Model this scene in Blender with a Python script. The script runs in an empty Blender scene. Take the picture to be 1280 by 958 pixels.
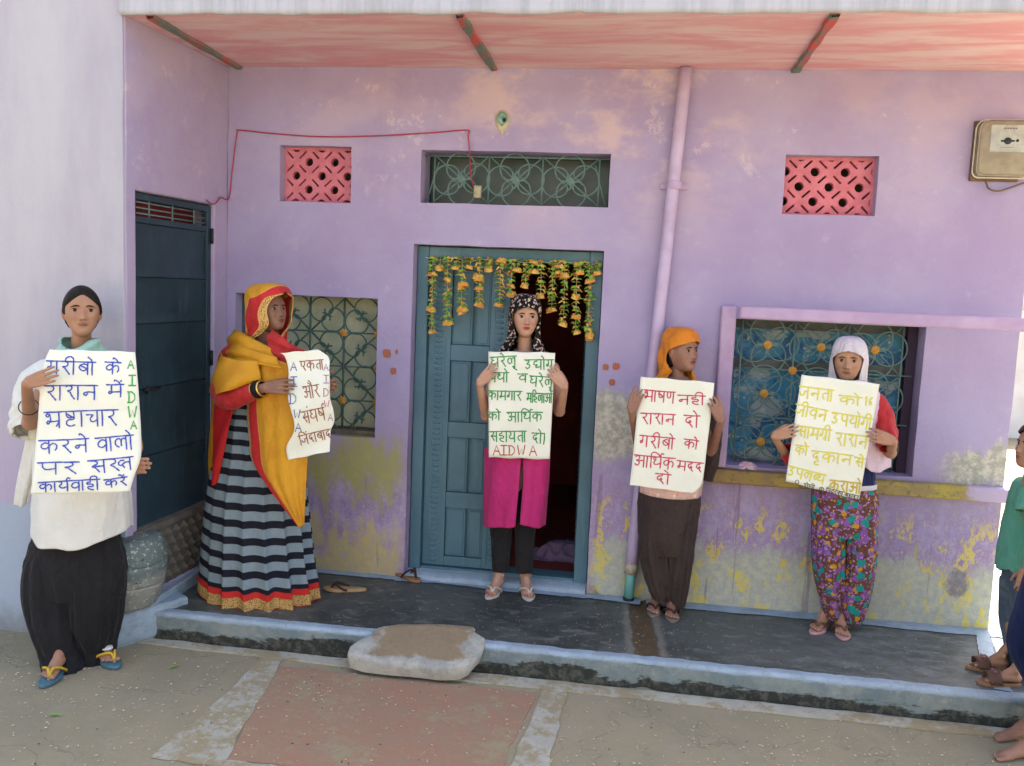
import bpy, bmesh, math, random
from math import sin, cos, pi, radians as R, sqrt, atan2, exp
from mathutils import Vector, Matrix, noise
random.seed(7)
sc = bpy.context.scene
col = sc.collection

# ------------------------------------------------------------------ camera
CAM = Vector((0.0, -4.445, 1.73)); YAW, PITCH, ROLL, FPX = R(7.9027), R(6.1978), R(-2.4088), 1065.0
c_f = Vector((-sin(YAW)*cos(PITCH), cos(YAW)*cos(PITCH), -sin(PITCH)))
_r = Vector((cos(YAW), sin(YAW), 0)); _d = c_f.cross(_r)
c_r = _r*cos(ROLL)+_d*sin(ROLL); c_d = -_r*sin(ROLL)+_d*cos(ROLL)
cd = bpy.data.cameras.new('camera'); cam = bpy.data.objects.new('camera', cd); col.objects.link(cam)
cd.sensor_width = 36.0; cd.lens = 36.0*FPX/1280.0; cd.clip_start = .05; cd.clip_end = 500
cam.matrix_world = Matrix.Translation(CAM) @ Matrix(((c_r.x, -c_d.x, -c_f.x), (c_r.y, -c_d.y, -c_f.y), (c_r.z, -c_d.z, -c_f.z))).to_4x4()
sc.camera = cam

# ------------------------------------------------------------------ light
SUN_EL, SUN_AZ = R(58), R(14)          # azimuth: from +Y (behind the house) turned towards +X
w = bpy.data.worlds.new('World'); sc.world = w; w.use_nodes = True
nt = w.node_tree; bg = nt.nodes['Background']
sky = nt.nodes.new('ShaderNodeTexSky'); sky.sky_type = 'NISHITA'; sky.sun_disc = False
sky.sun_elevation = SUN_EL; sky.sun_rotation = SUN_AZ; sky.dust_density = 4.0; sky.air_density = 1.0; sky.ozone_density = 1.0
tint = nt.nodes.new('ShaderNodeMix'); tint.data_type = 'RGBA'; tint.blend_type = 'MULTIPLY'; tint.inputs[0].default_value = 1.0
tint.inputs[7].default_value = (1.0, .965, .88, 1)      # dusty, hazy air
nt.links.new(sky.outputs[0], tint.inputs[6]); nt.links.new(tint.outputs[2], bg.inputs[0]); bg.inputs[1].default_value = 0.15
sd = bpy.data.lights.new('sun', 'SUN'); sd.energy = 4.0; sd.angle = R(.5); sd.color = (1, .95, .87)
so = bpy.data.objects.new('sun', sd); col.objects.link(so)
tosun = Vector((sin(SUN_AZ)*cos(SUN_EL), cos(SUN_AZ)*cos(SUN_EL), sin(SUN_EL)))
so.rotation_euler = tosun.to_track_quat('Z', 'Y').to_euler(); so.location = tosun*40
sc.view_settings.view_transform = 'Standard'; sc.view_settings.look = 'None'
sc.view_settings.exposure = 2.15; sc.view_settings.gamma = 1.0

# ------------------------------------------------------------------ pixel <-> place
def ray(px, py): return (c_r*((px-640)/FPX) + c_d*((py-479)/FPX) + c_f)
def K(px, py, y=0.0):
    v = ray(px, py); return CAM + v*((y-CAM.y)/v.y)
def KZ(px, py, z=0.0):
    v = ray(px, py); return CAM + v*((z-CAM.z)/v.z)
def KP(px, py, z0, y0, s):
    """point on the tilted plane z = z0 + s (y - y0)"""
    v = ray(px, py); t = (z0+s*(CAM.y-y0)-CAM.z)/(v.z-s*v.y); return CAM+v*t
def KX(px, py, x=0.0):
    v = ray(px, py); return CAM + v*((x-CAM.x)/v.x)

# ------------------------------------------------------------------ objects
def tag(o, label=None, cat=None, group=None, kind=None):
    if label: o['label'] = label
    if cat: o['category'] = cat
    if group: o['group'] = group
    if kind: o['kind'] = kind
    return o
def empty(name, loc, label=None, cat=None, group=None):
    o = bpy.data.objects.new(name, None); col.objects.link(o); o.location = loc
    o.empty_display_size = .1
    return tag(o, label, cat, group)
def parent_origin(p):
    l = Vector((0, 0, 0))
    while p: l += Vector(p.location)+p.matrix_parent_inverse.translation; p = p.parent
    return l
def link(name, me, parent=None, mat=None):
    o = bpy.data.objects.new(name, me); col.objects.link(o)
    if mat and not me.materials: me.materials.append(mat)
    if parent:
        o.parent = parent
        o.matrix_parent_inverse = Matrix.Translation(-parent_origin(parent))
    return o

class MB:
    """collects geometry for ONE mesh"""
    def __init__(s): s.v = []; s.f = []; s.uv = []; s.mi = []
    def add(s, vs, fs, uvs=None, mi=0):
        b = len(s.v); s.v += [tuple(p) for p in vs]
        for i, f in enumerate(fs):
            s.f.append(tuple(b+k for k in f)); s.mi.append(mi)
            s.uv.append([uvs[k] for k in f] if uvs else [(0, 0)]*len(f))
        return s
    def box(s, a, b, mi=0):
        x0, y0, z0 = a; x1, y1, z1 = b
        if x0 > x1: x0, x1 = x1, x0
        if y0 > y1: y0, y1 = y1, y0
        if z0 > z1: z0, z1 = z1, z0
        v = [(x0,y0,z0),(x1,y0,z0),(x1,y1,z0),(x0,y1,z0),(x0,y0,z1),(x1,y0,z1),(x1,y1,z1),(x0,y1,z1)]
        return s.add(v, [(0,3,2,1),(4,5,6,7),(0,1,5,4),(1,2,6,5),(2,3,7,6),(3,0,4,7)], mi=mi)
    def grid(s, P, closed_u=False, uv=None, mi=0, flip=False):
        """P[j][i]; rows j"""
        m = len(P); n = len(P[0]); vs = [p for r in P for p in r]
        if uv is None: uv = [(i/max(1, n-(0 if closed_u else 1)), j/max(1, m-1)) for j in range(m) for i in range(n)]
        b = len(s.v); s.v += [tuple(p) for p in vs]
        for j in range(m-1):
            for i in range(n if closed_u else n-1):
                i2 = (i+1) % n
                q = [j*n+i, j*n+i2, (j+1)*n+i2, (j+1)*n+i]
                u = [list(uv[k]) for k in q]
                if i2 == 0:
                    u[1][0] = 1.0; u[2][0] = 1.0
                if flip: q = q[::-1]; u = u[::-1]
                s.f.append(tuple(b+k for k in q)); s.uv.append([tuple(a) for a in u]); s.mi.append(mi)
        return s
    def tube(s, pts, r, seg=8, caps=True, flat=None, mi=0, closed=False):
        """r number or list; flat=(nx,ny,nz,k): squash along that direction"""
        pts = [Vector(p) for p in pts]; n = len(pts)
        rs = r if isinstance(r, (list, tuple)) else [r]*n
        rings = []; prev = None
        for i, p in enumerate(pts):
            if closed: t = (pts[(i+1) % n]-pts[i-1])
            else: t = (pts[min(i+1, n-1)]-pts[max(i-1, 0)])
            if t.length < 1e-9: t = Vector((0, 0, 1))
            t.normalize()
            if prev is None:
                a = Vector((0, 0, 1)) if abs(t.z) < .9 else Vector((1, 0, 0))
                nrm = t.cross(a).normalized()
            else:
                nrm = (prev - t*prev.dot(t))
                nrm = nrm.normalized() if nrm.length > 1e-6 else t.orthogonal().normalized()
            prev = nrm; b = t.cross(nrm)
            ring = []
            for k in range(seg):
                o = (nrm*cos(2*pi*k/seg)+b*sin(2*pi*k/seg))*rs[i]
                if flat:
                    fn = Vector(flat[:3]); o = o - fn*(o.dot(fn)*(1-flat[3]))
                ring.append(p+o)
            rings.append(ring)
        b0 = len(s.v)
        if closed: rings.append(rings[0])
        s.grid(rings, closed_u=True, mi=mi)
        if caps and not closed:
            e = (n-1)*seg
            s.f.append(tuple(b0+k for k in range(seg))[::-1]); s.uv.append([(0, 0)]*seg); s.mi.append(mi)
            s.f.append(tuple(b0+e+k for k in range(seg))); s.uv.append([(0, 0)]*seg); s.mi.append(mi)
        return s
    def limb(s, pts, radii, sub=5, seg=14, flat=None, cap=4):
        """closed rounded chain through the joints"""
        P, Q = spline(pts, sub), spline([(r, 0, 0) for r in radii], sub)
        P = [Vector(p) for p in P]; rr = [max(.001, q[0]) for q in Q]
        d0 = (P[0]-P[1]).normalized(); d1 = (P[-1]-P[-2]).normalized()
        A = []; ra = []
        for k in range(cap, 0, -1):
            a = pi/2*k/cap*.96; A.append(P[0]+d0*rr[0]*sin(a)); ra.append(rr[0]*cos(a))
        B = []; rb = []
        for k in range(1, cap+1):
            a = pi/2*k/cap*.96; B.append(P[-1]+d1*rr[-1]*sin(a)); rb.append(rr[-1]*cos(a))
        return s.tube(A+P+B, ra+rr+rb, seg=seg, flat=flat)
    def ellipsoid(s, c, rx, ry, rz, n=20, m=12, rot=None, mi=0):
        c = Vector(c); rows = []
        for j in range(m+1):
            t = pi*(.004+.992*j/m)
            rows.append([c+((rot@Vector((rx*sin(t)*cos(2*pi*i/n), ry*sin(t)*sin(2*pi*i/n), -rz*cos(t)))) if rot else Vector((rx*sin(t)*cos(2*pi*i/n), ry*sin(t)*sin(2*pi*i/n), -rz*cos(t)))) for i in range(n)])
        b0 = len(s.v); s.grid(rows, closed_u=True, mi=mi)
        s.f.append(tuple(b0+k for k in range(n))[::-1]); s.uv.append([(0, 0)]*n); s.mi.append(mi)
        s.f.append(tuple(b0+m*n+k for k in range(n))); s.uv.append([(0, 0)]*n); s.mi.append(mi)
        return s
    def mesh(s, name, mats, smooth=False):
        me = bpy.data.meshes.new(name); me.from_pydata(s.v, [], s.f)
        uvl = me.uv_layers.new(name='UVMap')
        flat = [c for u in s.uv for p in u for c in p]
        uvl.data.foreach_set('uv', flat)
        if not isinstance(mats, (list, tuple)): mats = [mats]
        for m in mats: me.materials.append(m)
        me.polygons.foreach_set('material_index', s.mi)
        if smooth: me.polygons.foreach_set('use_smooth', [True]*len(me.polygons))
        me.update(); return me
    def build(s, name, mats, parent=None, smooth=False, bevel=0, solid=0, subd=0, weld=0, seg=2):
        o = link(name, s.mesh(name, mats, smooth), parent)
        if weld: m = o.modifiers.new('weld', 'WELD'); m.merge_threshold = weld
        if solid:
            m = o.modifiers.new('solid', 'SOLIDIFY'); m.thickness = abs(solid); m.offset = -1 if solid > 0 else 1
        if subd: m = o.modifiers.new('subd', 'SUBSURF'); m.levels = m.render_levels = subd
        if bevel:
            m = o.modifiers.new('bevel', 'BEVEL'); m.width = bevel; m.segments = seg; m.limit_method = 'ANGLE'; m.angle_limit = R(40)
        return o

def spline(pts, sub, closed=False):
    P = [tuple(p) for p in pts]; n = len(P); out = []
    d = len(P[0])
    rng = range(n if closed else n-1)
    for i in rng:
        if closed: a, b, c, e = P[i-1], P[i], P[(i+1) % n], P[(i+2) % n]
        else: a, b, c, e = P[max(i-1, 0)], P[i], P[i+1], P[min(i+2, n-1)]
        for k in range(sub):
            t = k/sub
            out.append(tuple(.5*((2*b[q])+(-a[q]+c[q])*t+(2*a[q]-5*b[q]+4*c[q]-e[q])*t*t+(-a[q]+3*b[q]-3*c[q]+e[q])*t*t*t) for q in range(d)))
    if not closed: out.append(P[-1])
    return out
def lerp(a, b, t): return a+(b-a)*t
def sstep(a, b, x):
    t = max(0, min(1, (x-a)/(b-a))); return t*t*(3-2*t)

# ------------------------------------------------------------------ material nodes
class N:
    def __init__(s, name, rough=.75, spec=.3, metallic=0.0):
        s.m = bpy.data.materials.new(name); s.m.use_nodes = True; s.t = s.m.node_tree
        s.b = s.t.nodes['Principled BSDF']; s.b.inputs['Roughness'].default_value = rough
        s.b.inputs['Specular IOR Level'].default_value = spec; s.b.inputs['Metallic'].default_value = metallic
        s.tc = s.t.nodes.new('ShaderNodeTexCoord')
    def new(s, t): return s.t.nodes.new(t)
    def put(s, sock, v):
        if isinstance(v, bpy.types.NodeSocket): s.t.links.new(v, sock)
        elif isinstance(v, (tuple, list)) and len(v) == 3 and sock.type == 'RGBA': sock.default_value = (*v, 1)
        else: sock.default_value = v
    @property
    def obj(s): return s.tc.outputs['Object']
    @property
    def uv(s): return s.tc.outputs['UV']
    def map(s, vec, scale=(1, 1, 1), loc=(0, 0, 0), rot=(0, 0, 0)):
        n = s.new('ShaderNodeMapping'); s.put(n.inputs[0], vec); n.inputs[1].default_value = loc
        n.inputs[2].default_value = rot; n.inputs[3].default_value = scale; return n.outputs[0]
    def noise(s, scale=5, detail=5, rough=.6, vec=None, dist=0.0, colour=False):
        n = s.new('ShaderNodeTexNoise'); s.put(n.inputs['Vector'], vec or s.obj)
        n.inputs['Scale'].default_value = scale; n.inputs['Detail'].default_value = detail
        n.inputs['Roughness'].default_value = rough; n.inputs['Distortion'].default_value = dist
        return n.outputs['Color' if colour else 'Fac']
    def vor(s, scale=5, vec=None, feature='F1', out='Distance', rand=1.0):
        n = s.new('ShaderNodeTexVoronoi'); n.feature = feature; s.put(n.inputs['Vector'], vec or s.obj)
        n.inputs['Scale'].default_value = scale; n.inputs['Randomness'].default_value = rand; return n.outputs[out]
    def math(s, op, a, b=0.0, c=0.0):
        n = s.new('ShaderNodeMath'); n.operation = op
        s.put(n.inputs[0], a); s.put(n.inputs[1], b); s.put(n.inputs[2], c); return n.outputs[0]
    def step(s, v, a, b):
        n = s.new('ShaderNodeMapRange'); n.interpolation_type = 'SMOOTHSTEP'
        s.put(n.inputs['Value'], v); s.put(n.inputs['From Min'], a); s.put(n.inputs['From Max'], b); return n.outputs[0]
    def mix(s, f, a, b, mode='MIX'):
        n = s.new('ShaderNodeMix'); n.data_type = 'RGBA'; n.blend_type = mode
        s.put(n.inputs[0], f); s.put(n.inputs[6], a); s.put(n.inputs[7], b); return n.outputs[2]
    def sep(s, vec=None):
        n = s.new('ShaderNodeSeparateXYZ'); s.put(n.inputs[0], vec or s.obj); return n.outputs
    def mul(s, a, b): return s.math('MULTIPLY', a, b)
    def add(s, a, b): return s.math('ADD', a, b)
    def bump(s, h, strength=.3, dist=.01):
        n = s.new('ShaderNodeBump'); s.put(n.inputs['Height'], h); n.inputs['Strength'].default_value = strength
        n.inputs['Distance'].default_value = dist; s.t.links.new(n.outputs[0], s.b.inputs['Normal']); return s
    def out(s, c=None, rough=None):
        if c is not None: s.put(s.b.inputs['Base Color'], c)
        if rough is not None: s.put(s.b.inputs['Roughness'], rough)
        return s.m

def simple(name, c1, c2=None, scale=8, rough=.7, spec=.3, bump=.15, bscale=60, metallic=0, lo=.35, hi=.65, stretch=(1, 1, 1), dist=.004):
    n = N(name, rough, spec, metallic); c2 = c2 or tuple(x*.8 for x in c1)
    vec = n.map(n.obj, stretch)
    f = n.step(n.noise(scale, 6, .6, vec), lo, hi)
    n.bump(n.noise(bscale, 4, .6), bump, dist)
    return n.out(n.mix(f, c1, c2))
def wrinkle(n, k=1.0, seed=0.0):
    """soft hanging folds and creases as relief"""
    v = n.map(n.obj, (1, 1, .32), (seed, seed*2, 0)); a = n.noise(7.5, 2, .5, v, .9)
    r = n.math('ABSOLUTE', n.math('SUBTRACT', a, .5))          # creased ridges
    v2 = n.map(n.obj, (1, 1, .8), (3+seed, 1, 2), (.3, .5, 0)); b = n.math('ABSOLUTE', n.math('SUBTRACT', n.noise(15, 2, .5, v2, 1.2), .5))
    return n.mul(n.add(n.mul(r, 6.0), n.mul(b, 2.4)), k)
def cloth(name, c1, c2=None, weave=700, rough=.9, scale=6, bump=.12, sheen=.06, lo=.3, hi=.7, wr=1.0):
    n = N(name, rough, .1); c2 = c2 or tuple(x*.72 for x in c1)
    n.b.inputs['Sheen Weight'].default_value = sheen; n.b.inputs['Sheen Roughness'].default_value = .5
    f = n.step(n.noise(scale, 5, .6), lo, hi)
    n.bump(n.add(n.mul(n.noise(weave, 2, .5), .25), wrinkle(n, wr)), .55, .008)
    return n.out(n.mix(f, c1, c2))
# ------------------------------------------------------------------ materials of the setting
def wall_material(name, lower=True, tint=(.385, .338, .515)):
    n = N(name, .8, .22); o = n.sep(); x, y, z = o[0], o[1], o[2]
    base = n.mix(n.step(n.noise(1.3, 6, .62), .35, .68), tint, (tint[0]*.86, tint[1]*.80, tint[2]*.87))
    # faded, pinker paint up high
    up = n.mul(n.step(z, 1.75, 2.75), n.step(n.noise(1.7, 7, .66, n.map(n.obj, (1, 1, 1.6), (3, 0, 0))), .46, .60))
    cx_ = n.step(n.math('ABSOLUTE', n.math('SUBTRACT', x, -.25)), .95, .35); base = n.mix(n.mul(n.mul(up, n.add(.25, n.mul(cx_, .65))), .9), base, (.57, .44, .46))
    flk = n.mul(n.step(n.noise(5.5, 9, .78, n.map(n.obj, (1, 1, .9), (2, 5, 1))), .60, .625), n.step(z, 1.6, 2.6)); base = n.mix(n.mul(flk, .45), base, (.60, .50, .55))
    chp = n.step(n.noise(16, 9, .8, n.map(n.obj, (1.6, 1, .5), (6, 1, 8))), .655, .67); base = n.mix(n.mul(chp, .6), base, (.19, .15, .19))
    sm = n.step(n.noise(9, 8, .7), .55, .75)
    base = n.mix(n.mul(sm, .25), base, (.62, .53, .66))
    # thin cracks and chips
    cr = n.step(n.vor(3.2, n.map(n.noise(2.5, 3, .5, colour=True), (1.6, 1.6, 1.6)), 'DISTANCE_TO_EDGE'), .018, .004)
    ck = n.mul(cr, n.step(n.noise(2.1, 3, .5, n.map(n.obj, (1, 1, 1), (7, 2, 1))), .54, .62))
    base = n.mix(n.mul(ck, .10), base, (.26, .2, .28))
    hgt = n.add(n.noise(38, 5, .65), n.mul(n.noise(4, 4, .6), 1.6))
    rough = .8
    if lower:
        big = n.noise(2.6, 6, .65); mid = n.noise(7.5, 8, .72, n.map(n.obj, (1, 1, .55), (1, 4, 2))); fine = n.noise(24, 8, .75)
        zz = n.add(z, n.mul(n.math('SUBTRACT', mid, .5), .45))
        # deeper, older purple
        f1 = n.mul(n.step(zz, 1.02, .62), n.step(n.add(n.mul(mid, .6), n.mul(fine, .4)), .42, .54))
        base = n.mix(n.mul(f1, .8), base, (.25, .17, .34))
        # rising damp: washed pink-grey
        f2 = n.mul(n.step(zz, .95, .55), n.step(fine, .48, .6))
        base = n.mix(n.mul(f2, .55), base, (.50, .42, .50))
        # yellow / olive streaks running down
        st = n.noise(1.0, 6, .7, n.map(n.obj, (9, 9, 1.3)))
        zl = n.add(n.add(zz, n.mul(n.math('SUBTRACT', st, .5), .75)), n.mul(n.math('SUBTRACT', fine, .5), .35))
        left = n.mul(n.step(x, -1.15, -1.25), n.step(x, -2.6, -2.3))
        f3a = n.mul(n.mul(n.step(zl, .98, .78), n.step(zl, .50, .66)), n.mul(left, n.step(big, .30, .50)))
        base = n.mix(n.mul(f3a, .85), base, n.mix(fine, (.44, .38, .08), (.24, .28, .11)))
        f3c = n.mul(n.mul(n.step(zl, .46, .30), n.step(big, .34, .46)), left)
        base = n.mix(n.mul(f3c, .8), base, n.mix(n.step(fine, .4, .6), (.52, .42, .10), (.40, .36, .22)))
        f3 = n.mul(n.mul(n.step(st, .60, .65), n.step(z, .92, .78)), n.step(zz, .34, .46))
        base = n.mix(n.mul(f3, .85), base, n.mix(n.step(mid, .4, .6), (.42, .36, .09), (.30, .27, .12)))
        # bare plaster near the floor
        right = n.step(x, -.2, -.1)
        f4 = n.mul(n.step(n.add(z, n.mul(n.math('SUBTRACT', mid, .5), .8)), .50, .36), right)
        base = n.mix(n.mul(f4, .92), base, n.mix(n.step(fine, .35, .65), (.47, .49, .36), (.33, .36, .33)))
        edge = n.mul(n.mul(n.step(mid, .53, .56), n.step(mid, .62, .58)), n.mul(n.step(zz, .78, .6), right))
        base = n.mix(n.mul(edge, .8), base, (.62, .52, .06))
        # dark grey blots
        bl = n.vor(3.1, n.map(n.obj, (1, 1, .75), (.35, 0, .2))); bl = n.add(bl, n.mul(fine, .25))
        f5 = n.mul(n.mul(n.step(bl, .36, .29), n.step(n.add(z, n.mul(fine, .1)), .68, .54)), right)
        base = n.mix(n.mul(f5, .85), base, n.mix(n.step(fine, .4, .65), (.15, .14, .18), (.30, .27, .33)))
        # scraped grey plaster beside the door and at the corner
        g1 = n.mul(n.step(n.math('ABSOLUTE', n.math('SUBTRACT', x, -.05)), .17, .09), n.step(n.math('ABSOLUTE', n.math('SUBTRACT', zz, 1.05)), .22, .14))
        g2 = n.mul(n.step(x, 1.50, 1.66), n.step(n.math('ABSOLUTE', n.math('SUBTRACT', n.add(zz, n.mul(x, -.25)), .50)), .14, .08))
        gg = n.math('MAXIMUM', g1, g2)
        base = n.mix(n.mul(gg, .9), base, n.mix(n.step(fine, .42, .62), (.33, .34, .27), (.58, .56, .46)))
        # brown drips
        f6 = n.mul(n.step(n.noise(1, 4, .6, n.map(n.obj, (14, 14, .9), (5, 0, 0))), .62, .66), n.step(z, 1.1, .9))
        base = n.mix(n.mul(f6, .45), base, (.16, .10, .16))
        hgt = n.add(hgt, n.mul(n.add(f4, n.mul(f5, -1.5)), 1.6))
    n.bump(hgt, .35, .006)
    return n.out(base, rough)
M_wall = wall_material('purple_wall_paint')
M_wall_up = wall_material('purple_wall_paint_side', False, (.42, .36, .52))
def column_material():
    n = N('whitewashed_column', .85, .2); z = n.sep()[2]; x = n.sep()[0]
    base = n.mix(n.step(n.noise(1.4, 7, .65, n.map(n.obj, (2.5, 1, .6))), .35, .7), (.455, .44, .49), (.38, .36, .43))
    base = n.mix(n.mul(n.step(n.add(z, n.mul(n.noise(4, 5, .6), .5)), 1.75, .95), .55), base, (.46, .38, .58))
    base = n.mix(n.step(n.add(z, n.mul(n.noise(6, 5, .6), .05)), .665, .645), base, n.mix(n.noise(5, 6, .6), (.33, .42, .56), (.40, .46, .56)))
    dirt = n.mul(n.step(n.add(z, n.mul(n.noise(8, 6, .7), .25)), .30, .12), 1.0)
    base = n.mix(n.mul(dirt, .7), base, (.17, .18, .17))
    st = n.mul(n.step(n.noise(1, 6, .7, n.map(n.obj, (16, 16, .7))), .55, .7), .25)
    base = n.mix(st, base, (.40, .38, .36))
    n.bump(n.add(n.noise(30, 6, .7), n.mul(n.noise(3, 4), 2)), .4, .006); return n.out(base)
M_column = column_material()
def ceiling_material():
    n = N('pink_ceiling_paint', .75, .25)
    v = n.map(n.obj, (1.1, 5.5, 1))
    a = n.step(n.noise(1.5, 8, .68, v, .6), .38, .62)
    base = n.mix(a, (.70, .34, .37), (.74, .545, .54))
    base = n.mix(n.mul(n.step(n.noise(2.6, 6, .7, n.map(v, (1, 1, 1), (4, 4, 0))), .56, .68), .7), base, (.74, .43, .45))
    base = n.mix(n.mul(n.step(n.noise(5, 8, .7, n.map(n.obj, (1, 3, 1))), .70, .73), .7), base, (.40, .40, .36))
    n.bump(n.noise(14, 7, .7, v), .4, .008); return n.out(base)
M_ceil = ceiling_material()
def fascia_material():
    n = N('grey_fascia_paint', .85, .2)
    base = n.mix(n.step(n.noise(3, 7, .7, n.map(n.obj, (6, 1, .6))), .4, .65), (.45, .45, .51), (.36, .365, .41))
    n.bump(n.noise(25, 6), .4, .006); return n.out(base)
M_fascia = fascia_material()
def floor_material():
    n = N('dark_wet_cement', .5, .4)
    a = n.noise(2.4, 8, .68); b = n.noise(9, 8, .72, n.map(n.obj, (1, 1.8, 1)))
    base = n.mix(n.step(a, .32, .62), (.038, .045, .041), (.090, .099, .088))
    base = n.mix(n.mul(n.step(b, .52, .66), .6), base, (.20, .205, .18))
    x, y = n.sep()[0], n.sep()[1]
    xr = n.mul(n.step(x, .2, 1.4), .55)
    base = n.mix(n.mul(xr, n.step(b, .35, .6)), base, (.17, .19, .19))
    # rusty run under the pipe
    w_ = n.add(n.math('ABSOLUTE', n.math('SUBTRACT', x, n.add(.105, n.mul(y, -.06)))), n.mul(n.math('SUBTRACT', n.noise(12, 5), .5), .05))
    base = n.mix(n.mul(n.step(w_, .062, .040), .9), base, n.mix(n.noise(20, 6), (.14, .085, .035), (.07, .05, .03)))
    rim = n.mul(n.step(w_, .105, .075), n.step(w_, .05, .065)); base = n.mix(n.mul(rim, .5), base, (.27, .24, .19))
    base = n.mix(n.mul(n.step(n.noise(34, 4, .6), .66, .70), .5), base, (.36, .33, .27))
    n.bump(n.add(n.noise(30, 7, .7), n.mul(a, 1.5)), .35, .006)
    return n.out(base, n.add(.32, n.mul(b, .5)))
M_floor = floor_material()
def kerb_material():
    n = N('painted_kerb_face', .8, .25); z = n.sep()[2]; x = n.sep()[0]
    mid = n.noise(6, 8, .72); fine = n.noise(26, 7, .7)
    base = n.mix(n.step(mid, .38, .62), (.15, .20, .215), (.24, .275, .265))
    base = n.mix(n.mul(n.step(fine, .55, .7), .4), base, (.42, .42, .36))
    zz = n.add(z, n.mul(n.math('SUBTRACT', n.noise(2.2, 9, .74, n.map(n.obj, (1, 1, 3.2))), .5), .26))
    base = n.mix(n.mul(n.step(zz, .062, .045), .93), base, n.mix(n.step(fine, .45, .62), (.018, .019, .014), (.075, .075, .058)))
    base = n.mix(n.step(n.add(z, n.mul(fine, .02)), .117, .127), base, (.31, .41, .54))
    n.bump(n.add(fine, n.mul(mid, 2)), .5, .008); return n.out(base)
M_kerb = kerb_material()
def blue_paint():
    n = N('pale_blue_paint', .7, .3)
    f = n.noise(9, 8, .72); g = n.noise(40, 5, .7)
    base = n.mix(n.step(f, .35, .6), (.34, .43, .52), (.27, .34, .40))
    base = n.mix(n.mul(n.step(g, .56, .66), .45), base, (.20, .22, .25))
    n.bump(n.add(g, f), .4, .005); return n.out(base)
M_blue = blue_paint()
def street_material():
    n = N('dusty_brown_concrete', .92, .15)
    x, y = n.sep()[0], n.sep()[1]
    a = n.noise(1.1, 8, .66); b = n.noise(7, 8, .72); c = n.noise(60, 5, .7)
    base = n.mix(n.step(a, .35, .65), (.33, .278, .18), (.262, .232, .158))
    base = n.mix(n.mul(n.step(b, .48, .68), .5), base, (.33, .29, .22))
    base = n.mix(n.mul(n.step(c, .60, .70), .35), base, (.10, .09, .07))
    base = n.mix(n.mul(n.step(c, .37, .30), .5), base, (.48, .43, .33))
    # cracks
    crk = n.step(n.vor(.8, n.map(n.noise(1.6, 4, .5, colour=True), (2.4, 2.4, 2.4)), 'DISTANCE_TO_EDGE'), .008, .002)
    base = n.mix(n.mul(crk, n.mul(n.step(a, .45, .55), .12)), base, (.07, .06, .05))
    n.bump(n.add(n.mul(c, .8), n.add(b, n.mul(crk, -1))), .5, .006); return n.out(base)
M_street = street_material()
def slabpaint(name, ca, cb, cut):
    """worn paint on the street: where it has gone the concrete shows"""
    n = N(name, .9, .15)
    a = n.noise(3.0, 8, .72); b = n.noise(11, 8, .75)
    base = n.mix(n.step(b, .35, .65), ca, cb)
    keep = n.step(n.add(n.add(n.mul(a, .4), n.mul(b, .35)), n.mul(n.noise(38, 8, .8), .25)), cut-.03, cut+.05)
    base = n.mix(keep, (.32, .265, .165), base)
    n.bump(n.add(n.noise(60, 5, .7), b), .5, .005); return n.out(base)
M_red = slabpaint('worn_red_oxide_paint', (.36, .19, .125), (.32, .215, .145), .455)
M_strip = slabpaint('worn_pale_strip', (.47, .45, .38), (.38, .36, .30), .485)
M_stone = None
def stone_material():
    n = N('whitewashed_stone', .9, .2); x, y, z = n.sep()
    b = n.noise(9, 8, .72); c = n.noise(40, 6, .7)
    base = n.mix(n.step(b, .4, .62), (.44, .43, .38), (.32, .32, .29))
    base = n.mix(n.mul(n.step(c, .56, .68), .5), base, (.20, .19, .16))
    dx = n.math('ABSOLUTE', n.math('SUBTRACT', x, -.86)); dy = n.math('ABSOLUTE', n.math('SUBTRACT', y, -.80))
    d = n.add(n.math('MAXIMUM', n.mul(dx, .52), dy), n.mul(n.math('SUBTRACT', n.noise(7, 6, .7), .5), .16))
    base = n.mix(n.mul(n.step(d, .125, .095), .9), base, n.mix(c, (.30, .21, .12), (.21, .155, .09)))
    n.bump(n.add(c, n.mul(b, 2)), .6, .008); return n.out(base)
M_stone = stone_material()
M_jali = simple('pink_painted_breeze_block', (.62, .20, .25), (.52, .15, .19), 14, .75, .25, .3, 50)
def doorpaint(name, c1, c2, c3, rough=.45):
    n = N(name, rough, .45)
    a = n.noise(2.2, 7, .65); v = n.noise(1, 7, .7, n.map(n.obj, (22, 22, 2)))
    base = n.mix(n.step(a, .35, .66), c1, c2)
    base = n.mix(n.mul(n.step(v, .55, .68), .5), base, c3)
    base = n.mix(n.mul(n.step(n.noise(30, 6, .7), .66, .70), .6), base, (.05, .07, .08))
    n.bump(n.add(v, n.noise(60, 4)), .25, .004); return n.out(base, n.add(rough-.1, n.mul(a, .3)))
M_wood = doorpaint('blue_green_door_paint', (.075, .175, .225), (.055, .135, .18), (.11, .22, .27))
M_metal_door = doorpaint('dark_blue_sheet_metal', (.022, .050, .070), (.014, .034, .048), (.05, .095, .12), .42)
M_green = simple('dark_green_iron_paint', (.035, .085, .075), (.06, .12, .10), 30, .5, .4)
M_greygreen = simple('grey_green_iron_paint', (.13, .22, .20), (.09, .16, .15), 30, .5, .4)
M_orange = simple('orange_rosette_paint', (.55, .27, .03), (.42, .20, .03), 60, .5, .4)
M_black = simple('dark_iron', (.02, .02, .022), None, 20, .5)
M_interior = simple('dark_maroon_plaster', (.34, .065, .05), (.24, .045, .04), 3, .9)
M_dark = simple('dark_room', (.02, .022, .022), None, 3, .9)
M_inner = simple('purple_frame_paint', (.47, .36, .53), (.40, .29, .45), 5, .75, .25, .3, 40)
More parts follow.
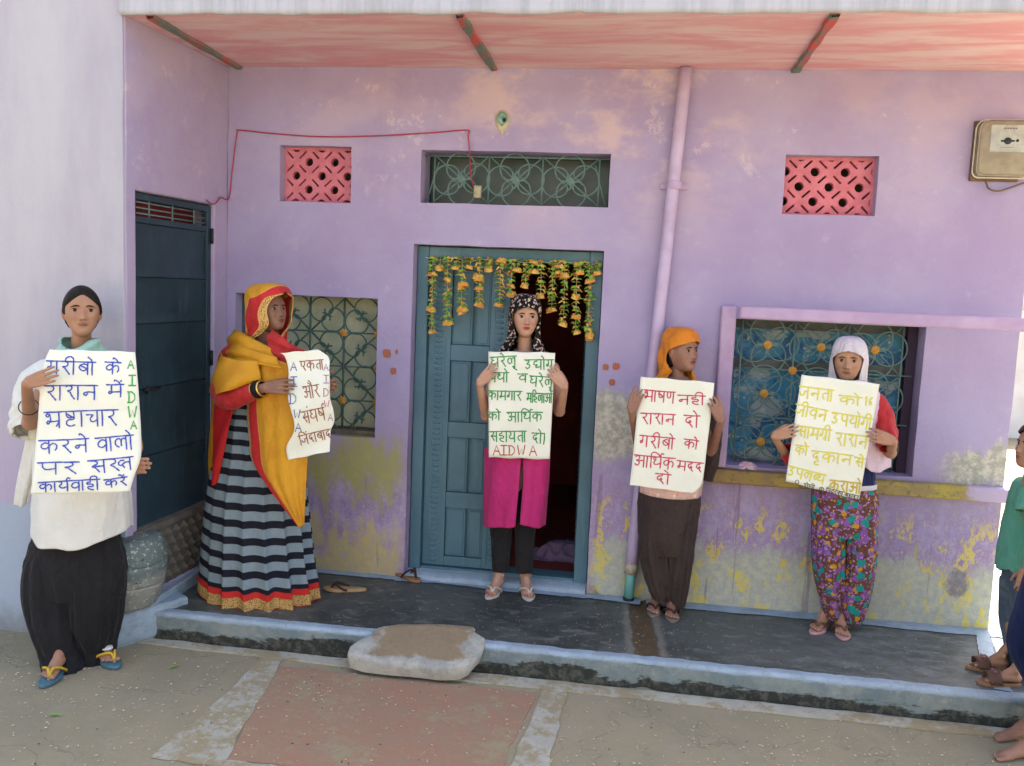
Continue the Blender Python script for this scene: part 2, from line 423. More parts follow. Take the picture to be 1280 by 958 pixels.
def ledge_material():
    n = N('worn_yellow_ledge', .85, .2); x, y, z = n.sep()
    b = n.noise(8, 8, .72); c = n.noise(30, 6, .7)
    base = n.mix(n.step(b, .42, .56), (.42, .33, .08), (.30, .23, .11))
    base = n.mix(n.mul(n.step(x, .95, .6), .6), base, (.20, .12, .07))
    base = n.mix(n.mul(n.step(c, .55, .62), .6), base, (.13, .11, .07))
    base = n.mix(n.step(n.add(x, n.mul(b, .3)), 1.81, 1.86), base, (.44, .36, .52))
    n.bump(n.add(c, b), .5, .006); return n.out(base)
M_ledge = ledge_material()
M_skin_sign = None
# ------------------------------------------------------------------ setting: ground
def sheet(name, poly, z, mat, kind='structure', parent=None):
    me = bpy.data.meshes.new(name); me.from_pydata([(x, y, z) for x, y in poly], [], [tuple(range(len(poly)))]); me.materials.append(mat)
    o = link(name, me, parent)
    if kind: o['kind'] = kind
    return o
street = sheet('street', [(-60, -60), (60, -60), (60, 60), (-60, 60)], 0, M_street)
def wobbly(pts, amp=.012, step=.05, closed=True, seed=0):
    out = []; n = len(pts)
    for i in range(n):
        a, b = Vector((*pts[i], 0)), Vector((*pts[(i+1) % n], 0)); L = (b-a).length; k = max(1, int(L/step))
        for j in range(k):
            p = a.lerp(b, j/k); q = noise.noise_vector(Vector((p.x*5+seed, p.y*5, seed)))*amp + noise.noise_vector(Vector((p.x*19+seed, p.y*19, seed)))*amp*.6
            out.append((p.x+q.x, p.y+q.y))
    return out
def fan_sheet(name, poly, z, mat, thick=.004):
    """thin poured / painted sheet with ragged edge"""
    bm = bmesh.new(); vs = [bm.verts.new((x, y, z)) for x, y in poly]; f = bm.faces.new(vs)
    r = bmesh.ops.extrude_face_region(bm, geom=[f]); bmesh.ops.translate(bm, verts=[v for v in r['geom'] if isinstance(v, bmesh.types.BMVert)], vec=(0, 0, -thick))
    bmesh.ops.recalc_face_normals(bm, faces=bm.faces)
    me = bpy.data.meshes.new(name); bm.to_mesh(me); bm.free(); me.materials.append(mat)
    o = link(name, me); o['kind'] = 'structure'; return o
# pale worn edging along the kerb, cross strips and red oxide panels painted on the street
fan_sheet('pale_edging', wobbly([(-3.4, -.80), (-2.28, -.805), (-.5, -.81), (3.0, -.81), (3.0, -.885), (-.45, -.895), (-2.2, -.86), (-3.4, -.86)]), .009, M_strip, .008)
fan_sheet('pale_strip', wobbly([(-1.585, -.865), (-1.50, -.865), (-1.36, -1.75), (-1.62, -1.75)], .02, seed=3), .006, M_strip)
fan_sheet('pale_strip', wobbly([(-.305, -.90), (-.19, -.90), (-.235, -2.2), (-.40, -2.2)], .015, seed=8), .006, M_strip)
fan_sheet('pale_strip', wobbly([(-1.40, -1.70), (-.40, -1.66), (-.40, -1.80), (-1.40, -1.84)], .02, seed=13), .005, M_strip)
fan_sheet('red_oxide_panel', wobbly([(-1.49, -.935), (-.315, -.935), (-.385, -1.66), (-1.37, -1.70)], .02, seed=5), .0035, M_red, .003)
# porch: a low cement platform, wobbling front edge, nick under the drainpipe
def porch():
    top = MB(); xs = [-2.25+ i*.025 for i in range(int((2.02+2.25)/.025)+1)]
    def yf(x):
        y = -.788+ .007*noise.noise(Vector((x*3, 0, 0))) + .006*noise.noise(Vector((x*11, 3, 0)))
        return y + .030*exp(-((x-.135)/.035)**2)
    rows = []
    for k, f in enumerate([0, .25, .5, .75, .93]):
        rows.append([Vector((x, lerp(.16, yf(x)+.05, f/.93), .130 - .012*exp(-((x-.12)/.035)**2) + .003*noise.noise(Vector((x*4, f*4, 1))))) for x in xs])
    top.grid(rows, flip=True); o = top.build('porch_floor', M_floor, None, True); o['kind'] = 'structure'
    # blue painted lip and face
    face = MB(); rows = []
    prof = [(.052, .0), (.03, .002), (.012, .001), (.003, -.004), (0, -.014), (-.002, -.05), (.002, -.09), (-.004, -.14)]
    for dy, dz in prof:
        rows.append([Vector((x, yf(x)+dy*(1 if dy > 0.03 else 1)+ .006*noise.noise(Vector((x*8, dz*30, 2)))*(1 if dz < -.02 else .3), .131+dz - .02*exp(-((x-.135)/.03)**2)*(1 if dz > -.05 else 0))) for x in xs])
    face.grid(rows, flip=True); o = face.build('porch_kerb', M_kerb, None, True); o['kind'] = 'structure'
    lip = MB(); rows = []
    for dy, dz in [(.050, .0035), (.02, .0045), (.005, .0035), (-.002, -.001), (-.0045, -.012)]:
        rows.append([Vector((x, yf(x)+dy+(.010*noise.noise(Vector((x*16, 8, dy)))+.006*noise.noise(Vector((x*50, 8, 0))) if dy > .04 else 0) + (.0 if dz > -.01 else .0), .1315+dz - .016*exp(-((x-.135)/.035)**2) + (.006*noise.noise(Vector((x*22, 1, 0))) if dz < -.01 else 0))) for x in xs])
    lip.grid(rows, flip=True); o = lip.build('painted_lip', M_blue, None, True); o['kind'] = 'structure'
porch()
# blue band along the foot of the wall and across the right end of the porch
def band(name, line, w0, z, mat):
    mb = MB(); pts = spline(line, 14); rows = [[], []]
    for i, p in enumerate(pts):
        q = pts[min(i+1, len(pts)-1)]; r = pts[max(i-1, 0)]; t = Vector((q[0]-r[0], q[1]-r[1], 0)).normalized(); nrm = Vector((-t.y, t.x, 0))
        a = w0*.5*(1+.25*noise.noise(Vector((p[0]*6, p[1]*6, 0)))+.2*noise.noise(Vector((p[0]*25, p[1]*25, 5))))
        rows[0].append(Vector((p[0], p[1], z))+nrm*a); rows[1].append(Vector((p[0], p[1], z))-nrm*a)
    mb.grid(rows, flip=True); o = mb.build(name, mat); o['kind'] = 'structure'; return o
band('wall_foot_band', [(-2.25, -.02), (-1.9, -.03), (-1.45, -.028), (-1.2, -.03)], .07, .1345, M_blue)
band('wall_foot_band', [(-1.21, -.035), (-.9, -.02), (-.55, -.045), (-.2, -.04), (.0, -.05), (.12, -.06)], .085, .1355, M_blue)
band('wall_foot_band', [(.15, -.06), (.5, -.045), (1.0, -.045), (1.5, -.05), (1.95, -.05)], .10, .1345, M_blue)
band('porch_end_band', [(1.845, .1), (1.79, -.12), (1.70, -.42), (1.64, -.73)], .065, .1352, M_blue)
# sunlit white plinth beyond the corner
pl = MB(); pl.box((1.90, -.5, -.02), (2.9, 9, .105)); pl.build('side_path', simple('lime_dust', (.62, .60, .54), (.5, .48, .42), 3, .9), bevel=.02)['kind'] = 'structure'

# ------------------------------------------------------------------ the house
house = empty('house', (0, 0, .13), 'purple plastered house with pink porch ceiling and blue double door', 'house')
def wall_with_holes(name, x0, x1, z0, z1, holes, yf, yb, mat, parent, to=None, extra=()):
    xs = sorted({x0, x1, *[h[0] for h in holes], *[h[1] for h in holes]}); zs = sorted({z0, z1, *[h[2] for h in holes], *[h[3] for h in holes]})
    # finer cells so the plaster can undulate
    def fine(a, st):
        o = []
        for p, q in zip(a, a[1:]):
            k = max(1, round((q-p)/st)); o += [p+(q-p)*i/k for i in range(k)]
        return o+[a[-1]]
    xs = fine(xs, .12); zs = fine(zs, .12)
    def inside(i, j):
        if i < 0 or j < 0 or i >= len(xs)-1 or j >= len(zs)-1: return False
        cx, cz = (xs[i]+xs[i+1])/2, (zs[j]+zs[j+1])/2
        return not any(h[0] < cx < h[1] and h[2] < cz < h[3] for h in holes)
    bm = bmesh.new(); V = {}
    def v(i, j, b):
        if (i, j, b) not in V:
            x, z = xs[i], zs[j]; d = 0 if b else .004*noise.noise(Vector((x*2, 0, z*2)))
            jx = .004*noise.noise(Vector((x*4, 9, z*6))); jz = .004*noise.noise(Vector((x*6, 4, z*4)))
            V[(i, j, b)] = bm.verts.new((x+jx, (yb if b else yf)+d, z+jz))
        return V[(i, j, b)]
    for i in range(len(xs)-1):
        for j in range(len(zs)-1):
            if not inside(i, j): continue
            bm.faces.new((v(i, j, 0), v(i+1, j, 0), v(i+1, j+1, 0), v(i, j+1, 0)))
            bm.faces.new((v(i, j, 1), v(i, j+1, 1), v(i+1, j+1, 1), v(i+1, j, 1)))
            if not inside(i-1, j): bm.faces.new((v(i, j, 0), v(i, j+1, 0), v(i, j+1, 1), v(i, j, 1)))
            if not inside(i+1, j): bm.faces.new((v(i+1, j, 0), v(i+1, j, 1), v(i+1, j+1, 1), v(i+1, j+1, 0)))
            if not inside(i, j-1): bm.faces.new((v(i, j, 0), v(i, j, 1), v(i+1, j, 1), v(i+1, j, 0)))
            if not inside(i, j+1): bm.faces.new((v(i, j+1, 0), v(i+1, j+1, 0), v(i+1, j+1, 1), v(i, j+1, 1)))
    me = bpy.data.meshes.new(name); bm.to_mesh(me); bm.free(); me.materials.append(mat)
    if to: me.transform(to)
    o = link(name, me, parent); m = o.modifiers.new('bevel', 'BEVEL'); m.width = .010; m.segments = 3; m.limit_method = 'ANGLE'; m.angle_limit = R(40)
    return o
CZ = 2.856   # underside of the canopy
DOOR = (-1.174, -.169, .10, 1.952); TRANS = (-1.146, -.160, 2.17, 2.44)
LJ = (-1.924, -1.526, 2.155, 2.45); RJ = (.70, 1.139, 2.165, 2.452)
LW = (-2.17, -1.362, .897, 1.654); RW = (.514, 1.427, .882, 1.637)
front = wall_with_holes('wall', -2.22, 1.858, -.1, 6.0, [DOOR, TRANS, LJ, RJ, LW, RW], 0, .24, M_wall, house)
# side and back walls: the house has real depth and throws the shade the people stand in
mb = MB(); mb.box((1.618, .24, -.1), (1.855, 7, 6)); mb.build('wall', M_wall_up, house, bevel=.01)
mb = MB(); mb.box((-6, 6.76, -.1), (1.618, 7, 6)); mb.build('wall', M_wall_up, house)
mb = MB(); mb.box((-6, -.86, 6.0), (1.858, 7, 6.12)); mb.build('roof', M_fascia, house)
# left wing: column-like front face and the return wall with the metal door
RDOOR = (-.874, -.195, .50, 2.112)
# built in its own frame (x along the return wall) then turned
LEAN = R(-3.6)      # the return wall is not quite square to the front
TURN = Matrix.Translation((-2.222, 0, 0)) @ Matrix.Rotation(LEAN, 4, 'Z') @ Matrix.Translation((2.222, 0, 0))
TR_ = TURN @ Matrix(((0, -1, 0, -2.222), (1, 0, 0, 0), (0, 0, 1, 0), (0, 0, 0, 1)))
def turn(o):
    p = parent_origin(o) ; q = TURN @ p; o.location = Vector(o.location)+(q-p)
    o.rotation_euler = (0, 0, LEAN)
# frame: local x -> world y, local y(front=0) -> world -x
side = wall_with_holes('wall', -.86, 0.02, -.1, 6.0, [(-.785, -.13, .13, 2.112)], 0, .20, M_wall_up, house, to=TR_)
front2 = wall_with_holes('wall', -6.0, -2.279, -.1, 6.0, [], -.868, -.852, M_column, house)
# slight lean of the corner
# canopy slab
mb = MB(); mb.box((-2.281, -.875, CZ), (3.0, .0, CZ+.13)); mb.build('ceiling', M_ceil, house, bevel=.004)
rows = []; fb = MB()
for dz in [.0, .02, .06, .12, .22]:
    rows.append([Vector((x, -.885+.004*noise.noise(Vector((x*3, dz*9, 0))), CZ-.004+dz+(.008*noise.noise(Vector((x*5, 3, 0)))+.004*noise.noise(Vector((x*19, 3, 0))) if dz == 0 else 0))) for x in [-2.281+i*.04 for i in range(132)]])
rows = [[Vector((p.x, -.862, p.z)) for p in rows[0]]]+rows+[[Vector((p.x, -.862, p.z)) for p in rows[-1]]]
fb.grid(rows); fb.build('fascia', M_fascia, house, True)
# flat stone joints under the canopy with chipped grey paint
def joist(xa, xb, side):
    mb = MB(); n = 24; rows = []
    for k in range(n+1):
        t = k/n; y = lerp(-.855, -.005, t); x = lerp(xa, xb, t); w = .020+.010*noise.noise(Vector((xa, y*6, 0)))
        rows.append([Vector((x-w, y, CZ+.002)), Vector((x-w*.8, y, CZ-.018)), Vector((x+w*.8, y, CZ-.014)), Vector((x+w, y, CZ+.002))])
    mb.grid(rows); mb.build('joist', M_joist, house)
def joist_material():
    n = N('chipped_joint_paint', .85, .2)
    f = n.step(n.noise(5, 7, .7, n.map(n.obj, (2, 1, 1))), .44, .50)
    base = n.mix(f, (.50, .10, .09), n.mix(n.noise(20, 5), (.10, .12, .11), (.22, .25, .22)))
    n.bump(n.noise(30, 6), .6, .008); return n.out(base)
M_joist = joist_material()
joist(K(185, 16, -.855).x+.01, K(300, 84, 0).x, 0); joist(K(575, 12, -.855).x, K(618, 85, 0).x, 0); joist(K(1045, 15, -.855).x, K(995, 85, 0).x, 0)
# rooms behind the openings
rm = MB()
def room(name, x0, x1, y0, y1, z0, z1, mat):
    mb = MB(); mb.box((x0, y0, z0), (x1, y1, z1)); me = mb.mesh(name, mat)
    bm = bmesh.new(); bm.from_mesh(me); bm.faces.ensure_lookup_table()
    kill = [f for f in bm.faces if abs(f.calc_center_median().y-y0) < 1e-4]; bmesh.ops.delete(bm, geom=kill, context='FACES')
    bmesh.ops.reverse_faces(bm, faces=bm.faces); bm.to_mesh(me); bm.free(); link(name, me, house)
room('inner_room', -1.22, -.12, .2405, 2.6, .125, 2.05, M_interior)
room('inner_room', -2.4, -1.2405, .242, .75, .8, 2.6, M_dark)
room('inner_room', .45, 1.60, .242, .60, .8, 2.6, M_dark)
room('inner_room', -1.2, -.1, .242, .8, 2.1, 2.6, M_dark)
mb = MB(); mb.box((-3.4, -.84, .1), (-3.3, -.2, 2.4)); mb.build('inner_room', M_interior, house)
# sill slab under the door opening
mb = MB(); rows = []
for dy, z in [(-.03, .128), (-.03, .150), (-.02, .158), (.24, .16)]:
    rows.append([Vector((x, dy+.006*noise.noise(Vector((x*8, 0, 0))), z+.004*noise.noise(Vector((x*7, z*9, 3))))) for x in [-1.172+i*.02 for i in range(51)]])
mb.grid(rows); o = mb.build('door_sill', M_blue, house, True)

# --- breeze block grilles
def cut(ps, x0, x1, z0, z1):
    for ax, lim, sg in ((0, x0, 1), (0, x1, -1), (1, z0, 1), (1, z1, -1)):
        o = []
        for i in range(len(ps)):
            a, b = ps[i-1], ps[i]; ia, ib = (a[ax]-lim)*sg > 0, (b[ax]-lim)*sg > 0
            if ia != ib: t = (lim-a[ax])/(b[ax]-a[ax]); o.append(tuple(a[q]+(b[q]-a[q])*t for q in (0, 1)))
            if ib: o.append(b)
        ps = o
        if not ps: return []
    return dedupe(ps)
def jali(box, par_label):
    x0, x1, z0, z1 = box; cu = bpy.data.curves.new('breeze_block', 'CURVE'); cu.dimensions = '2D'; cu.fill_mode = 'BOTH'; cu.extrude = .018; cu.bevel_depth = .004; cu.bevel_resolution = 1
    def poly(pts):
        s = cu.splines.new('POLY'); s.points.add(len(pts)-1)
        for i, p in enumerate(pts): s.points[i].co = (p[0], p[1], 0, 1)
        s.use_cyclic_u = True
    poly([(x0-.005, z0-.005), (x1+.005, z0-.005), (x1+.005, z1+.005), (x0-.005, z1+.005)])
    px, pz = .145, .0735; cx, cz = (x0+x1)/2, (z0+z1)/2; cs = []
    def ok(ps): return all(x0+.008 < a < x1-.008 and z0+.008 < b < z1-.008 for a, b in ps)
    def clip(ps): return [(min(max(a, x0+.008), x1-.008), min(max(b, z0+.008), z1-.008)) for a, b in ps]
    for r in range(-4, 5):
        for c in range(-4, 5):
            ax = cx+px*(c+(.5 if r % 2 else 0))+.01; az = cz+pz*r
            if x0-.02 < ax < x1+.02 and z0-.02 < az < z1+.02:
                ps = [(ax+.026*cos(a*pi/7), az+.026*sin(a*pi/7)) for a in range(14)]
                q = cut(ps, x0+.008, x1-.008, z0+.008, z1-.008)
                if len(q) > 2 and max(p[0] for p in q)-min(p[0] for p in q) > .010 and max(p[1] for p in q)-min(p[1] for p in q) > .010: poly(q)
            for sx in (1, -1):
                mx, mz = ax+sx*px/4, az+pz/2; d = Vector((px/2*sx, pz)).normalized(); t = Vector((-d.y, d.x)); t = Vector((.72*(-sx), .69)).normalized(); nn = Vector((-t.y, t.x))
                L, W = .027, .0085
                ps = [Vector((mx, mz))+t*a+nn*b for a, b in [(-L, -W), (L, -W), (L+.004, 0), (L, W), (-L, W), (-L-.004, 0)]]
                ps = [(p.x, p.y) for p in ps]
                q = cut(ps, x0+.008, x1-.008, z0+.008, z1-.008)
                if len(q) > 2 and max(p[0] for p in q)-min(p[0] for p in q) > .012 and max(p[1] for p in q)-min(p[1] for p in q) > .012: poly(q)
    ob = bpy.data.objects.new('t', cu); col.objects.link(ob)
    me = bpy.data.meshes.new_from_object(ob); bpy.data.objects.remove(ob)
    me.name = 'breeze_block'; me.transform(Matrix.Translation((0, .09, 0)) @ Matrix.Rotation(R(90), 4, 'X'))
    me.materials.clear(); me.materials.append(M_jali)
    o = link('vent', me, house); o['label'] = par_label
def dedupe(q):
    o = []
    for p in q:
        if not o or (abs(p[0]-o[-1][0])+abs(p[1]-o[-1][1])) > 1e-5: o.append(p)
    return o
jali(LJ, 'square pink breeze block vent left of the transom window'); jali(RJ, 'pink breeze block vent on the right, near the meter')
for b in (LJ, RJ):
    mb = MB(); mb.box((b[0]-.01, .20, b[2]-.01), (b[1]+.01, .215, b[3]+.01)); mb.build('vent_backing', simple('dusty_dark', (.06, .07, .05), (.16, .15, .10), 20, .9), house)

# --- iron scroll grilles
def scroll_pts(size, turns=1.0, n=44, open_=.62):
    """C scroll: curvature high at both ends, gentle in the middle"""
    p = Vector((0, 0)); h = 0; pts = [p.copy()]
    for i in range(n):
        t = (i+.5)/n; u = abs(2*t-1); k = 7.0+21*max(0, (u-.52)/.48)**1.15
        h += k/n*turns; p = p+Vector((cos(h), sin(h)))/n; pts.append(p.copy())
    # normalise: chord symmetric about local y, centred
    a, b = pts[0], pts[-1]; mid = (a+b)/2; c = pts[len(pts)//2]; ax = (c-mid).normalized()
    q = [((v-mid).dot(Vector((-ax.y, ax.x))), (v-mid).dot(ax)) for v in pts]
    mx = max(abs(v[0]) for v in q); my0 = min(v[1] for v in q); my1 = max(v[1] for v in q); s = size/(2*mx)
    return [(v[0]*s, (v[1]-(my0+my1)/2)*s) for v in q]
_me_cache = {}
def iron(name, key, pts2, r, mat, parent, at, rot=0.0, y=.0):
    """part mesh shared between alike pieces; pts2 in the plane of the wall"""
    if key not in _me_cache:
        mb = MB(); mb.tube([(p[0], 0, p[1]) for p in pts2], r, 6); _me_cache[key] = mb.mesh(name, mat, True)
    o = bpy.data.objects.new(name, _me_cache[key]); col.objects.link(o); o.parent = parent
    o.location = Vector((at[0], y, at[1]))-Vector(parent_origin(parent)); o.rotation_euler = (0, -rot, 0); return o
def disc(name, key, r, mat, parent, at, y, petals=0):
    if key not in _me_cache:
        mb = MB(); n = 24; ring = [[], [], []]
        for i in range(n):
            a = 2*pi*i/n; rr = r*(1+(.18*cos(petals*a) if petals else 0))
            ring[0].append((rr*cos(a), .004, rr*sin(a))); ring[1].append((rr*cos(a), -.003, rr*sin(a))); ring[2].append((rr*.35*cos(a), -.008, rr*.35*sin(a)))
        mb.grid(ring, closed_u=True); mb.f.append(tuple(range(2*n, 3*n))); mb.uv.append([(0, 0)]*n); mb.mi.append(0)
        _me_cache[key] = mb.mesh(name, mat, False)
    o = bpy.data.objects.new(name, _me_cache[key]); col.objects.link(o); o.parent = parent
    o.location = Vector((at[0], y, at[1]))-Vector(parent_origin(parent)); return o
def window(label, loc):
    o = bpy.data.objects.new('window', None); col.objects.link(o); o.parent = house; o.location = Vector(loc)-Vector(house.location); o['label'] = label; o.empty_display_size = .1; return o
# left window
w1 = window('iron scroll grille window behind the woman in the saree', (LW[0], 0, LW[2])); G = .085
cw, chh = .1955, .188
gx0 = -2.165; gz1 = LW[3]-.01
for i in range(5): iron('bar', 'lwv', [(0, LW[2]+.03), (0, LW[3]-.005)], .006, M_green, w1, (LW[1]-.018-i*cw, 0), y=G)
for j in range(1, 4): iron('bar', 'lwh', [(LW[0]+.01, 0), (LW[1]-.01, 0)], .005, M_green, w1, (0, gz1-j*chh+.005), y=G+.002)
sp = scroll_pts(.142)
for i in range(4):
    for j in range(4):
        cx = LW[1]-.018-(i+.5)*cw; cz = gz1-(j+.5)*chh+.005; f = 1 if (i+j) % 2 else -1
        iron('bar', 'lwd%d' % f, [(-cw/2*f, -chh/2), (cw/2*f, chh/2)], .005, M_green, w1, (cx, cz), y=G+.006)
        for s in (1, -1):
            a = atan2(chh/2, cw/2*f)+ (pi/2 if s > 0 else -pi/2)
            iron('scroll', 'lws', sp, .0045, M_green, w1, (cx+cos(a)*.050, cz+sin(a)*.050), rot=a-pi/2, y=G)
for i in range(4):
    for j in range(1, 4):
        if (i+j) % 2 == 0 or i == 0: disc('rosette', 'lwr', .020, M_orange, w1, (LW[1]-.018-i*cw, gz1-j*chh+.005), G-.008, 6)
def curtain(name, x0, x1, z0, z1, y, mat, parent, amp=.012, k=5, sag=.0, label=None):
    mb = MB(); rows = []; n = 70; m = 24
    for j in range(m+1):
        t = j/m; rows.append([Vector((lerp(x0, x1, i/n), y+amp*sin(k*2*pi*i/n+1.2*sin(t*3))*(0.4+.6*t)+.5*amp*noise.noise(Vector((i/n*9, t*4, 2))), lerp(z1, z0, t)-sag*sin(pi*i/n))) for i in range(n+1)])
    mb.grid(rows); o = mb.build(name, mat, parent, True, solid=.003)
    if label: o['label'] = label
    return o
curtain('curtain', LW[0]-.02, LW[1]+.02, LW[2]-.02, LW[3]+.02, .17, simple('pale_green_curtain', (.52, .54, .38), (.38, .42, .29), 7, .9), w1, .006, 4)
mb = MB(); mb.box((LW[0]+.002, .05, LW[2]-.02), (LW[1]-.002, .24, LW[2]+.028)); mb.build('sill', simple('dirty_sill', (.10, .085, .06), (.17, .15, .10), 20, .85), w1, bevel=.006)
# transom
w2 = window('transom window with grey green iron scrolls above the door', (TRANS[0], 0, TRANS[2]))
tx = [K(539, 225).x, K(608, 225).x, K(676, 225).x, K(748, 225).x]; tz0, tz1 = TRANS[2], TRANS[3]; tc = (tz0+tz1)/2; G = .07
for i, x in enumerate(tx): iron('bar', 'tv', [(0, tz0+.004), (0, tz1-.01)], .0045, M_greygreen, w2, (x, 0), y=G)
iron('bar', 'th', [(TRANS[0]+.004, 0), (TRANS[1]-.004, 0)], .0045, M_greygreen, w2, (0, tz1-.018), y=G+.003)
for x, f in ((TRANS[0]+.02, 1), (TRANS[1]-.02, -1)): iron('bar', 'tdd%d' % f, [(0, 0), (f*.06, .20)], .004, M_greygreen, w2, (x, tz0+.02), y=G)
sp2 = scroll_pts(.165)
for i in range(3):
    cx = (tx[i]+tx[i+1])/2; wv = tx[i+1]-tx[i]
    for f in (1, -1): iron('bar', 'td%d%d' % (i, f), [(-wv/2*f, -.122), (wv/2*f, .122)], .0045, M_greygreen, w2, (cx, tc), y=G+.004)
    for a, dd in ((0, .082), (pi, .082), (pi/2, .068), (-pi/2, .068)):
        iron('scroll', 'ts', sp2, .0042, M_greygreen, w2, (cx+cos(a)*dd, tc+sin(a)*dd), rot=a-pi/2, y=G)
    disc('rosette', 'tr', .021, M_greygreen, w2, (cx, tc), G-.007)
curtain('shutter', TRANS[0], TRANS[1], tz0, tz1, .20, simple('dark_green_glass', (.018, .040, .034), (.05, .07, .055), 3, .35, .5), w2, .001, 1)
# right window with the projecting band around it
def frame_band(x0, x1, z0, z1, ya, yb, name, mat):
    mb = MB(); mb.box((x0, ya, z0), (x1, yb, z1)); return mb.build(name, mat, house, bevel=.012, seg=3)
frame_band(.437, .512, .872, 1.700, -.038, .002, 'window_surround', M_inner)
frame_band(.5125, 1.885, 1.640, 1.701, -.038, .002, 'window_surround', M_inner)
frame_band(.425, 1.890, .795, .866, -.062, .002, 'window_ledge', M_ledge)
w3 = window('iron grille window with orange rosettes and blue sacks behind', (RW[0], 0, RW[2])); G = .09
X0 = K(930, 500, .09).x; X1 = K(1128, 500, .09).x; cxs = [K(880+255/3.2, 431, .09).x, K(880+473/3.2, 434, .09).x, K(880+683/3.2, 440, .09).x]
cw = (cxs[2]-cxs[0])/2; czs = [K(960, 431, .09).z, K(955, 492, .09).z, K(951, 552, .09).z]
ch2 = (czs[0]-czs[2])/2
for i in range(4): iron('bar', 'rv', [(0, RW[2]+.01), (0, RW[3]-.01)], .005, M_greygreen, w3, (cxs[0]-cw/2+i*cw, 0), y=G)
for j in range(4): iron('bar', 'rh', [(RW[0]+.01, 0), (RW[1]-.02, 0)], .0045, M_greygreen, w3, (0, czs[0]+ch2/2-j*ch2), y=G+.003)
sp3 = scroll_pts(.185)
for i in range(3):
    for j in range(3):
        cx = cxs[0]+i*cw; cz = czs[0]-j*ch2
        for f in (1, -1): iron('bar', 'rd%d' % f, [(-cw/2*f, -ch2/2), (cw/2*f, ch2/2)], .0045, M_greygreen, w3, (cx, cz), y=G+.004)
        for a, dd in ((0, .078), (pi, .078), (pi/2, .070), (-pi/2, .070)):
            iron('scroll', 'rs', sp3, .0042, M_greygreen, w3, (cx+cos(a)*dd, cz+sin(a)*dd), rot=a-pi/2, y=G)
        disc('rosette', 'rr', .021, M_orange, w3, (cx, cz), G-.007)
disc('rosette', 'rr', .021, M_orange, w3, (cxs[0]+cw/2, czs[0]-ch2/2), G-.007)
def sack_material():
    n = N('blue_printed_sacks', .5, .4); b = n.noise(4.5, 6, .6, n.map(n.obj, (1, 1, 1.6)), 1.2); c = n.noise(17, 5, .6)
    base = n.mix(n.step(b, .46, .52), (.02, .12, .26), (.05, .25, .40))
    base = n.mix(n.mul(n.step(n.noise(3.2, 5, .6, n.map(n.obj, (1, 1, 2.4), (3, 3, 3))), .52, .56), .9), base, (.34, .40, .40))
    base = n.mix(n.mul(n.step(c, .60, .64), .8), base, (.45, .50, .50)); n.bump(b, .6, .02); return n.out(base)
curtain('curtain', RW[0]-.03, RW[1]+.1, RW[2], RW[3]+.02, .19, sack_material(), w3, .02, 3)
def shelf(z, h, c): 
    mb = MB(); mb.box((RW[0]-.02, .135, z), (RW[1]+.05, .15, z+h)); mb.build('shelf', c, w3)
cgrey = simple('grey_plank', (.13, .14, .13), (.08, .09, .085), 9, .8)
shelf(K(950, 460, .13).z, .045, cgrey); shelf(RW[3]-.05, .06, cgrey)
mb = MB(); mb.box((RW[1]-.05, .10, RW[2]-.01), (RW[1]-.004, .238, RW[3])); mb.build('shutter', simple('dark_purple_shade', (.045, .028, .055), None, 5, .8), w3)

# --- double door
door = bpy.data.objects.new('door', None); col.objects.link(door); door.parent = house; door.location = Vector((-.67, 0, .13))-Vector(house.location); door['label'] = 'blue panelled double door, left leaf shut, right leaf open'
DY = .10; fx0, fx1, fz1 = DOOR[0]+.004, DOOR[1]-.004, DOOR[3]-.004
mb = MB(); mb.box((fx0, DY-.02, .155), (fx0+.062, DY+.12, fz1)); mb.build('door_frame', M_wood, door, bevel=.004)
mb = MB(); mb.box((fx1-.070, DY-.02, .155), (fx1, DY+.12, fz1)); mb.build('door_frame', M_wood, door, bevel=.004)
mb = MB(); mb.box((fx0+.0625, DY-.018, fz1-.065), (fx1-.0705, DY+.12, fz1-.001)); mb.build('door_frame', M_wood, door, bevel=.004)
mb = MB(); mb.box((fx0+.0625, DY+.0, .150), (fx1-.0705, DY+.12, .172)); mb.build('threshold', M_wood, door, bevel=.004)
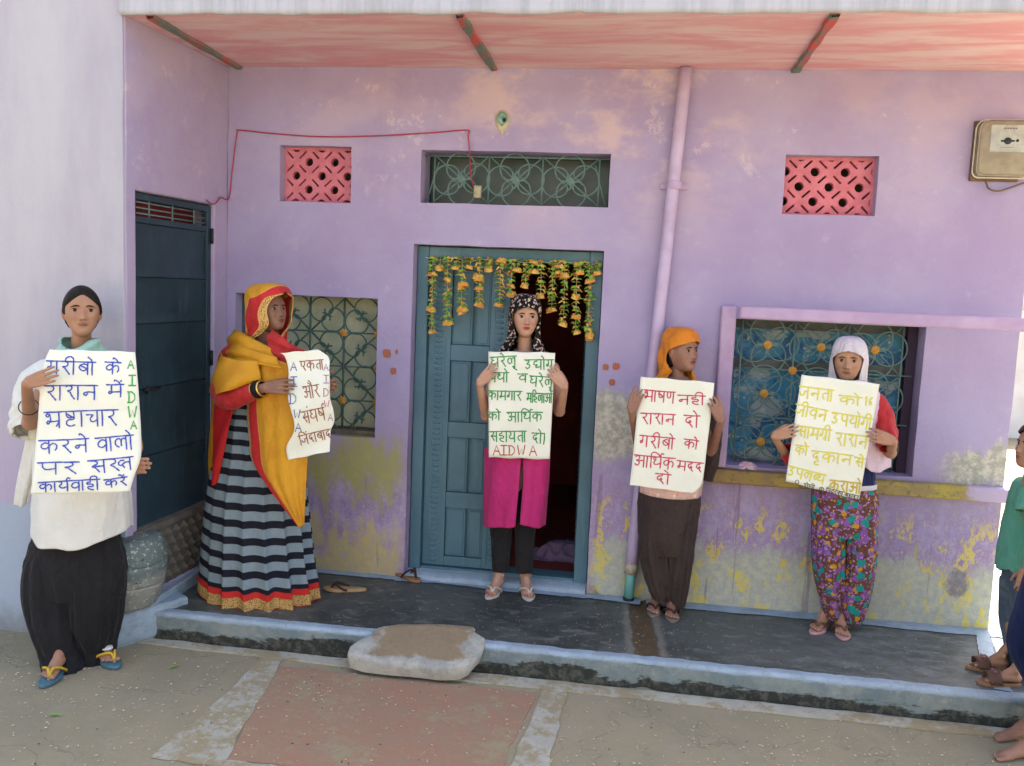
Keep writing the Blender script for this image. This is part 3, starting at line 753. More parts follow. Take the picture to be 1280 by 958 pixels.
def leaf(x0, x1, M=None):
    """stiles, rails, sunk panels, a strip of carved studs"""
    z0, z1 = .176, fz1-.068; ys = DY+.02; T = M or Matrix()
    def part(name, a, b, bev=.003):
        mb = MB(); mb.box(a, b); me = mb.mesh(name, M_wood); me.transform(T); o = link(name, me, door)
        m = o.modifiers.new('bevel', 'BEVEL'); m.width = bev; m.segments = 2; m.limit_method = 'ANGLE'
    w = x1-x0; sx = [x0, x0+.125*1, x0+w*.5+.010, x1-.105, x1]
    rails = [z0, z0+.085, None]
    zr = [(z0, z0+.055), (K(560, 636, DY).z, K(560, 624, DY).z+.035), (K(560, 545, DY).z-.01, K(560, 528, DY).z), (K(560, 451, DY).z, K(560, 431, DY).z), (z1-.05, z1)]
    part('stile', (x0, ys, z0), (x0+.125, ys+.035, z1)); part('stile', (x1-.105, ys, z0), (x1, ys+.035, z1))
    m = x0+.125+(x1-.105-x0-.125)*.56
    for k, (a, b) in enumerate(zr):
        part('rail', (x0+.1255, ys+.001, a), (x1-.1055, ys+.034, b))
    for (a, b), (c, d) in zip(zr, zr[1:]):
        part('panel', (x0+.1258, ys+.014, b+.0005), (m-.005, ys+.028, c-.0005), .006); part('panel', (m+.008, ys+.014, b+.0005), (x1-.1058, ys+.028, c-.0005), .006)
        for (p, q) in ((x0+.1258, m-.005), (m+.008, x1-.1058)):
            part('moulding', (p+.012, ys+.008, b+.014), (q-.012, ys+.0135, c-.014), .004)
    part('backing', (x0+.02, ys+.036, z0+.01), (x1-.02, ys+.042, z1-.01))
    # carved studs, up each stile
    mb = MB()
    for xs in (x0+.062, x1-.052):
        for s in (-1, 1):
            mb.box((xs+s*.030-.003, ys-.004, z0+.02), (xs+s*.030+.003, ys+.002, z1-.02))
        z = z0+.03
        while z < z1-.03:
            mb.ellipsoid((xs, ys, z), .022, .007, .010, 8, 4); z += .030
    me = mb.mesh('carving', M_wood, False); me.transform(T); link('carving', me, door)
lx0 = fx0+.064; lx1 = -.66
leaf(lx0, lx1)
# right leaf swung inwards, hinged on the right jamb
rx1 = fx1-.072
leaf(rx1-.42, rx1, Matrix.Translation((rx1, DY+.08, 0)) @ Matrix.Rotation(R(-86), 4, 'Z') @ Matrix.Translation((-rx1, -DY-.02, 0)))
# --- metal door in the return wall
md = bpy.data.objects.new('door', None); col.objects.link(md); md.parent = house; md.location = Vector((-2.225, -.5, .13))-Vector(house.location); md['label'] = 'dark blue sheet metal door in the side wall behind the left woman'
XD = -2.245
def mbox(name, y0, y1, z0, z1, x0, x1, mat, bev=.003, par=md):
    mb = MB(); mb.box((x0, y0, z0), (x1, y1, z1)); return mb.build(name, mat, par, bevel=bev)
zt0 = KX(200, 280, XD).z-.005
ya, yb = -.788, -.135
for z0, z1, ins in [(.53, 1.02, .0), (1.022, 1.43, .002), (1.432, 1.79, .0), (1.792, zt0, .001)]:
    pass
edges = [.525, .86, 1.19, 1.50, 1.72, zt0]
for a, b in zip(edges, edges[1:]):
    mb = MB(); rows = []
    for j in range(9):
        z = lerp(a+.002, b-.002, j/8); rows.append([Vector((XD-.012+.010*noise.noise(Vector((y*4, z*4, 1)))+.006*noise.noise(Vector((y*9, z*9, 1)))+(.008 if j in (0, 8) else 0), y, z)) for y in [lerp(ya+.03, yb-.03, i/14) for i in range(15)]])
    mb.grid(rows); mb.build('sheet_panel', M_metal_door, md, True)
mbox('door_frame', ya-.006, ya+.03, .50, 2.108, XD-.03, XD+.004, M_metal_door); mbox('door_frame', yb-.03, yb+.008, .50, 2.108, XD-.03, XD+.004, M_metal_door)
mbox('door_frame', ya+.031, yb-.031, 2.075, 2.107, XD-.03, XD+.002, M_metal_door); mbox('door_frame', ya+.031, yb-.031, zt0+.001, zt0+.03, XD-.03, XD+.002, M_metal_door)
for k in range(3):
    z = lerp(zt0+.045, 2.065, k/2); mb = MB(); mb.tube([(XD-.01, ya+.02, z), (XD-.01, yb-.02, z)], .004, 6); mb.build('bar', M_greygreen, md, True)
for k in range(3):
    y = lerp(ya+.14, yb-.14, k/2); mb = MB(); mb.tube([(XD-.005, y, zt0+.02), (XD-.005, y, 2.085)], .004, 6); mb.build('bar', M_greygreen, md, True)
mbox('backing', ya-.02, yb+.05, .5, zt0, XD-.045, XD-.035, M_metal_door, 0)
mbox('transom_backing', ya-.05, yb+.12, zt0, 2.1, XD-.10, XD-.09, simple('red_inner_cloth', (.20, .02, .03), (.08, .012, .016), 3, .9), 0)
for z in (.8, 1.3, 1.95):
    mb = MB(); mb.tube([(XD+.012, yb+.004, z-.04), (XD+.012, yb+.004, z+.04)], .009, 8); mb.build('hinge', M_black, md, True)
for z in (1.185,):
    mb = MB(); mb.tube([(XD+.008, ya+.08, z), (XD+.01, ya+.2, z)], .007, 8); mb.tube([(XD+.008, ya+.1, z-.02), (XD+.02, ya+.1, z+.02)], .006, 6); mb.build('latch', M_black, md, True)
# studded stone riser under the metal door
M_riser = simple('grey_brown_studded_cement', (.17, .155, .13), (.12, .11, .095), 12, .85, .2, .4, 50)
mbox('riser', ya-.03, -.10, .19, .525, -2.30, -2.222, M_riser)
rise = house.children[-1]
riser = mbox('stud_panel', ya-.03, -.10, .486, .522, -2.2215, -2.205, M_riser, .004, house)
stud = MB(); a, h = .034, .028
stud.add([(0, -a, 0), (0, 0, -a*1.15), (0, a, 0), (0, 0, a*1.15), (h, 0, .006)], [(0, 1, 4), (1, 2, 4), (2, 3, 4), (3, 0, 4)])
sme = stud.mesh('stud', M_riser)
for j in range(5):
    for i in range(11):
        y = -.82+i*.068+(j % 2)*.034; z = .225+j*.055
        if y < -.13: o = bpy.data.objects.new('stud', sme); col.objects.link(o); o.parent = riser; o.location = (-2.2225, y, z-.13+.13); o.location = Vector((-2.2218, y, z))-parent_origin(riser)
mb = MB(); mb.box((-2.23, -.80, .12), (-2.19, -.0, .19)); mb.build('skirting', M_blue, house, bevel=.006)
turn(md); turn(rise); turn(riser)
# --- drainpipe
mb = MB(); pt, pb = Vector((K(858, 82, -.045).x, -.045, CZ-.005)), Vector((K(790, 690, -.045).x, -.045, .30))
pts = [pt.lerp(pb, k/20)+Vector((.003*noise.noise(Vector((k, 0, 0))), 0, 0)) for k in range(21)]
pipe_o = mb.tube(pts, .031, 20).build('drainpipe', simple('lilac_pipe_paint', (.50, .41, .60), (.42, .33, .50), 6, .5, .4, .2, 30), house, True)
mb = MB(); mb.tube([pb+Vector((0, 0, .02)), pb+Vector((-.004, -.004, -.155))], .026, 20).build('drainpipe_end', simple('turquoise_pipe', (.10, .34, .30), (.14, .36, .36), 12, .5, .4), pipe_o, True)
mb = MB(); mb.tube([pb+Vector((-.004, -.004, -.150)), pb+Vector((-.005, -.004, -.168))], .029, 20).build('pipe_rim', M_black, pipe_o, True)
mb = MB(); mb.tube([pb+Vector((0, 0, .035)), pb+Vector((0, 0, -.02))], .034, 20).build('pipe_joint', simple('cream_tape', (.45, .40, .30), (.3, .26, .2), 30, .8), pipe_o, True)
mk = lambda c: c
cz_ = K(843, 232, -.045).z; cx_ = K(843, 232, -.045).x
mb = MB(); mb.tube([(cx_, -.045, cz_+.02), (cx_-.003, -.045, cz_-.02)], .037, 20); mb.box((cx_-.07, -.016, cz_-.016), (cx_+.07, -.0, cz_+.012)); mb.build('pipe_clamp', M_inner, pipe_o, False, bevel=.004)
# --- red stamped marks on the plaster
M_stamp = simple('red_brown_stamp', (.42, .10, .05), (.36, .14, .08), 40, .9, lo=.4, hi=.55)
def mark(px, py, w, h, seed):
    c = K(px, py, 0); mb = MB(); n = 26; ps = []
    for i in range(n):
        a = 2*pi*i/n; r = (abs(cos(a))**4+abs(sin(a))**4)**-.25*(1+.14*noise.noise(Vector((cos(a)*2+seed, sin(a)*2, 0))))
        ps.append((c.x+w*r*cos(a), -.0065, c.z+h*r*sin(a)))
    mb.add(ps+[(p[0], 0.01, p[2]) for p in ps], [tuple(range(n))[::-1]]+[(i, (i+1) % n, n+(i+1) % n, n+i) for i in range(n)])
    mb.build('painted_mark', M_stamp, house)
for a in [(484, 442, .019, .022, 1), (492, 464, .014, .017, 2), (757, 459, .014, .015, 4), (770, 458, .017, .017, 5), (765, 478, .015, .016, 6)]: mark(*a)
mark(496, 440, .005, .012, 3)
# ------------------------------------------------------------------ things on and around the porch
# --- added house across the lane, unseen: warms the bounce light, hides low sky
M_opp = simple('sunlit_ochre_plaster', (.50, .42, .32), (.42, .35, .27), 2, .9)
opp = empty('added_house', (0, -11, 0), 'plain ochre house added unseen across the lane to bounce warm light', 'house')
mb = MB(); mb.box((-14, -13, -.1), (14, -11, 3.6)); mb.build('wall', M_opp, opp)
mb = MB(); mb.box((-14.2, -13.1, 3.601), (14.2, -10.8, 3.75)); mb.build('roof', M_fascia, opp)
mb = MB(); mb.box((-1.0, -10.999, 0), (.1, -10.96, 2.1)); mb.build('door', M_wood, opp)
# --- beyond the right corner
bgw = empty('far_wall', (3.4, 6, 0), 'pale sunlit wall seen past the right corner of the house', 'wall')
mb = MB(); mb.box((2.3, 8, 0), (7, 8.3, 1.75)); mb.build('masonry', simple('pale_sunlit_plaster', (.72, .71, .68), (.62, .60, .56), 2, .9), bgw)
for k in range(3):
    mb = MB(); mb.tube([(3.3+k*.75, 7.93, 1.76+.02*k), (3.34+k*.75, 7.95, 3.1)], .05, 8); tag(mb.build('wooden_post', simple('weathered_wood', (.16, .11, .07), (.10, .07, .05), 9, .9), None, True), ['rough wooden post nearest the house corner, above the pale wall', 'middle rough wooden post above the pale sunlit wall', 'rough wooden post farthest right above the pale wall'][k], 'post', 'posts above the far wall')

# --- electricity meter
mt = empty('electricity_meter', K(1245, 190, 0), 'grey electricity meter with clear cover on a wooden board', 'meter')
ma, mbb = K(1212, 226, -.02), K(1270, 152, -.02); x0, z0 = ma.x, ma.z; x1, z1 = 1.80, K(1277, 152, -.02).z
mb = MB(); mb.box((x0, -.022, z0), (x1-.03, -.001, z1)); mb.build('board', simple('brown_board', (.16, .10, .07), (.10, .07, .05), 8, .8), mt, bevel=.003)
def rounded(x0, x1, z0, z1, r, y, n=8, top_in=0):
    ps = []
    for cx, cz, a0 in ((x1-r, z1-r, 0), (x0+r, z1-r, pi/2), (x0+r*.6, z0+r*.6, pi), (x1-r*.6, z0+r*.6, 1.5*pi)):
        rr = r if a0 < 2 else r*.6
        for k in range(n+1): a = a0+pi/2*k/n; ps.append(Vector((cx+rr*cos(a), y, cz+rr*sin(a))))
    return ps
def lens(name, x0, x1, z0, z1, r, y0, y1, mat, par, shrink=.012):
    mb = MB(); rows = [rounded(x0, x1, z0, z1, r, y0), rounded(x0+.002, x1-.002, z0+.002, z1-.002, r, lerp(y0, y1, .6)), rounded(x0+shrink*.5, x1-shrink*.5, z0+shrink*.5, z1-shrink*.5, r*.9, lerp(y0, y1, .92)), rounded(x0+shrink, x1-shrink, z0+shrink, z1-shrink, r*.8, y1)]
    mb.grid(rows, closed_u=True); n = len(rows[0]); b = 3*n; mb.f.append(tuple(b+k for k in range(n))); mb.uv.append([(0, 0)]*n); mb.mi.append(0)
    return mb.build(name, mat, par, True)
mx0, mx1, mz0, mz1 = x0+.012, x1-.004, z0+.022, z1-.004
lens('case', mx0, mx1, mz0, mz1, .045, -.022, -.062, simple('beige_meter_case', (.40, .36, .28), (.32, .28, .22), 20, .45, .5), mt)
lens('dial_plate', mx0+.045, mx1-.022, lerp(mz0, mz1, .42), mz1-.022, .008, -.062, -.066, simple('white_dial', (.62, .68, .68), None, 30, .5), mt, .002)
for yy, ins, rr_ in ((-.060, .000, .0035), (-.030, -.008, .004)):
    MB().tube([Vector((p.x, yy, p.z)) for p in rounded(mx0+ins, mx1-ins, mz0+ins, mz1-ins, .048, 0)], rr_, 8, closed=True).build('cover_rim', simple('pale_edge_line', (.62, .58, .47), None, 20, .25, .6), mt, True)  # pale opaque tubes added to make the clear cover's edges show
zc = lerp(mz0, mz1, .62); xc = lerp(mx0, mx1, .53)
mb = MB(); mb.ellipsoid((xc, -.067, zc), .017, .003, .016); mb.box((xc-.03, -.068, zc-.004), (xc+.03, -.0665, zc+.004)); mb.ellipsoid((xc+.042, -.067, zc+.002), .007, .002, .007); mb.build('dial', simple('dark_dial', (.03, .04, .04), None, 30, .4), mt, True)
mb = MB()
for k in range(5): mb.box((xc-.02+k*.012, -.0675, mz1-.042), (xc-.012+k*.012, -.0664, mz1-.036))
mb.box((xc-.03, -.0675, zc-.030), (xc+.03, -.0666, zc-.0285))
mb.build('fine_print', simple('print', (.2, .22, .22), None, 9), mt)
n_ = N('clear_plastic', .12, .5); n_.b.inputs['Transmission Weight'].default_value = 1.0; n_.b.inputs['IOR'].default_value = 1.2; M_clear = n_.out((.93, .92, .86))
lens('cover', mx0-.006, mx1+.006, mz0-.006, mz1+.005, .05, -.0235, -.086, M_clear, mt, .02)
def meter_wire():
    ps = [K(1232, 226, -.03), K(1236, 236, -.035), K(1248, 239, -.03), K(1262, 235, -.02), K(1280, 229, -.012), K(1300, 224, -.01)]
    MB().tube(spline(ps, 8), .0045, 6).build('cable', simple('brown_cable', (.16, .11, .08), None, 9), mt, True)
meter_wire()
# --- red wire
ps = [KX(258, 250, -2.218), KX(264, 255, -2.214), KX(270, 254, -2.212), KX(276, 247, -2.210), K(286, 248, -.012), K(290, 215, -.010), K(296, 168, -.010), K(300, 163, -.012), K(340, 167, -.010), K(400, 171, -.012), K(470, 170, -.01), K(540, 166, -.01), K(583, 163, -.012), K(585, 170, -.012), K(587, 190, -.012), K(588, 215, .055), K(592, 234, .055)]
wr = MB().tube(spline(ps, 7), .0034, 6).build('red_wire', simple('red_wire_plastic', (.42, .02, .06), None, 9, .4, .5, 0), None, True)
tag(wr, 'thin red wire running along the wall into the transom window', 'wire')
tg = MB(); c = K(597, 240, .05); tg.box((c.x-.020, c.y-.012, c.z-.033), (c.x+.020, c.y+.012, c.z+.033)); o = tg.build('wire_plug', simple('cream_plug', (.42, .38, .26), (.25, .22, .14), 40, .6), wr, bevel=.006)
# --- little leaf shaped ornament over the transom
orn = empty('wall_ornament', K(628, 153, 0), 'small green leaf shaped mirror ornament above the transom window', 'ornament')
def leaf_shape(px, py, wpx, h1, h2, y0, y1, name, mat):
    mb = MB(); n = 32; rows = [[], [], []]
    for i in range(n):
        a = 2*pi*i/n; x = wpx*cos(a); z = (h1 if sin(a) > 0 else h2)*sin(a)
        if sin(a) < 0: x *= (1-abs(sin(a))**2.2*.9)
        for r, (f, yy) in enumerate(((1, y0), (.95, y1), (.6, y1-.003))):
            p = K(px, py, 0); rows[r].append(Vector((p.x+x*f, yy, p.z+z*f)))
    mb.grid(rows, closed_u=True); mb.f.append(tuple(2*n+k for k in range(n))); mb.uv.append([(0, 0)]*n); mb.mi.append(0)
    return mb.build(name, mat, orn, True)
leaf_shape(628, 149, .040, .045, .085, .002, -.008, 'backing', simple('cream_clay', (.55, .48, .32), (.42, .38, .30), 40, .7))
leaf_shape(628, 149.5, .032, .037, .040, -.008, -.014, 'mirror', simple('green_enamel', (.10, .24, .18), (.25, .38, .32), 70, .3, .5))
p = K(631, 151, 0); mb = MB(); mb.ellipsoid((p.x, -.017, p.z), .011, .004, .012, 10, 6); mb.build('pupil', M_black, orn, True)

# --- leaf and flower door garland
gar = empty('door_garland', K(640, 320, .06), 'door garland of hanging green leaf and yellow orange flower strings', 'garland')
M_leafg = simple('green_cloth_leaf', (.13, .30, .035), (.24, .40, .06), 60, .7, lo=.4, hi=.6)
def petal_mat(nm, a, b):
    return simple(nm, a, b, 45, .65, lo=.42, hi=.58)
M_pet = [petal_mat('orange_yellow_petal', (.60, .24, .05), (.66, .46, .10)), petal_mat('yellow_petal', (.66, .50, .12), (.60, .34, .06)), petal_mat('red_orange_petal', (.50, .12, .04), (.62, .36, .08))]
def tuft(seed, kind):
    rnd = random.Random(seed); mb = MB(); nl = 5+rnd.randint(0, 2)
    for k in range(nl):
        a = 2*pi*k/nl+rnd.uniform(-.4, .4); L = rnd.uniform(.020, .034); wd = rnd.uniform(.008, .013); dz = rnd.uniform(-.012, .010)
        d = Vector((cos(a), sin(a)*.8, 0)); s = Vector((-sin(a), cos(a)*.8, 0)); z = Vector((0, 0, 1))
        m = 0 if rnd.random() < .58 else 1
        mb.add([Vector((0, 0, .003)), d*L*.5+s*wd+z*.004, d*L+z*dz, d*L*.5-s*wd+z*.004, d*L*.55+z*(.009)], [(0, 4, 1), (1, 4, 2), (2, 4, 3), (3, 4, 0)], mi=m)
    if kind: # a cupped flower facing down
        rows = [[(r*cos(2*pi*i/9)*(1+.15*(i % 2)), r*.8*sin(2*pi*i/9)*(1+.15*(i % 2)), zz) for i in range(9)] for r, zz in ((.004, .004), (.020, .001), (.025, -.016+.004*(seed % 2)))]
        mb.grid(rows, closed_u=True, mi=1)
    return mb
tuft_me = []
for s in range(9):
    kind = 1 if s % 3 == 0 else 0; tuft_me.append(tuft(s, kind).mesh('tuft', [M_leafg, M_pet[s % 3]], False))
M_cord = simple('pale_cord', (.6, .55, .4), None, 9)
GY = .055
strands = [(541, 333, 415), (560, 333, 403), (578, 331, 391), (600, 333, 381), (626, 336, 381), (640, 336, 368), (658, 336, 357), (677, 337, 370), (691, 338, 388), (706, 339, 405), (721, 340, 416), (737, 339, 423), (551, 322, 335), (571, 322, 334), (589, 323, 334), (611, 324, 336), (648, 326, 338), (667, 327, 340), (699, 328, 342), (727, 326, 340), (748, 328, 341)]
rg = random.Random(4)
for px, ya_, yb_ in strands:
    top = K(px, 321+(px-535)*.035, GY); bot = K(px-1.5, yb_, GY-.01)
    cord = MB().tube([top, bot], .0016, 5).build('strand', M_cord, gar, True)
    L = (top-bot).length; n = max(1, int(L/.021)); off = parent_origin(cord)
    for k in range(n+1):
        t = (k+.3)/(n+.6); p = top.lerp(bot, t)
        me = tuft_me[rg.choice([1, 2, 4, 5, 7, 8, 1, 5]) if k < n else rg.choice([0, 3, 6])]
        if rg.random() < .10: me = tuft_me[rg.choice([0, 3, 6])]
        o = bpy.data.objects.new('tuft', me); col.objects.link(o); o.parent = cord
        o.location = p+Vector((rg.uniform(-.006, .006), rg.uniform(-.006, .004), 0))-off; o.rotation_euler = (rg.uniform(-.35, .35), rg.uniform(-.35, .35), rg.uniform(0, 6.28)); sc_ = rg.uniform(.95, 1.35); o.scale = (sc_, sc_, sc_)
ps = [K(532+i*12, 322+i*12*.035+2.2*sin(pi*(i % 3)/3), GY+.004) for i in range(19)]
MB().tube(spline(ps, 3), .002, 5).build('cord', M_cord, gar, True)

# --- stone slab step on the kerb
def slab():
    st = tag(link('stone_step', bpy.data.meshes.new('stone_step')), 'thick whitewashed stone slab lying across the porch edge as a step', 'step')
    top = [(441, 806), (462, 794), (478, 784), (540, 780), (588, 783), (607, 799), (596, 822), (573, 842), (505, 836), (447, 826)]
    # outline on the top plane
    zt = .185; pts = [KP(a, b, .190, -.66, .36) for a, b in [(441, 808), (463, 794), (480, 783), (530, 780), (587, 783), (592, 789), (606, 799), (594, 818), (572, 832), (510, 828), (446, 820)]]
    ring = spline([tuple(p) for p in pts], 5, True); bm = bmesh.new(); prof = [(.0, 0), (.004, -.004), (.010, -.02), (.006, -.05), (-.004, -.085)]
    c = sum((Vector(p) for p in ring), Vector())/len(ring); R_ = []
    for o_, dz in prof:
        rr = []
        for p in ring:
            v = Vector(p); d = (v-c).normalized(); nz = noise.noise(v*9)*.014+abs(noise.noise(v*31))*-.008+noise.noise(v*25+Vector((0, 0, dz*40)))*.005
            fr_ = sstep(-.70, -.80, v.y); th = lerp(.052, .162, fr_)/.085; rr.append(bm.verts.new((v.x+d.x*(o_+nz), v.y+d.y*(o_+nz), lerp(v.z, max(v.z-.05, .134) if v.y > -.79 else max(.008, v.z-.069), -dz/.085)+noise.noise(v*12)*.004*(1+dz/.085))))
        R_.append(rr)
    n = len(ring)
    for a, b in zip(R_, R_[1:]):
        for i in range(n): bm.faces.new((a[i], b[i], b[(i+1) % n], a[(i+1) % n]))
    rings = R_[0]; prev = rings
    for f in (.8, .6, .4, .2):
        cur = []
        for i, p in enumerate(ring):
            v = c.lerp(Vector(p), f); cur.append(bm.verts.new((v.x, v.y, v.z+noise.noise(v*8)*.005-.002)))
        for i in range(n): bm.faces.new((prev[i], prev[(i+1) % n], cur[(i+1) % n], cur[i]))
        prev = cur
    bm.faces.new(prev); bmesh.ops.recalc_face_normals(bm, faces=bm.faces); bm.to_mesh(st.data); bm.free()
    st.data.materials.append(M_stone); st.data.polygons.foreach_set('use_smooth', [True]*len(st.data.polygons))
slab()
# --- pale blue kerb block at the left end
kb = MB(); a = [KZ(22*0+130, 800, .16), KZ(160, 780, .16), KZ(210, 741, .16), KZ(224, 740, .16), KZ(229, 748, .16), KZ(222, 765, .16), KZ(137, 806, .16)]
A0, A1 = Vector((-2.47, -1.10, 0)), Vector((-2.13, -.62, 0)); t = (A1-A0).normalized(); nn = Vector((t.y, -t.x, 0))
rows = []
for o_, z in [(-.12, .0), (-.12, .150), (-.11, .16), (.045, .163), (.058, .150), (.062, .10), (.055, .02), (.04, -.02)]:
    rows.append([A0.lerp(A1, k/20)+nn*(o_*(1 if k < 19 else .8)+.006*noise.noise(Vector((k*.4, z*20, 0))))+Vector((0, 0, z+.004*noise.noise(Vector((k*.5, o_*20, 7))))) for k in range(21)])
kb.grid(rows, flip=True)
for e in (0, 20):
    b = len(kb.v); kb.v += [tuple(r[e]) for r in rows]; kb.f.append(tuple(b+i for i in range(len(rows)))[::(1 if e else -1)]); kb.uv.append([(0, 0)]*len(rows)); kb.mi.append(0)
tag(kb.build('kerb_block', M_blue, None, False, bevel=.006), 'pale blue painted cement kerb block under the battered drum', 'kerb block')
# --- battered drum
def drum_material():
    n = N('battered_painted_drum', .55, .4, .2); z = n.sep()[2]; b = n.noise(9, 8, .75); c = n.noise(38, 8, .8)
    base = n.mix(n.step(n.add(z, n.mul(b, .12)), .42, .36), (.15, .19, .175), (.31, .31, .27))
    base = n.mix(n.mul(n.step(b, .45, .62), .6), base, (.14, .20, .19))
    base = n.mix(n.step(c, .56, .59), base, (.55, .56, .52)); base = n.mix(n.step(n.noise(14, 8, .8, n.map(n.obj, (1, 1, 2))), .60, .63), base, (.05, .06, .055))
    n.bump(n.add(b, n.mul(c, .4)), .7, .012); return n.out(base)
dc = Vector((-2.335, -.80, .165)); mb = MB(); rows = []
prof = [(0, .0), (.10, .0), (.135, .006), (.150, .03), (.168, .09), (.176, .13), (.172, .137), (.178, .145), (.182, .20), (.181, .245), (.176, .252), (.180, .262), (.172, .33), (.158, .372), (.13, .392), (.08, .398), (.0, .400)]
for r, z in spline(prof, 2):
    r = max(r, .0005); rows.append([dc+Vector((cos(a)*r*1.08*(1+.045*noise.noise(Vector((cos(a)*1.5, sin(a)*1.5, z*6)))+.02*noise.noise(Vector((cos(a)*5, sin(a)*5, z*20)))), sin(a)*r*(1+.045*noise.noise(Vector((cos(a)*1.5, sin(a)*1.5, z*6)))), z*.88+.012*noise.noise(Vector((cos(a)*2, sin(a)*2, 5)))*(z/.3))) for a in [2*pi*i/56 for i in range(56)]])
mb.grid(rows, closed_u=True); tag(mb.build('drum', drum_material(), None, True), 'battered grey green round drum with flaking paint beside the metal door', 'drum')

# --- loose sandals
def sole_outline(L, W, n=36):
    """heel at y=0, toe at y=-L"""
    ps = []
    for i in range(n):
        a = 2*pi*i/n; s = .5-.5*cos(a); side = 1 if a < pi else -1
        w_ = W*(.62*sin(pi*min(1, s*1.0))**.5 if s < .5 else sin(pi*s)**.5*(.62+.38*sstep(.45, .72, s)))
        ps.append((side*abs(w_)*.5+(.006*sin(pi*s)), -L*s))
    return ps
def sole(mb, T, L, W, th, rise=.004, mi=0):
    ps = sole_outline(L, W); n = len(ps)
    lo = [T@Vector((x, y, 0)) for x, y in ps]; up = [T@Vector((x, y, th)) for x, y in ps]; mid = [T@Vector((x*1.04, y*1.01, th*.5)) for x, y in ps]; inn = [T@Vector((x*.9, (y+L/2)*.95-L/2, th+.001)) for x, y in ps]
    b = len(mb.v); mb.grid([lo, mid, up, inn], closed_u=True, mi=mi)
    mb.f.append(tuple(b+k for k in range(n))[::-1]); mb.uv.append([(0, 0)]*n); mb.mi.append(mi)
    mb.f.append(tuple(b+3*n+k for k in range(n))); mb.uv.append([(0, 0)]*n); mb.mi.append(mi)
def sandal(name, heel, ang, L, W, msole, mstrap, parent=None, label=None, strap='thong', foot_h=.045, z=None, th=.016):
    """ang: turn about Z, 0 = toes towards the camera; returns the root"""
    T = Matrix.Translation(heel) @ Matrix.Rotation(ang, 4, 'Z')
    root = parent
    if parent is None: root = empty(name, heel, label, 'sandal', 'loose sandals on the porch')
    mb = MB(); sole(mb, T, L, W, th); so_ = mb.build('sole', msole, root, True, bevel=.003)
    mb = MB(); H = foot_h
    if strap == 'thong':
        post = Vector((.008, -L*.80, th)); 
        for s in (-1, 1):
            pts = [post, post+Vector((s*.008, .015, H*.75)), Vector((s*W*.34, -L*.62, H*.95)), Vector((s*W*.47, -L*.50, H*.55)), Vector((s*W*.45, -L*.42, th-.002))]
            mb.tube([T@Vector(p) for p in spline(pts, 6)], .0058, 8)
    else:
        n = 12; rows = []
        for yy in (-L*.78, -L*.70, -L*.60, -L*.50):
            rows.append([T@Vector((W*.50*cos(pi*k/n), yy-.01*sin(pi*k/n), th-.002+(H+ .25*(L*.78+yy))*sin(pi*k/n))) for k in range(n+1)])
        mb.grid(rows)
    mb.build('strap', mstrap, root if parent else root, True, solid=0 if strap == 'thong' else .003)
    return root
M_tan = simple('tan_rubber', (.30, .16, .085), (.24, .13, .07), 20, .7); M_darkstrap = simple('dark_strap', (.05, .018, .015), None, 9, .6); M_pale = simple('pale_tan_rubber', (.42, .28, .14), (.34, .22, .11), 20, .7)
sandal('flip_flop', KZ(494, 719, .134), R(62), .185, .075, M_tan, M_darkstrap, label='brown flip-flop with dark strap beside the door sill', foot_h=.058)
sandal('flip_flop', KZ(458, 739, .134), R(-80), .225, .080, M_pale, M_darkstrap, label='pale tan flip-flop lying on the floor right of the striped skirt', foot_h=.03)

# --- cloths
def heap(name, c, sx, sy, h, mat, label, cat, seed=0, flat=.5):
    mb = MB(); rows = []; n = 34
    for j in range(n+1):
        rows.append([])
        for i in range(n+1):
            u, v = i/n*2-1, j/n*2-1; r = sqrt(u*u+v*v); e = max(0, 1-r**2.6)
            k = 1-abs(noise.noise(Vector((u*2.2+seed, v*2.2, seed))))*1.3
            rows[-1].append(Vector((c.x+sx*u*(1-.12*abs(v)), c.y+sy*v*(1-.12*abs(u)), c.z+h*e**.6*max(.1, k))))
    mb.grid(rows); return tag(mb.build(name, mat, None, True, solid=.004), label, cat)
M_pinkcloth = simple('pink_white_cloth', (.62, .36, .48), (.70, .62, .66), 30, .95, lo=.42, hi=.55)
heap('folded_cloth', Vector((K(935, 582, -.005).x, .02, .868)), .052, .03, .036, M_pinkcloth, 'small pink and white folded cloth on the window ledge', 'cloth', 3)
heap('crumpled_cloth', Vector((-.34, .62, .13)), .20, .12, .10, simple('lilac_cloth', (.30, .22, .38), (.24, .17, .30), 9, .95), 'crumpled lilac cloth on the floor inside the doorway', 'cloth', 9)
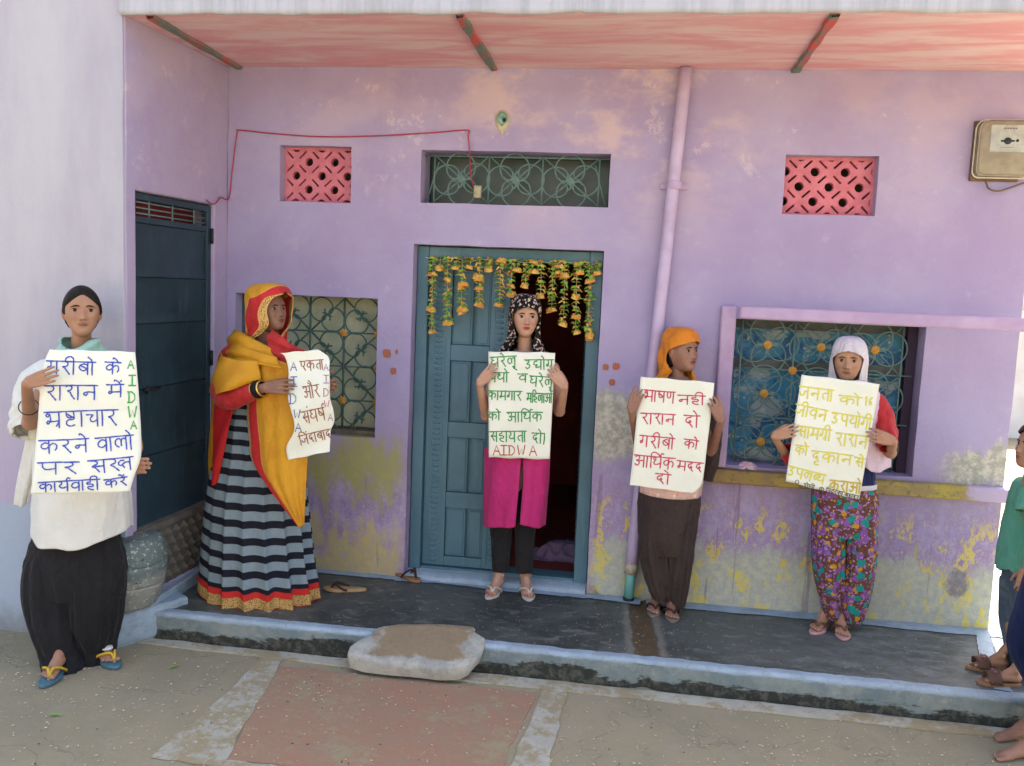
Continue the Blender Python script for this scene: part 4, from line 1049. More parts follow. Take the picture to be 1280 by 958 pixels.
# --- grains and chaff on the ground
def grains(name, mat, n, area, z, smin, smax, seed, avoid=None):
    rnd = random.Random(seed); mb = MB()
    for _ in range(n):
        x, y = area(rnd); s = rnd.uniform(smin, smax); a = rnd.uniform(0, pi); c, d = cos(a), sin(a)
        q = [Vector((s*1.5, 0, 0)), Vector((0, s*.7, 0)), Vector((-s*1.5, 0, 0)), Vector((0, -s*.7, 0)), Vector((0, 0, s*.7))]
        q = [Vector((x+p.x*c-p.y*d, y+p.x*d+p.y*c, z+p.z)) for p in q]
        mb.add(q, [(0, 1, 4), (1, 2, 4), (2, 3, 4), (3, 0, 4)])
    o = mb.build(name, mat); tag(o, kind='stuff'); return o
gpale = simple('pale_husk', (.60, .52, .34), (.45, .38, .25), 90, .9)
def cluster(rnd):
    if rnd.random() < .35:
        cx, cy, s = rnd.choice([(-2.5, -1.3, .3), (-1.2, -1.1, .3), (.1, -1.3, .4), (.9, -1.15, .3), (-1.8, -1.5, .3)]); return rnd.gauss(cx, s), min(-.84, rnd.gauss(cy, s*.5))
    return rnd.uniform(-3.2, 2.2), rnd.uniform(-2.0, -.83)
grains('chaff', gpale, 1700, cluster, .007, .0012, .0050, 2)
grains('grit', simple('dark_grit', (.07, .06, .05), None, 9), 160, lambda r: (r.uniform(-3.2, 2.2), r.uniform(-2.0, -.83)), .006, .0015, .005, 5)
grains('chaff', gpale, 230, lambda r: (r.choice([r.uniform(-2.1, 1.7), r.gauss(-.45, .25), r.gauss(.2, .2)]), r.uniform(-.74, -.1)), .133, .001, .003, 9)
for x, y, a in ((-2.15, -1.55, .2), (-1.93, -1.06, 1.1)):
    mb = MB(); mb.add([(-.03, 0, .001), (0, .008, .004), (.035, 0, .002), (0, -.008, .003)], [(0, 1, 2, 3)])
    o = mb.build('fallen_leaf', M_leafg); o.location = (x, y, .008); o.rotation_euler = (0, 0, a); tag(o, 'tiny green leaf on the street %s' % ('at the bottom left' if x < -2 else 'in front of the drum'), 'leaf')
# ------------------------------------------------------------------ people: builders
def skin_material(name, c, c2):
    n = N(name, .55, .35); n.b.inputs['Subsurface Weight'].default_value = .08; n.b.inputs['Subsurface Scale'].default_value = .01
    n.b.inputs['Subsurface Radius'].default_value = (1, .4, .2)
    base = n.mix(n.step(n.noise(14, 5, .6), .35, .65), c, c2)
    n.bump(n.noise(160, 4, .6), .12, .002); return n.out(base)
M_hair = simple('black_hair', (.008, .007, .006), (.014, .010, .009), 60, .62, .2, .5, 220)
n_ = N('eye_white', .25, .5); M_eyew = n_.out((.36, .31, .27))
n_ = N('eye_iris', .35, .25); M_iris = n_.out((.018, .009, .006))
n_ = N('kohl', .6, .2); M_kohl = n_.out((.016, .010, .009))

def closed(mb):  # helper type for body blobs
    return mb
class Person:
    def __init__(s, loc, label, skin, skin_lip, group=None):
        s.root = empty('person', loc, label, 'person', group); s.B = MB(); s.skin = skin; s.lip = skin_lip
    def finish(s, voxel=.0042, smooth=3):
        o = s.B.build('body', s.skin, s.root, True)
        m = o.modifiers.new('remesh', 'REMESH'); m.mode = 'VOXEL'; m.voxel_size = min(voxel, .0034); m.use_smooth_shade = True
        m = o.modifiers.new('smooth', 'SMOOTH'); m.factor = .5; m.iterations = smooth
        dg = bpy.context.evaluated_depsgraph_get(); me = bpy.data.meshes.new_from_object(o.evaluated_get(dg))
        o.modifiers.clear(); old = o.data; o.data = me; bpy.data.meshes.remove(old); me.name = 'body'
        if not me.materials: me.materials.append(s.skin)
        me.polygons.foreach_set('use_smooth', [True]*len(me.polygons)); s.body = o; return o
    # ---- head. C centre, k scale (1 = .225 m chin to crown), yaw + = face turned to image right
    def head(s, C, k=1.0, yaw=0.0, pitch=0.0, roll=0.0, eyes=True, brow=1.0, lips=1.0, look=0.0, narrow=1.0, child=0.0):
        s.HM = Matrix.Translation(C) @ Matrix.Rotation(yaw, 4, 'Z') @ Matrix.Rotation(roll, 4, 'Y') @ Matrix.Rotation(-pitch, 4, 'X') @ Matrix.Scale(k, 4)
        s.k = k; HM = s.HM; n, m = 72, 56; rows = []
        for j in range(m+1):
            t = pi*(.003+.994*j/m); row = []
            for i in range(n):
                a = 2*pi*i/n; p = s.head_pt(cos(a)*sin(t), sin(a)*sin(t), -cos(t), narrow, child); row.append(HM@p)
            rows.append(row)
        b0 = len(s.B.v); s.B.grid(rows, closed_u=True)
        for st, rev in ((0, True), (m*n, False)):
            f = tuple(b0+st+q for q in range(n)); s.B.f.append(f[::-1] if rev else f); s.B.uv.append([(0, 0)]*n); s.B.mi.append(0)
        for sx in (-1, 1): # ears
            s.B.ellipsoid(HM@Vector((sx*.0725*narrow, .008, -.004)), .009*k, .018*k, .031*k, 12, 8, HM.to_3x3().normalized() @ Matrix.Rotation(sx*R(22), 3, 'Z'))
            s.B.ellipsoid(HM@Vector((sx*.071*narrow, .004, -.028)), .007*k, .010*k, .011*k, 10, 6)
        Rm = HM.to_3x3().normalized()
        if eyes:
            for sx in (-1, 1):
                ex, ez = sx*.0310*narrow, .0060; ey = s.surf(ex, ez, narrow, child).y+.0030; T = HM @ Matrix.Translation((ex, ey, ez)) @ Matrix.Rotation(sx*.16, 4, 'Z') @ Matrix.Diagonal((1.12, 1, 1.14, 1)); mb = MB(); rows = []
                rr, nn_ = .0135, 24
                ring0 = []
                # almond eye: front cap of a ball clipped by the lids
                for j in range(9):
                    v = j/8; row = []
                    for i in range(17):
                        u = i/16*2-1; up = .0062*(1-abs(u)**2.2)*brow_eye(child); lo = -.0048*(1-abs(u)**2.0)*brow_eye(child)
                        x = u*.0150; z = lerp(lo, up, v)+sx*u*.0008; y = -sqrt(max(0, .0175**2-x*x-z*z))+.0118+abs(u)**3*.003
                        row.append(T@Vector((x, y, z)))
                    rows.append(row)
                mb.grid(rows); mb.build('eye', M_eyew, s.root, True)
                mb = MB(); gx = look*.0045; rows = []
                for r, dy in ((.0066, 0), (.0046, -.0006), (.0002, -.0009)):
                    rows.append([T@Vector((gx+r*cos(2*pi*i/16), -sqrt(.0175**2-gx*gx-r*r)+.0112+dy*.5, .0004+max(-.0046, min(.0054, r*sin(2*pi*i/16))))) for i in range(16)])
                mb.grid(rows, closed_u=True, flip=True); mb.build('iris', M_iris, s.root, True)
                mb = MB(); pts = []
                for i in range(11):
                    u = i/10*2-1; x = u*.0158; z = .0065*(1-abs(u)**2.2)*brow_eye(child)+sx*u*.0008+.0004; y = -sqrt(max(0, .0175**2-x*x-z*z))+.0108+abs(u)**3*.004; pts.append(T@Vector((x, y, z)))
                mb.tube(pts, [.0007*k+.0011*k*sin(pi*i/10) for i in range(11)], 6); mb.build('eyelash', M_kohl, s.root, True)
                mb = MB(); pts = []; 
                for i in range(11):
                    u = i/10; x = sx*(.0125+.037*u)*narrow; z = .0225+.0055*sin(pi*min(1, u*.9+.1))-.003*u; q = s.surf(x, z, narrow, child); pts.append(HM@(q+Vector((0, -.0022, 0))))
                mb.tube(pts, [.0010*k+.0026*brow*k*sin(pi*min(1, .12+u_/10*.95)) for u_ in range(11)], 6, flat=(*(Rm@Vector((0, 1, 0))), .5)); mb.build('eyebrow', M_kohl, s.root, True)
            # lips
            mb = MB()
            for up in (1, -1):
                rows = []
                for j in range(6):
                    v = j/5; row = []
                    for i in range(17):
                        u = i/16*2-1; wz = (1-abs(u)**1.8)
                        if up > 0: z = -.0530+v*(.0068*wz*lips - (.0016*exp(-(u/.16)**2)))-.0008*abs(u)
                        else: z = -.0530-v*.0080*wz*lips-.0008*abs(u)
                        x = u*.0225*narrow; q = s.surf(x, z, narrow, child); bul = .0042*sin(pi*(.18+.82*v))*wz*lips**.5 if v < 1 else .0002
                        row.append(HM@(q+Vector((0, -bul-.0018-(.0 if v else -.0016), 0))))
                    rows.append(row)
                mb.grid(rows, flip=up < 0)
            mb.build('lips', s.lip, s.root, True)
            mb = MB(); 
            for sx in (-1, 1):
                q = s.surf(sx*.0075, -.0345, narrow, child); mb.ellipsoid(HM@(q+Vector((0, -.0012, .0))), .0030*k, .002*k, .0018*k, 8, 5)
            mb.build('nostril', M_kohl, s.root, True)
    def head_pt(s, X, Y, Z, narrow=1.0, child=0.0):
        # skull
        z = Z*.112; x = X*.0725*narrow; y = Y*.094
        if Z > 0: y = Y*(.094+.004*Z); 
        back = sstep(-.1, .9, Y)
        if Z < 0:
            t = -Z; f = 1-(.36-.06*child)*t**1.5*(1-.0*back); x *= f/max(.45, sqrt(max(.05, 1-Z*Z)))**.35
            if Y > 0: y *= 1-.45*t**1.2
            else: y = y*(1-.02*t)-(.020*(t**1.6))*sstep(.0, .5, -Y)
        if Y < 0:    # flatten the face
            y = -(.0865*(1-exp(-abs(y)/.052))/(1-exp(-.094/.052)))*1.0 - (.012*max(0, -Z)**1.5 if Z < 0 else 0)
            y += .010*sstep(.35, 1.0, Z)
            g = lambda px, pz, sx_, sz_: exp(-((x-px)/sx_)**2-((z-pz)/sz_)**2)
            fr = sstep(.15, .6, -Y)
            d = 0
            # nose: bridge to tip
            tt = max(0, min(1, (.018-z)/(.018+.0285)))
            nose = (.0045+.0165*tt**1.35)*exp(-(x/(.0078+.0050*tt))**2) if z < .024 else .0045*exp(-(x/.0085)**2)*exp(-((z-.024)/.012)**2)
            if z < -.0285: nose *= exp(-((z+.0285)/.0070)**2)
            d += nose
            for sx in (-1, 1):
                d += .0060*g(sx*.0125, -.0285, .0062, .0072)             # alae
                d -= .0098*g(sx*.0300*narrow, .0065, .0175, .0125)          # sockets
                d += .0042*g(sx*.030*narrow, .0065, .0115, .0072)           # lids
                d += .0030*g(sx*.032*narrow, .0255, .020, .008)             # brow ridge
                d += .0050*g(sx*.043*narrow, -.018, .018, .017)             # cheek
                d -= .0022*g(sx*.030, -.043, .008, .014)
            d += .0062*g(0, -.053, .020, .013)                              # mouth mound
            d -= .0022*g(0, -.0685, .016, .0055)
            d += .0060*g(0, -.088, .017, .012)                              # chin
            d -= .0020*g(0, -.041, .0035, .006)
            y -= d*fr
        return Vector((x, y, z))
    def surf(s, x, z, narrow=1.0, child=0.0):
        """point of the face at head coordinates x, z"""
        lo, hi = 0, 1; best = None; Z = z/.112; Z = max(-.99, min(.99, Z)); rr = sqrt(1-Z*Z)
        a, b = -1.0, 1.0
        for _ in range(26):
            mth = (a+b)/2; X = mth*rr; Y = -sqrt(max(0, rr*rr-X*X)); p = s.head_pt(X, Y, Z, narrow, child)
            if p.x < x: a = mth
            else: b = mth
        return p
    def limb(s, pts, radii, **kw): s.B.limb(pts, radii, **kw)
    # ---- a hand with palm, four jointed fingers and a thumb
    def hand(s, W, D, Nb, side, k=1.0, curls=(-.15, .35, .30), spread=.05, thumb=(.62, .50, -.45), E=None, fore=(.036, .026), gather=0.0):
        D = Vector(D).normalized(); Nb = Vector(Nb); Nb = (Nb-D*Nb.dot(D)).normalized(); S = D.cross(Nb)*side
        W = Vector(W); offs = [.0300, .0105, -.0090, -.0280]; Ls = [.068, .076, .070, .055]; adv = [.078, .082, .078, .070]
        if E is not None: s.limb([E, Vector(E).lerp(W, .45), W], [fore[0]*k, (fore[0]*.55+fore[1]*.45)*k*1.02, fore[1]*k*.9], seg=18, sub=6)
        for i in range(4):
            kn = W+D*adv[i]*k+S*offs[i]*k
            s.limb([W+S*offs[i]*.50*k+D*.006, W+D*.045*k+S*offs[i]*.80*k, kn+Nb*.003*k], [.0145*k, .0130*k, .0098*k], seg=10)
            a = 0; p = kn; d = (D+S*spread*(1.5-i)).normalized(); L = Ls[i]*k; pts = [p]; 
            for j, fr in enumerate((.42, .32, .26)):
                a += curls[j]+gather*(i-1.5)*.1; v = d*cos(a)-Nb*sin(a); p = p+v*L*fr; pts.append(p)
            s.limb(pts, [.0082*k, .0075*k, .0072*k, .0066*k], sub=4, seg=10, cap=3)
        s.limb([W+D*.012*k, W+D*.06*k], [.018*k, .017*k], flat=(*Nb, .75))
        T0 = W+D*.016*k+S*.020*k; td = (D*thumb[0]+S*thumb[1]+Nb*thumb[2]).normalized(); T1 = T0+td*.040*k
        td2 = (td*.75+D*.45).normalized(); T2 = T1+td2*.032*k; T3 = T2+(td2*.8+D*.4).normalized()*.024*k
        s.limb([T0, T1, T2, T3], [.0145*k, .0112*k, .0096*k, .0078*k], sub=4, seg=10, cap=3)
    # ---- a foot standing on height z; A ankle, ang 0 = towards the camera
    def foot(s, heel, ang, k=1.0, A=None, lift=.014, shin=None, sr=(.030, .036)):
        T = Matrix.Translation(heel) @ Matrix.Rotation(ang, 4, 'Z'); L = .232*k
        f = lambda x, y, z: T@Vector((x*k, y*k, z*k+lift))
        s.limb([f(0, -.028, .030), f(0, -.045, .034), f(.002, -.10, .034), f(.004, -.155, .020), f(.003, -.178, .015)], [.027*k, .031*k, .030*k, .026*k, .018*k], flat=(0, 0, 1, .92), seg=18)
        s.limb([f(0, -.048, .075), f(.002, -.085, .058), f(.003, -.125, .034)], [.028*k, .024*k, .018*k], seg=16)
        for x, y0, y1, r in ((.024, -.165, -.212, .0125), (.008, -.172, -.210, .0092), (-.006, -.172, -.203, .0086), (-.019, -.166, -.193, .0082), (-.031, -.156, -.180, .0080)):
            sd_ = 1
            s.limb([f(x*sd_*.82, y0+.02, .016), f(x*sd_, (y0+y1)/2, .0135), f(x*sd_*1.06, y1, .0105)], [r*k*1.05, r*k, r*k*.92], sub=3, seg=10, cap=3)
        for xx in (-.028, .028): s.B.ellipsoid(f(xx*.95, -.045, .078), .010*k, .012*k, .012*k, 10, 6)
        if shin is not None: s.limb([f(0, -.045, .055), f(0, -.040, .10), shin], [.029*k, .026*k, sr[1]*k], seg=18)
    def toenails(s, heel, ang, k, mat, lift=.014, mirror=1):
        T = Matrix.Translation(heel) @ Matrix.Rotation(ang, 4, 'Z')
        for x, y1, r in ((.0255, -.213, .0088), (.0085, -.211, .006), (-.0064, -.204, .0056), (-.0202, -.194, .0052), (-.033, -.181, .0048)):
            mb = MB(); mb.ellipsoid(T@Vector((x*k, (y1-.005)*k, .0155*k+lift)), r*k*.8, r*k*.9, .0035*k, 8, 5); mb.build('toenail', mat, s.root, True)
def brow_eye(child): return 1.0+.1*child

def W3(px, py, y): return K(px, py, y)
# ---- garments
def folds(n1=7, a1=.05, n2=13, a2=.025, drift=1.2, seed=0, grow=1.0, base=.25):
    def f(a, t):
        g = base+(1-base)*t**grow; wp = .5*noise.noise(Vector((cos(a)*1.3+seed, sin(a)*1.3, t*2.2)))
        rd = lambda q: 1-2*abs(sin(q/2))**.75
        w1 = rd(n1*(a+wp*.5)+drift*sin(2.3*t+seed)+seed*2.1); w2 = rd(n2*(a+wp*.35)-drift*1.7*t+seed*1.3+1.1*sin(3*t+seed))
        return g*(a1*w1*(.6+.4*cos(a*2+seed))+a2*w2)+.022*noise.noise(Vector((cos(a)*2.2+seed, sin(a)*2.2, t*7)))+.012*noise.noise(Vector((cos(a)*5, sin(a)*5+seed, t*13)))
    return f
def ring_px(py, xl, xr, ry, y, dz=0.0):
    a, b = K(xl, py, y), K(xr, py, y); c = (a+b)/2; return (c.x, c.y, c.z+dz, (b-a).length/2, ry)
def loft(mb, rings, fold=None, n=110, sub=10, top_t=0.0, hem=None, mi=0, tlen=True):
    P = spline(rings, sub); rows = []; m = len(P)-1; uv = []
    for j, (cx, cy, cz, rx, ry) in enumerate(P):
        t = j/m; row = []
        for i in range(n):
            a = 2*pi*i/n; k = 1+(fold(a, t) if fold else 0); dz = hem(a, t) if hem else 0
            row.append(Vector((cx+rx*k*cos(a), cy+ry*k*sin(a), cz+dz))); uv.append((i/n, 1-t))
        rows.append(row)
    mb.grid(rows, closed_u=True, uv=uv, mi=mi, flip=True); return mb
def sleeve(mb, pts, radii, seed=0, amp=.10, n=40, sub=12, flat=None):
    P = [Vector(p) for p in spline(pts, sub)]; Q = [q[0] for q in spline([(r, 0, 0) for r in radii], sub)]; rows = []; prev = None
    for i, p in enumerate(P):
        t = (P[min(i+1, len(P)-1)]-P[max(0, i-1)]).normalized(); nrm = (t.cross(Vector((0, 1, 0))) if prev is None else prev-t*prev.dot(t)).normalized(); prev = nrm; b = t.cross(nrm); s_ = i/len(P)
        row = []
        for k in range(n):
            a = 2*pi*k/n; r = Q[i]*(1+amp*(noise.noise(Vector((cos(a)*1.4+seed, sin(a)*1.4, s_*9+seed)))+.5*noise.noise(Vector((cos(a)*3+seed, sin(a)*3, s_*22)))))
            o = nrm*cos(a)*r+b*sin(a)*r
            if flat: fn = Vector(flat[:3]); o = o-fn*(o.dot(fn)*(1-flat[3]))
            row.append(p+o)
        rows.append(row)
    mb.grid(rows, closed_u=True); return mb
def patch(rows, su=8, sv=8, bumpf=None):
    """free cloth sheet from a coarse grid of 3-D points; returns dense rows + uv"""
    R1 = [spline([tuple(p) for p in r], su) for r in rows]; n = len(R1[0]); cols = [spline([R1[j][i] for j in range(len(R1))], sv) for i in range(n)]
    m = len(cols[0]); G = [[Vector(cols[i][j]) for i in range(n)] for j in range(m)]
    if bumpf:
        H = [[Vector(p) for p in r] for r in G]
        for j in range(m):
            for i in range(n):
                du = G[j][min(i+1, n-1)]-G[j][max(i-1, 0)]; dv = G[min(j+1, m-1)][i]-G[max(j-1, 0)][i]; nn = du.cross(dv)
                if nn.length > 1e-12: nn.normalize()
                H[j][i] = G[j][i]+nn*bumpf(i/(n-1), j/(m-1))
        G = H
    return G, [(i/(n-1), j/(m-1)) for j in range(m) for i in range(n)]
# ---- scarf over head and shoulders: horseshoe slices from crown to chest
def hood(mb, HM, body_c, slices, n=96, sub=7, seed=0, amp=.006, k=1.0, edge_wave=.004, folds_n=9, tail=0.0):
    """slices: (z, half width, back, front, opening half angle in degrees, mix 0=head frame 1=body frame, forward offset)"""
    P = spline(slices, sub); rows = []; uv = []; m = len(P)-1; HR = HM.to_3x3().normalized(); hc = HM.translation
    for j, (z, w_, bk, fr, op, mixb, fo) in enumerate(P):
        op = R(max(0, op)); row = []; t = j/m
        for i in range(n+1):
            u = i/n; a = op+(2*pi-2*op)*u      # 0 = front
            sx, cy = sin(a), -cos(a)
            rad = (fr if cy < 0 else bk)
            e = .93
            x = w_*(abs(sx)**e)*(1 if sx > 0 else -1); y = rad*(abs(cy)**e)*(1 if cy > 0 else -1)+fo
            d = Vector((x, y, 0)); ln = d.length or 1e-6
            g = amp*(.06+1.1*sstep(.40, .85, t))*(cos(folds_n*a+2.2*t+seed)+.6*cos(round(folds_n*1.9)*a-3*t+seed*2))+amp*.8*noise.noise(Vector((sx*3+seed, cy*3, z*14)))
            edge = min(u, 1-u)
            g += .004*exp(-edge*40)*sstep(.2, .6, op)
            tk = .15*exp(-edge*16)*sstep(.03, -.05, z)*(1-mixb)
            d = Vector((d.x*(1-tk), d.y*(1+tk*.4), 0))*(1+g/ln)
            hx = HR@(Vector((d.x, d.y, z))*k); bx = Vector((d.x, d.y, z))*k
            p1 = hc+hx; p2 = body_c+bx
            row.append(p1.lerp(p2, max(0, min(1, mixb)))); uv.append((sqrt((max(0, z-.058)/.15)**2+((min(a, 2*pi-a)-op)/pi)**2), 1-t))
        rows.append(row)
    mb.grid(rows, uv=uv); return mb
SL = [ # generic veil; crown down
 (.126, .004, .004, .004, 0, 0, .012), (.122, .040, .055, .048, 0, 0, .008), (.104, .066, .086, .076, 0, 0, .006), (.078, .080, .100, .089, 0, 0, .004), (.060, .084, .106, .094, 0, 0, .002), (.055, .085, .107, .094, 13, 0, .002), (.049, .086, .107, .094, 24, 0, .002), (.040, .087, .108, .092, 36, 0, .002),
 (.026, .087, .108, .090, 48, 0, .002), (.005, .088, .108, .086, 58, 0, .002), (-.03, .088, .104, .082, 58, 0, .002), (-.07, .087, .098, .080, 50, .1, .004), (-.11, .090, .094, .078, 40, .4, .006), (-.15, .105, .095, .084, 32, .8, .008), (-.19, .135, .100, .092, 24, 1, .01), (-.24, .165, .108, .104, 14, 1, .01), (-.30, .180, .115, .116, 6, 1, .01)]

# ------------------------------------------------------------------ lettering by hand
S_ = {}
def _s(ch, wd, *st): S_[ch] = (wd, st)
V = lambda x, y0=1.0, y1=0.0: [(x, y0), (x, y1)]
_s('ग', .72, [(.22, 1), (.23, .62), (.20, .42), (.10, .34), (.04, .44), (.10, .54), (.2, .5)], V(.55))
_s('र', .62, [(.12, 1), (.36, .96), (.42, .78), (.32, .62), (.12, .56), (.22, .50), (.34, .30), (.52, .0)])
_s('ब', .74, [(.60, .74), (.36, .84), (.12, .64), (.16, .40), (.38, .30), (.60, .48)], [(.18, .70), (.54, .46)], V(.6))
_s('व', .74, [(.60, .74), (.36, .84), (.12, .62), (.16, .38), (.38, .30), (.60, .48)], V(.6))
_s('क', .98, [(.46, .72), (.26, .80), (.06, .60), (.12, .40), (.30, .36), (.46, .54), (.64, .74), (.82, .66), (.86, .42), (.78, .22)], V(.46))
_s('श', .86, [(.10, .90), (.24, 1.0), (.40, .90), (.36, .70), (.18, .60), (.30, .52), (.38, .30), (.52, .05)], V(.70))
_s('न', .76, [(.62, .52), (.30, .54), (.12, .48), (.10, .36), (.22, .32), (.28, .44), (.26, .52)], V(.62))
_s('म', .82, [(.22, 1), (.22, .40)], [(.22, .46), (.10, .46), (.06, .34), (.16, .28), (.24, .40), (.68, .44)], V(.68))
_s('भ', .90, [(.26, .84), (.12, .92), (.05, .80), (.14, .72), (.26, .80), (.28, .42), (.16, .46), (.08, .34), (.18, .26), (.28, .40), (.74, .44)], V(.74), [(.30, 1.0), (.88, 1.0)])
_s('ष', .78, [(.14, 1), (.14, .62), (.26, .42), (.62, .50)], [(.18, .80), (.58, .46)], V(.62))
_s('ट', .62, [(.38, 1), (.38, .84), (.14, .70), (.08, .42), (.24, .20), (.46, .22), (.56, .34)])
_s('च', .78, [(.06, .76), (.40, .74), (.28, .56), (.28, .36), (.44, .30), (.64, .44)], V(.64))
_s('ल', .90, [(.74, .72), (.60, .82), (.46, .70), (.44, .40), (.46, .30)], [(.46, .62), (.34, .80), (.14, .72), (.08, .46), (.20, .26), (.30, .22)], V(.74))
_s('प', .78, [(.14, 1), (.14, .62), (.28, .42), (.62, .50)], V(.62))
_s('स', .86, [(.10, 1), (.34, .94), (.38, .74), (.14, .56), (.28, .44), (.46, .10)], [(.22, .54), (.70, .54)], V(.70))
_s('ख', .98, [(.08, 1), (.30, .92), (.32, .66), (.10, .50), (.26, .34), (.48, .0)], [(.80, .70), (.62, .80), (.44, .60), (.50, .38), (.80, .48)], V(.80))
_s('त', .74, [(.62, .62), (.36, .64), (.18, .48), (.22, .26), (.34, .14)], V(.62))
_s('य', .78, [(.10, .98), (.24, .90), (.26, .74), (.10, .58), (.14, .42), (.34, .32), (.64, .46)], V(.64))
_s('ह', .68, [(.32, 1), (.32, .82), (.10, .76), (.12, .60), (.34, .60), (.52, .52), (.46, .36), (.20, .36), (.14, .22), (.34, .06), (.52, .02)])
_s('ए', .74, [(.12, 1), (.12, .66), (.24, .50), (.46, .56), (.54, .72), (.54, 1)], [(.36, .52), (.58, .04)])
_s('अ', .98, [(.08, .88), (.26, .98), (.42, .86), (.34, .64), (.18, .58), (.38, .50), (.42, .28), (.24, .12), (.06, .26)], [(.36, .56), (.80, .56)], V(.80))
_s('घ', .84, [(.32, .98), (.12, .92), (.14, .76), (.30, .68), (.10, .58), (.10, .40), (.30, .30), (.68, .46)], V(.68))
_s('ध', .84, [(.26, .80), (.16, .96), (.04, .86), (.14, .72), (.30, .68), (.10, .56), (.12, .38), (.32, .30), (.68, .46)], V(.68))
_s('थ', .84, [(.16, .74), (.06, .84), (.16, .96), (.26, .84), (.22, .66), (.10, .50), (.18, .34), (.36, .32), (.68, .46)], V(.68))
_s('द', .66, [(.38, 1), (.38, .84), (.16, .76), (.10, .50), (.26, .36), (.42, .46), (.34, .56), (.30, .40), (.52, .02)])
_s('ज', .86, [(.70, .60), (.44, .60), (.42, .38), (.26, .26), (.10, .34), (.06, .50)], V(.70))
_s('उ', .76, [(.14, .92), (.34, .96), (.42, .80), (.20, .60), (.44, .52), (.48, .28), (.28, .10), (.10, .22)])
_s('ण', .82, [(.12, 1), (.12, .62), (.24, .46), (.40, .56), (.42, 1)], V(.68))
_s('ड', .66, [(.36, 1), (.36, .84), (.14, .76), (.20, .58), (.44, .54), (.46, .30), (.26, .14), (.10, .26)])
_s('ओ', 1.24, *S_['अ'][1], V(1.08), [(1.08, 1), (.98, 1.26), (.78, 1.42)])
_s('औ', 1.24, *S_['अ'][1], V(1.08), [(1.08, 1), (1.0, 1.26), (.80, 1.46)], [(1.08, 1), (.92, 1.14), (.66, 1.28)])
_s('आ', 1.24, *S_['अ'][1], V(1.08))
_s('द्य', .98, [(.36, 1), (.36, .86), (.14, .78), (.10, .54), (.26, .42), (.40, .50), (.40, .34), (.26, .24), (.40, .16), (.80, .34)], V(.80))
_s('ष्ट', .80, [(.12, 1), (.12, .76), (.24, .60), (.50, .64)], [(.14, .86), (.48, .62)], [(.52, 1), (.52, .52), (.20, .46), (.12, .22), (.30, .06), (.56, .14)])
_s('भ्र', .96, *S_['भ'][1], [(.74, .34), (.58, .10)])
_s('ग्र', .72, *S_['ग'][1], [(.55, .40), (.36, .14)])
_s('ख्त', 1.16, [(.08, 1), (.30, .92), (.32, .66), (.10, .50), (.26, .34), (.48, .0)], [(.74, .78), (.58, .78), (.46, .56), (.56, .40), (.74, .56)], [(1.0, .62), (.78, .62), (.66, .44), (.74, .22)], V(1.02))
_s('ब्ध', 1.26, [(.54, .74), (.32, .84), (.10, .62), (.16, .38), (.36, .30), (.54, .48)], [(.16, .70), (.50, .46)], *[[(x+.44, y) for x, y in q] for q in S_['ध'][1]])
_s('।', .30, [(.12, 1.05), (.10, -.05)])
_s('1', .5, [(.20, 1), (.22, 0)], [(.06, .82), (.20, 1)]); _s('6', .7, [(.50, .96), (.22, .70), (.12, .34), (.28, .04), (.50, .18), (.40, .44), (.16, .34)])
_s('o', .62, [(.3, .9), (.06, .6), (.12, .2), (.34, .1), (.54, .35), (.5, .75), (.3, .9)]); _s('2', .8, [(.36, 1), (.06, .7), (.08, .2), (.4, 0), (.7, .3), (.66, .8), (.36, 1)], [(.24, .7), (.44, .74), (.4, .5), (.24, .3), (.52, .28)])
_s('A', .8, [(.0, 0), (.36, 1), (.74, 0)], [(.14, .4), (.62, .38)]); _s('I', .62, [(.3, 1), (.3, 0)], [(.04, 1), (.56, 1)], [(.02, 0), (.58, 0)])
_s('D', .8, [(.1, 1), (.1, 0)], [(.0, .98), (.36, .98), (.64, .74), (.66, .34), (.40, .03), (.0, .02)]); _s('W', 1.0, [(.0, 1), (.2, 0), (.46, .62), (.68, 0), (.92, 1)])
SHARP = set('AIDW16।')
def syllables(wd):
    """split into base glyphs with their marks"""
    out = []; i = 0; keys = sorted(S_, key=len, reverse=True); reph = False
    while i < len(wd):
        c = wd[i]
        if wd[i:i+2] == 'र्' and i+2 < len(wd) : reph = True; i += 2; continue
        if c in 'ािीुूेैोौंड़': 
            if c in 'ािीुूेैोौं': out[-1][1].append(c); i += 1; continue
        for k in keys:
            if wd.startswith(k, i): out.append([k, (['reph'] if reph else [])]); reph = False; i += len(k); break
        else: i += 1
    return out
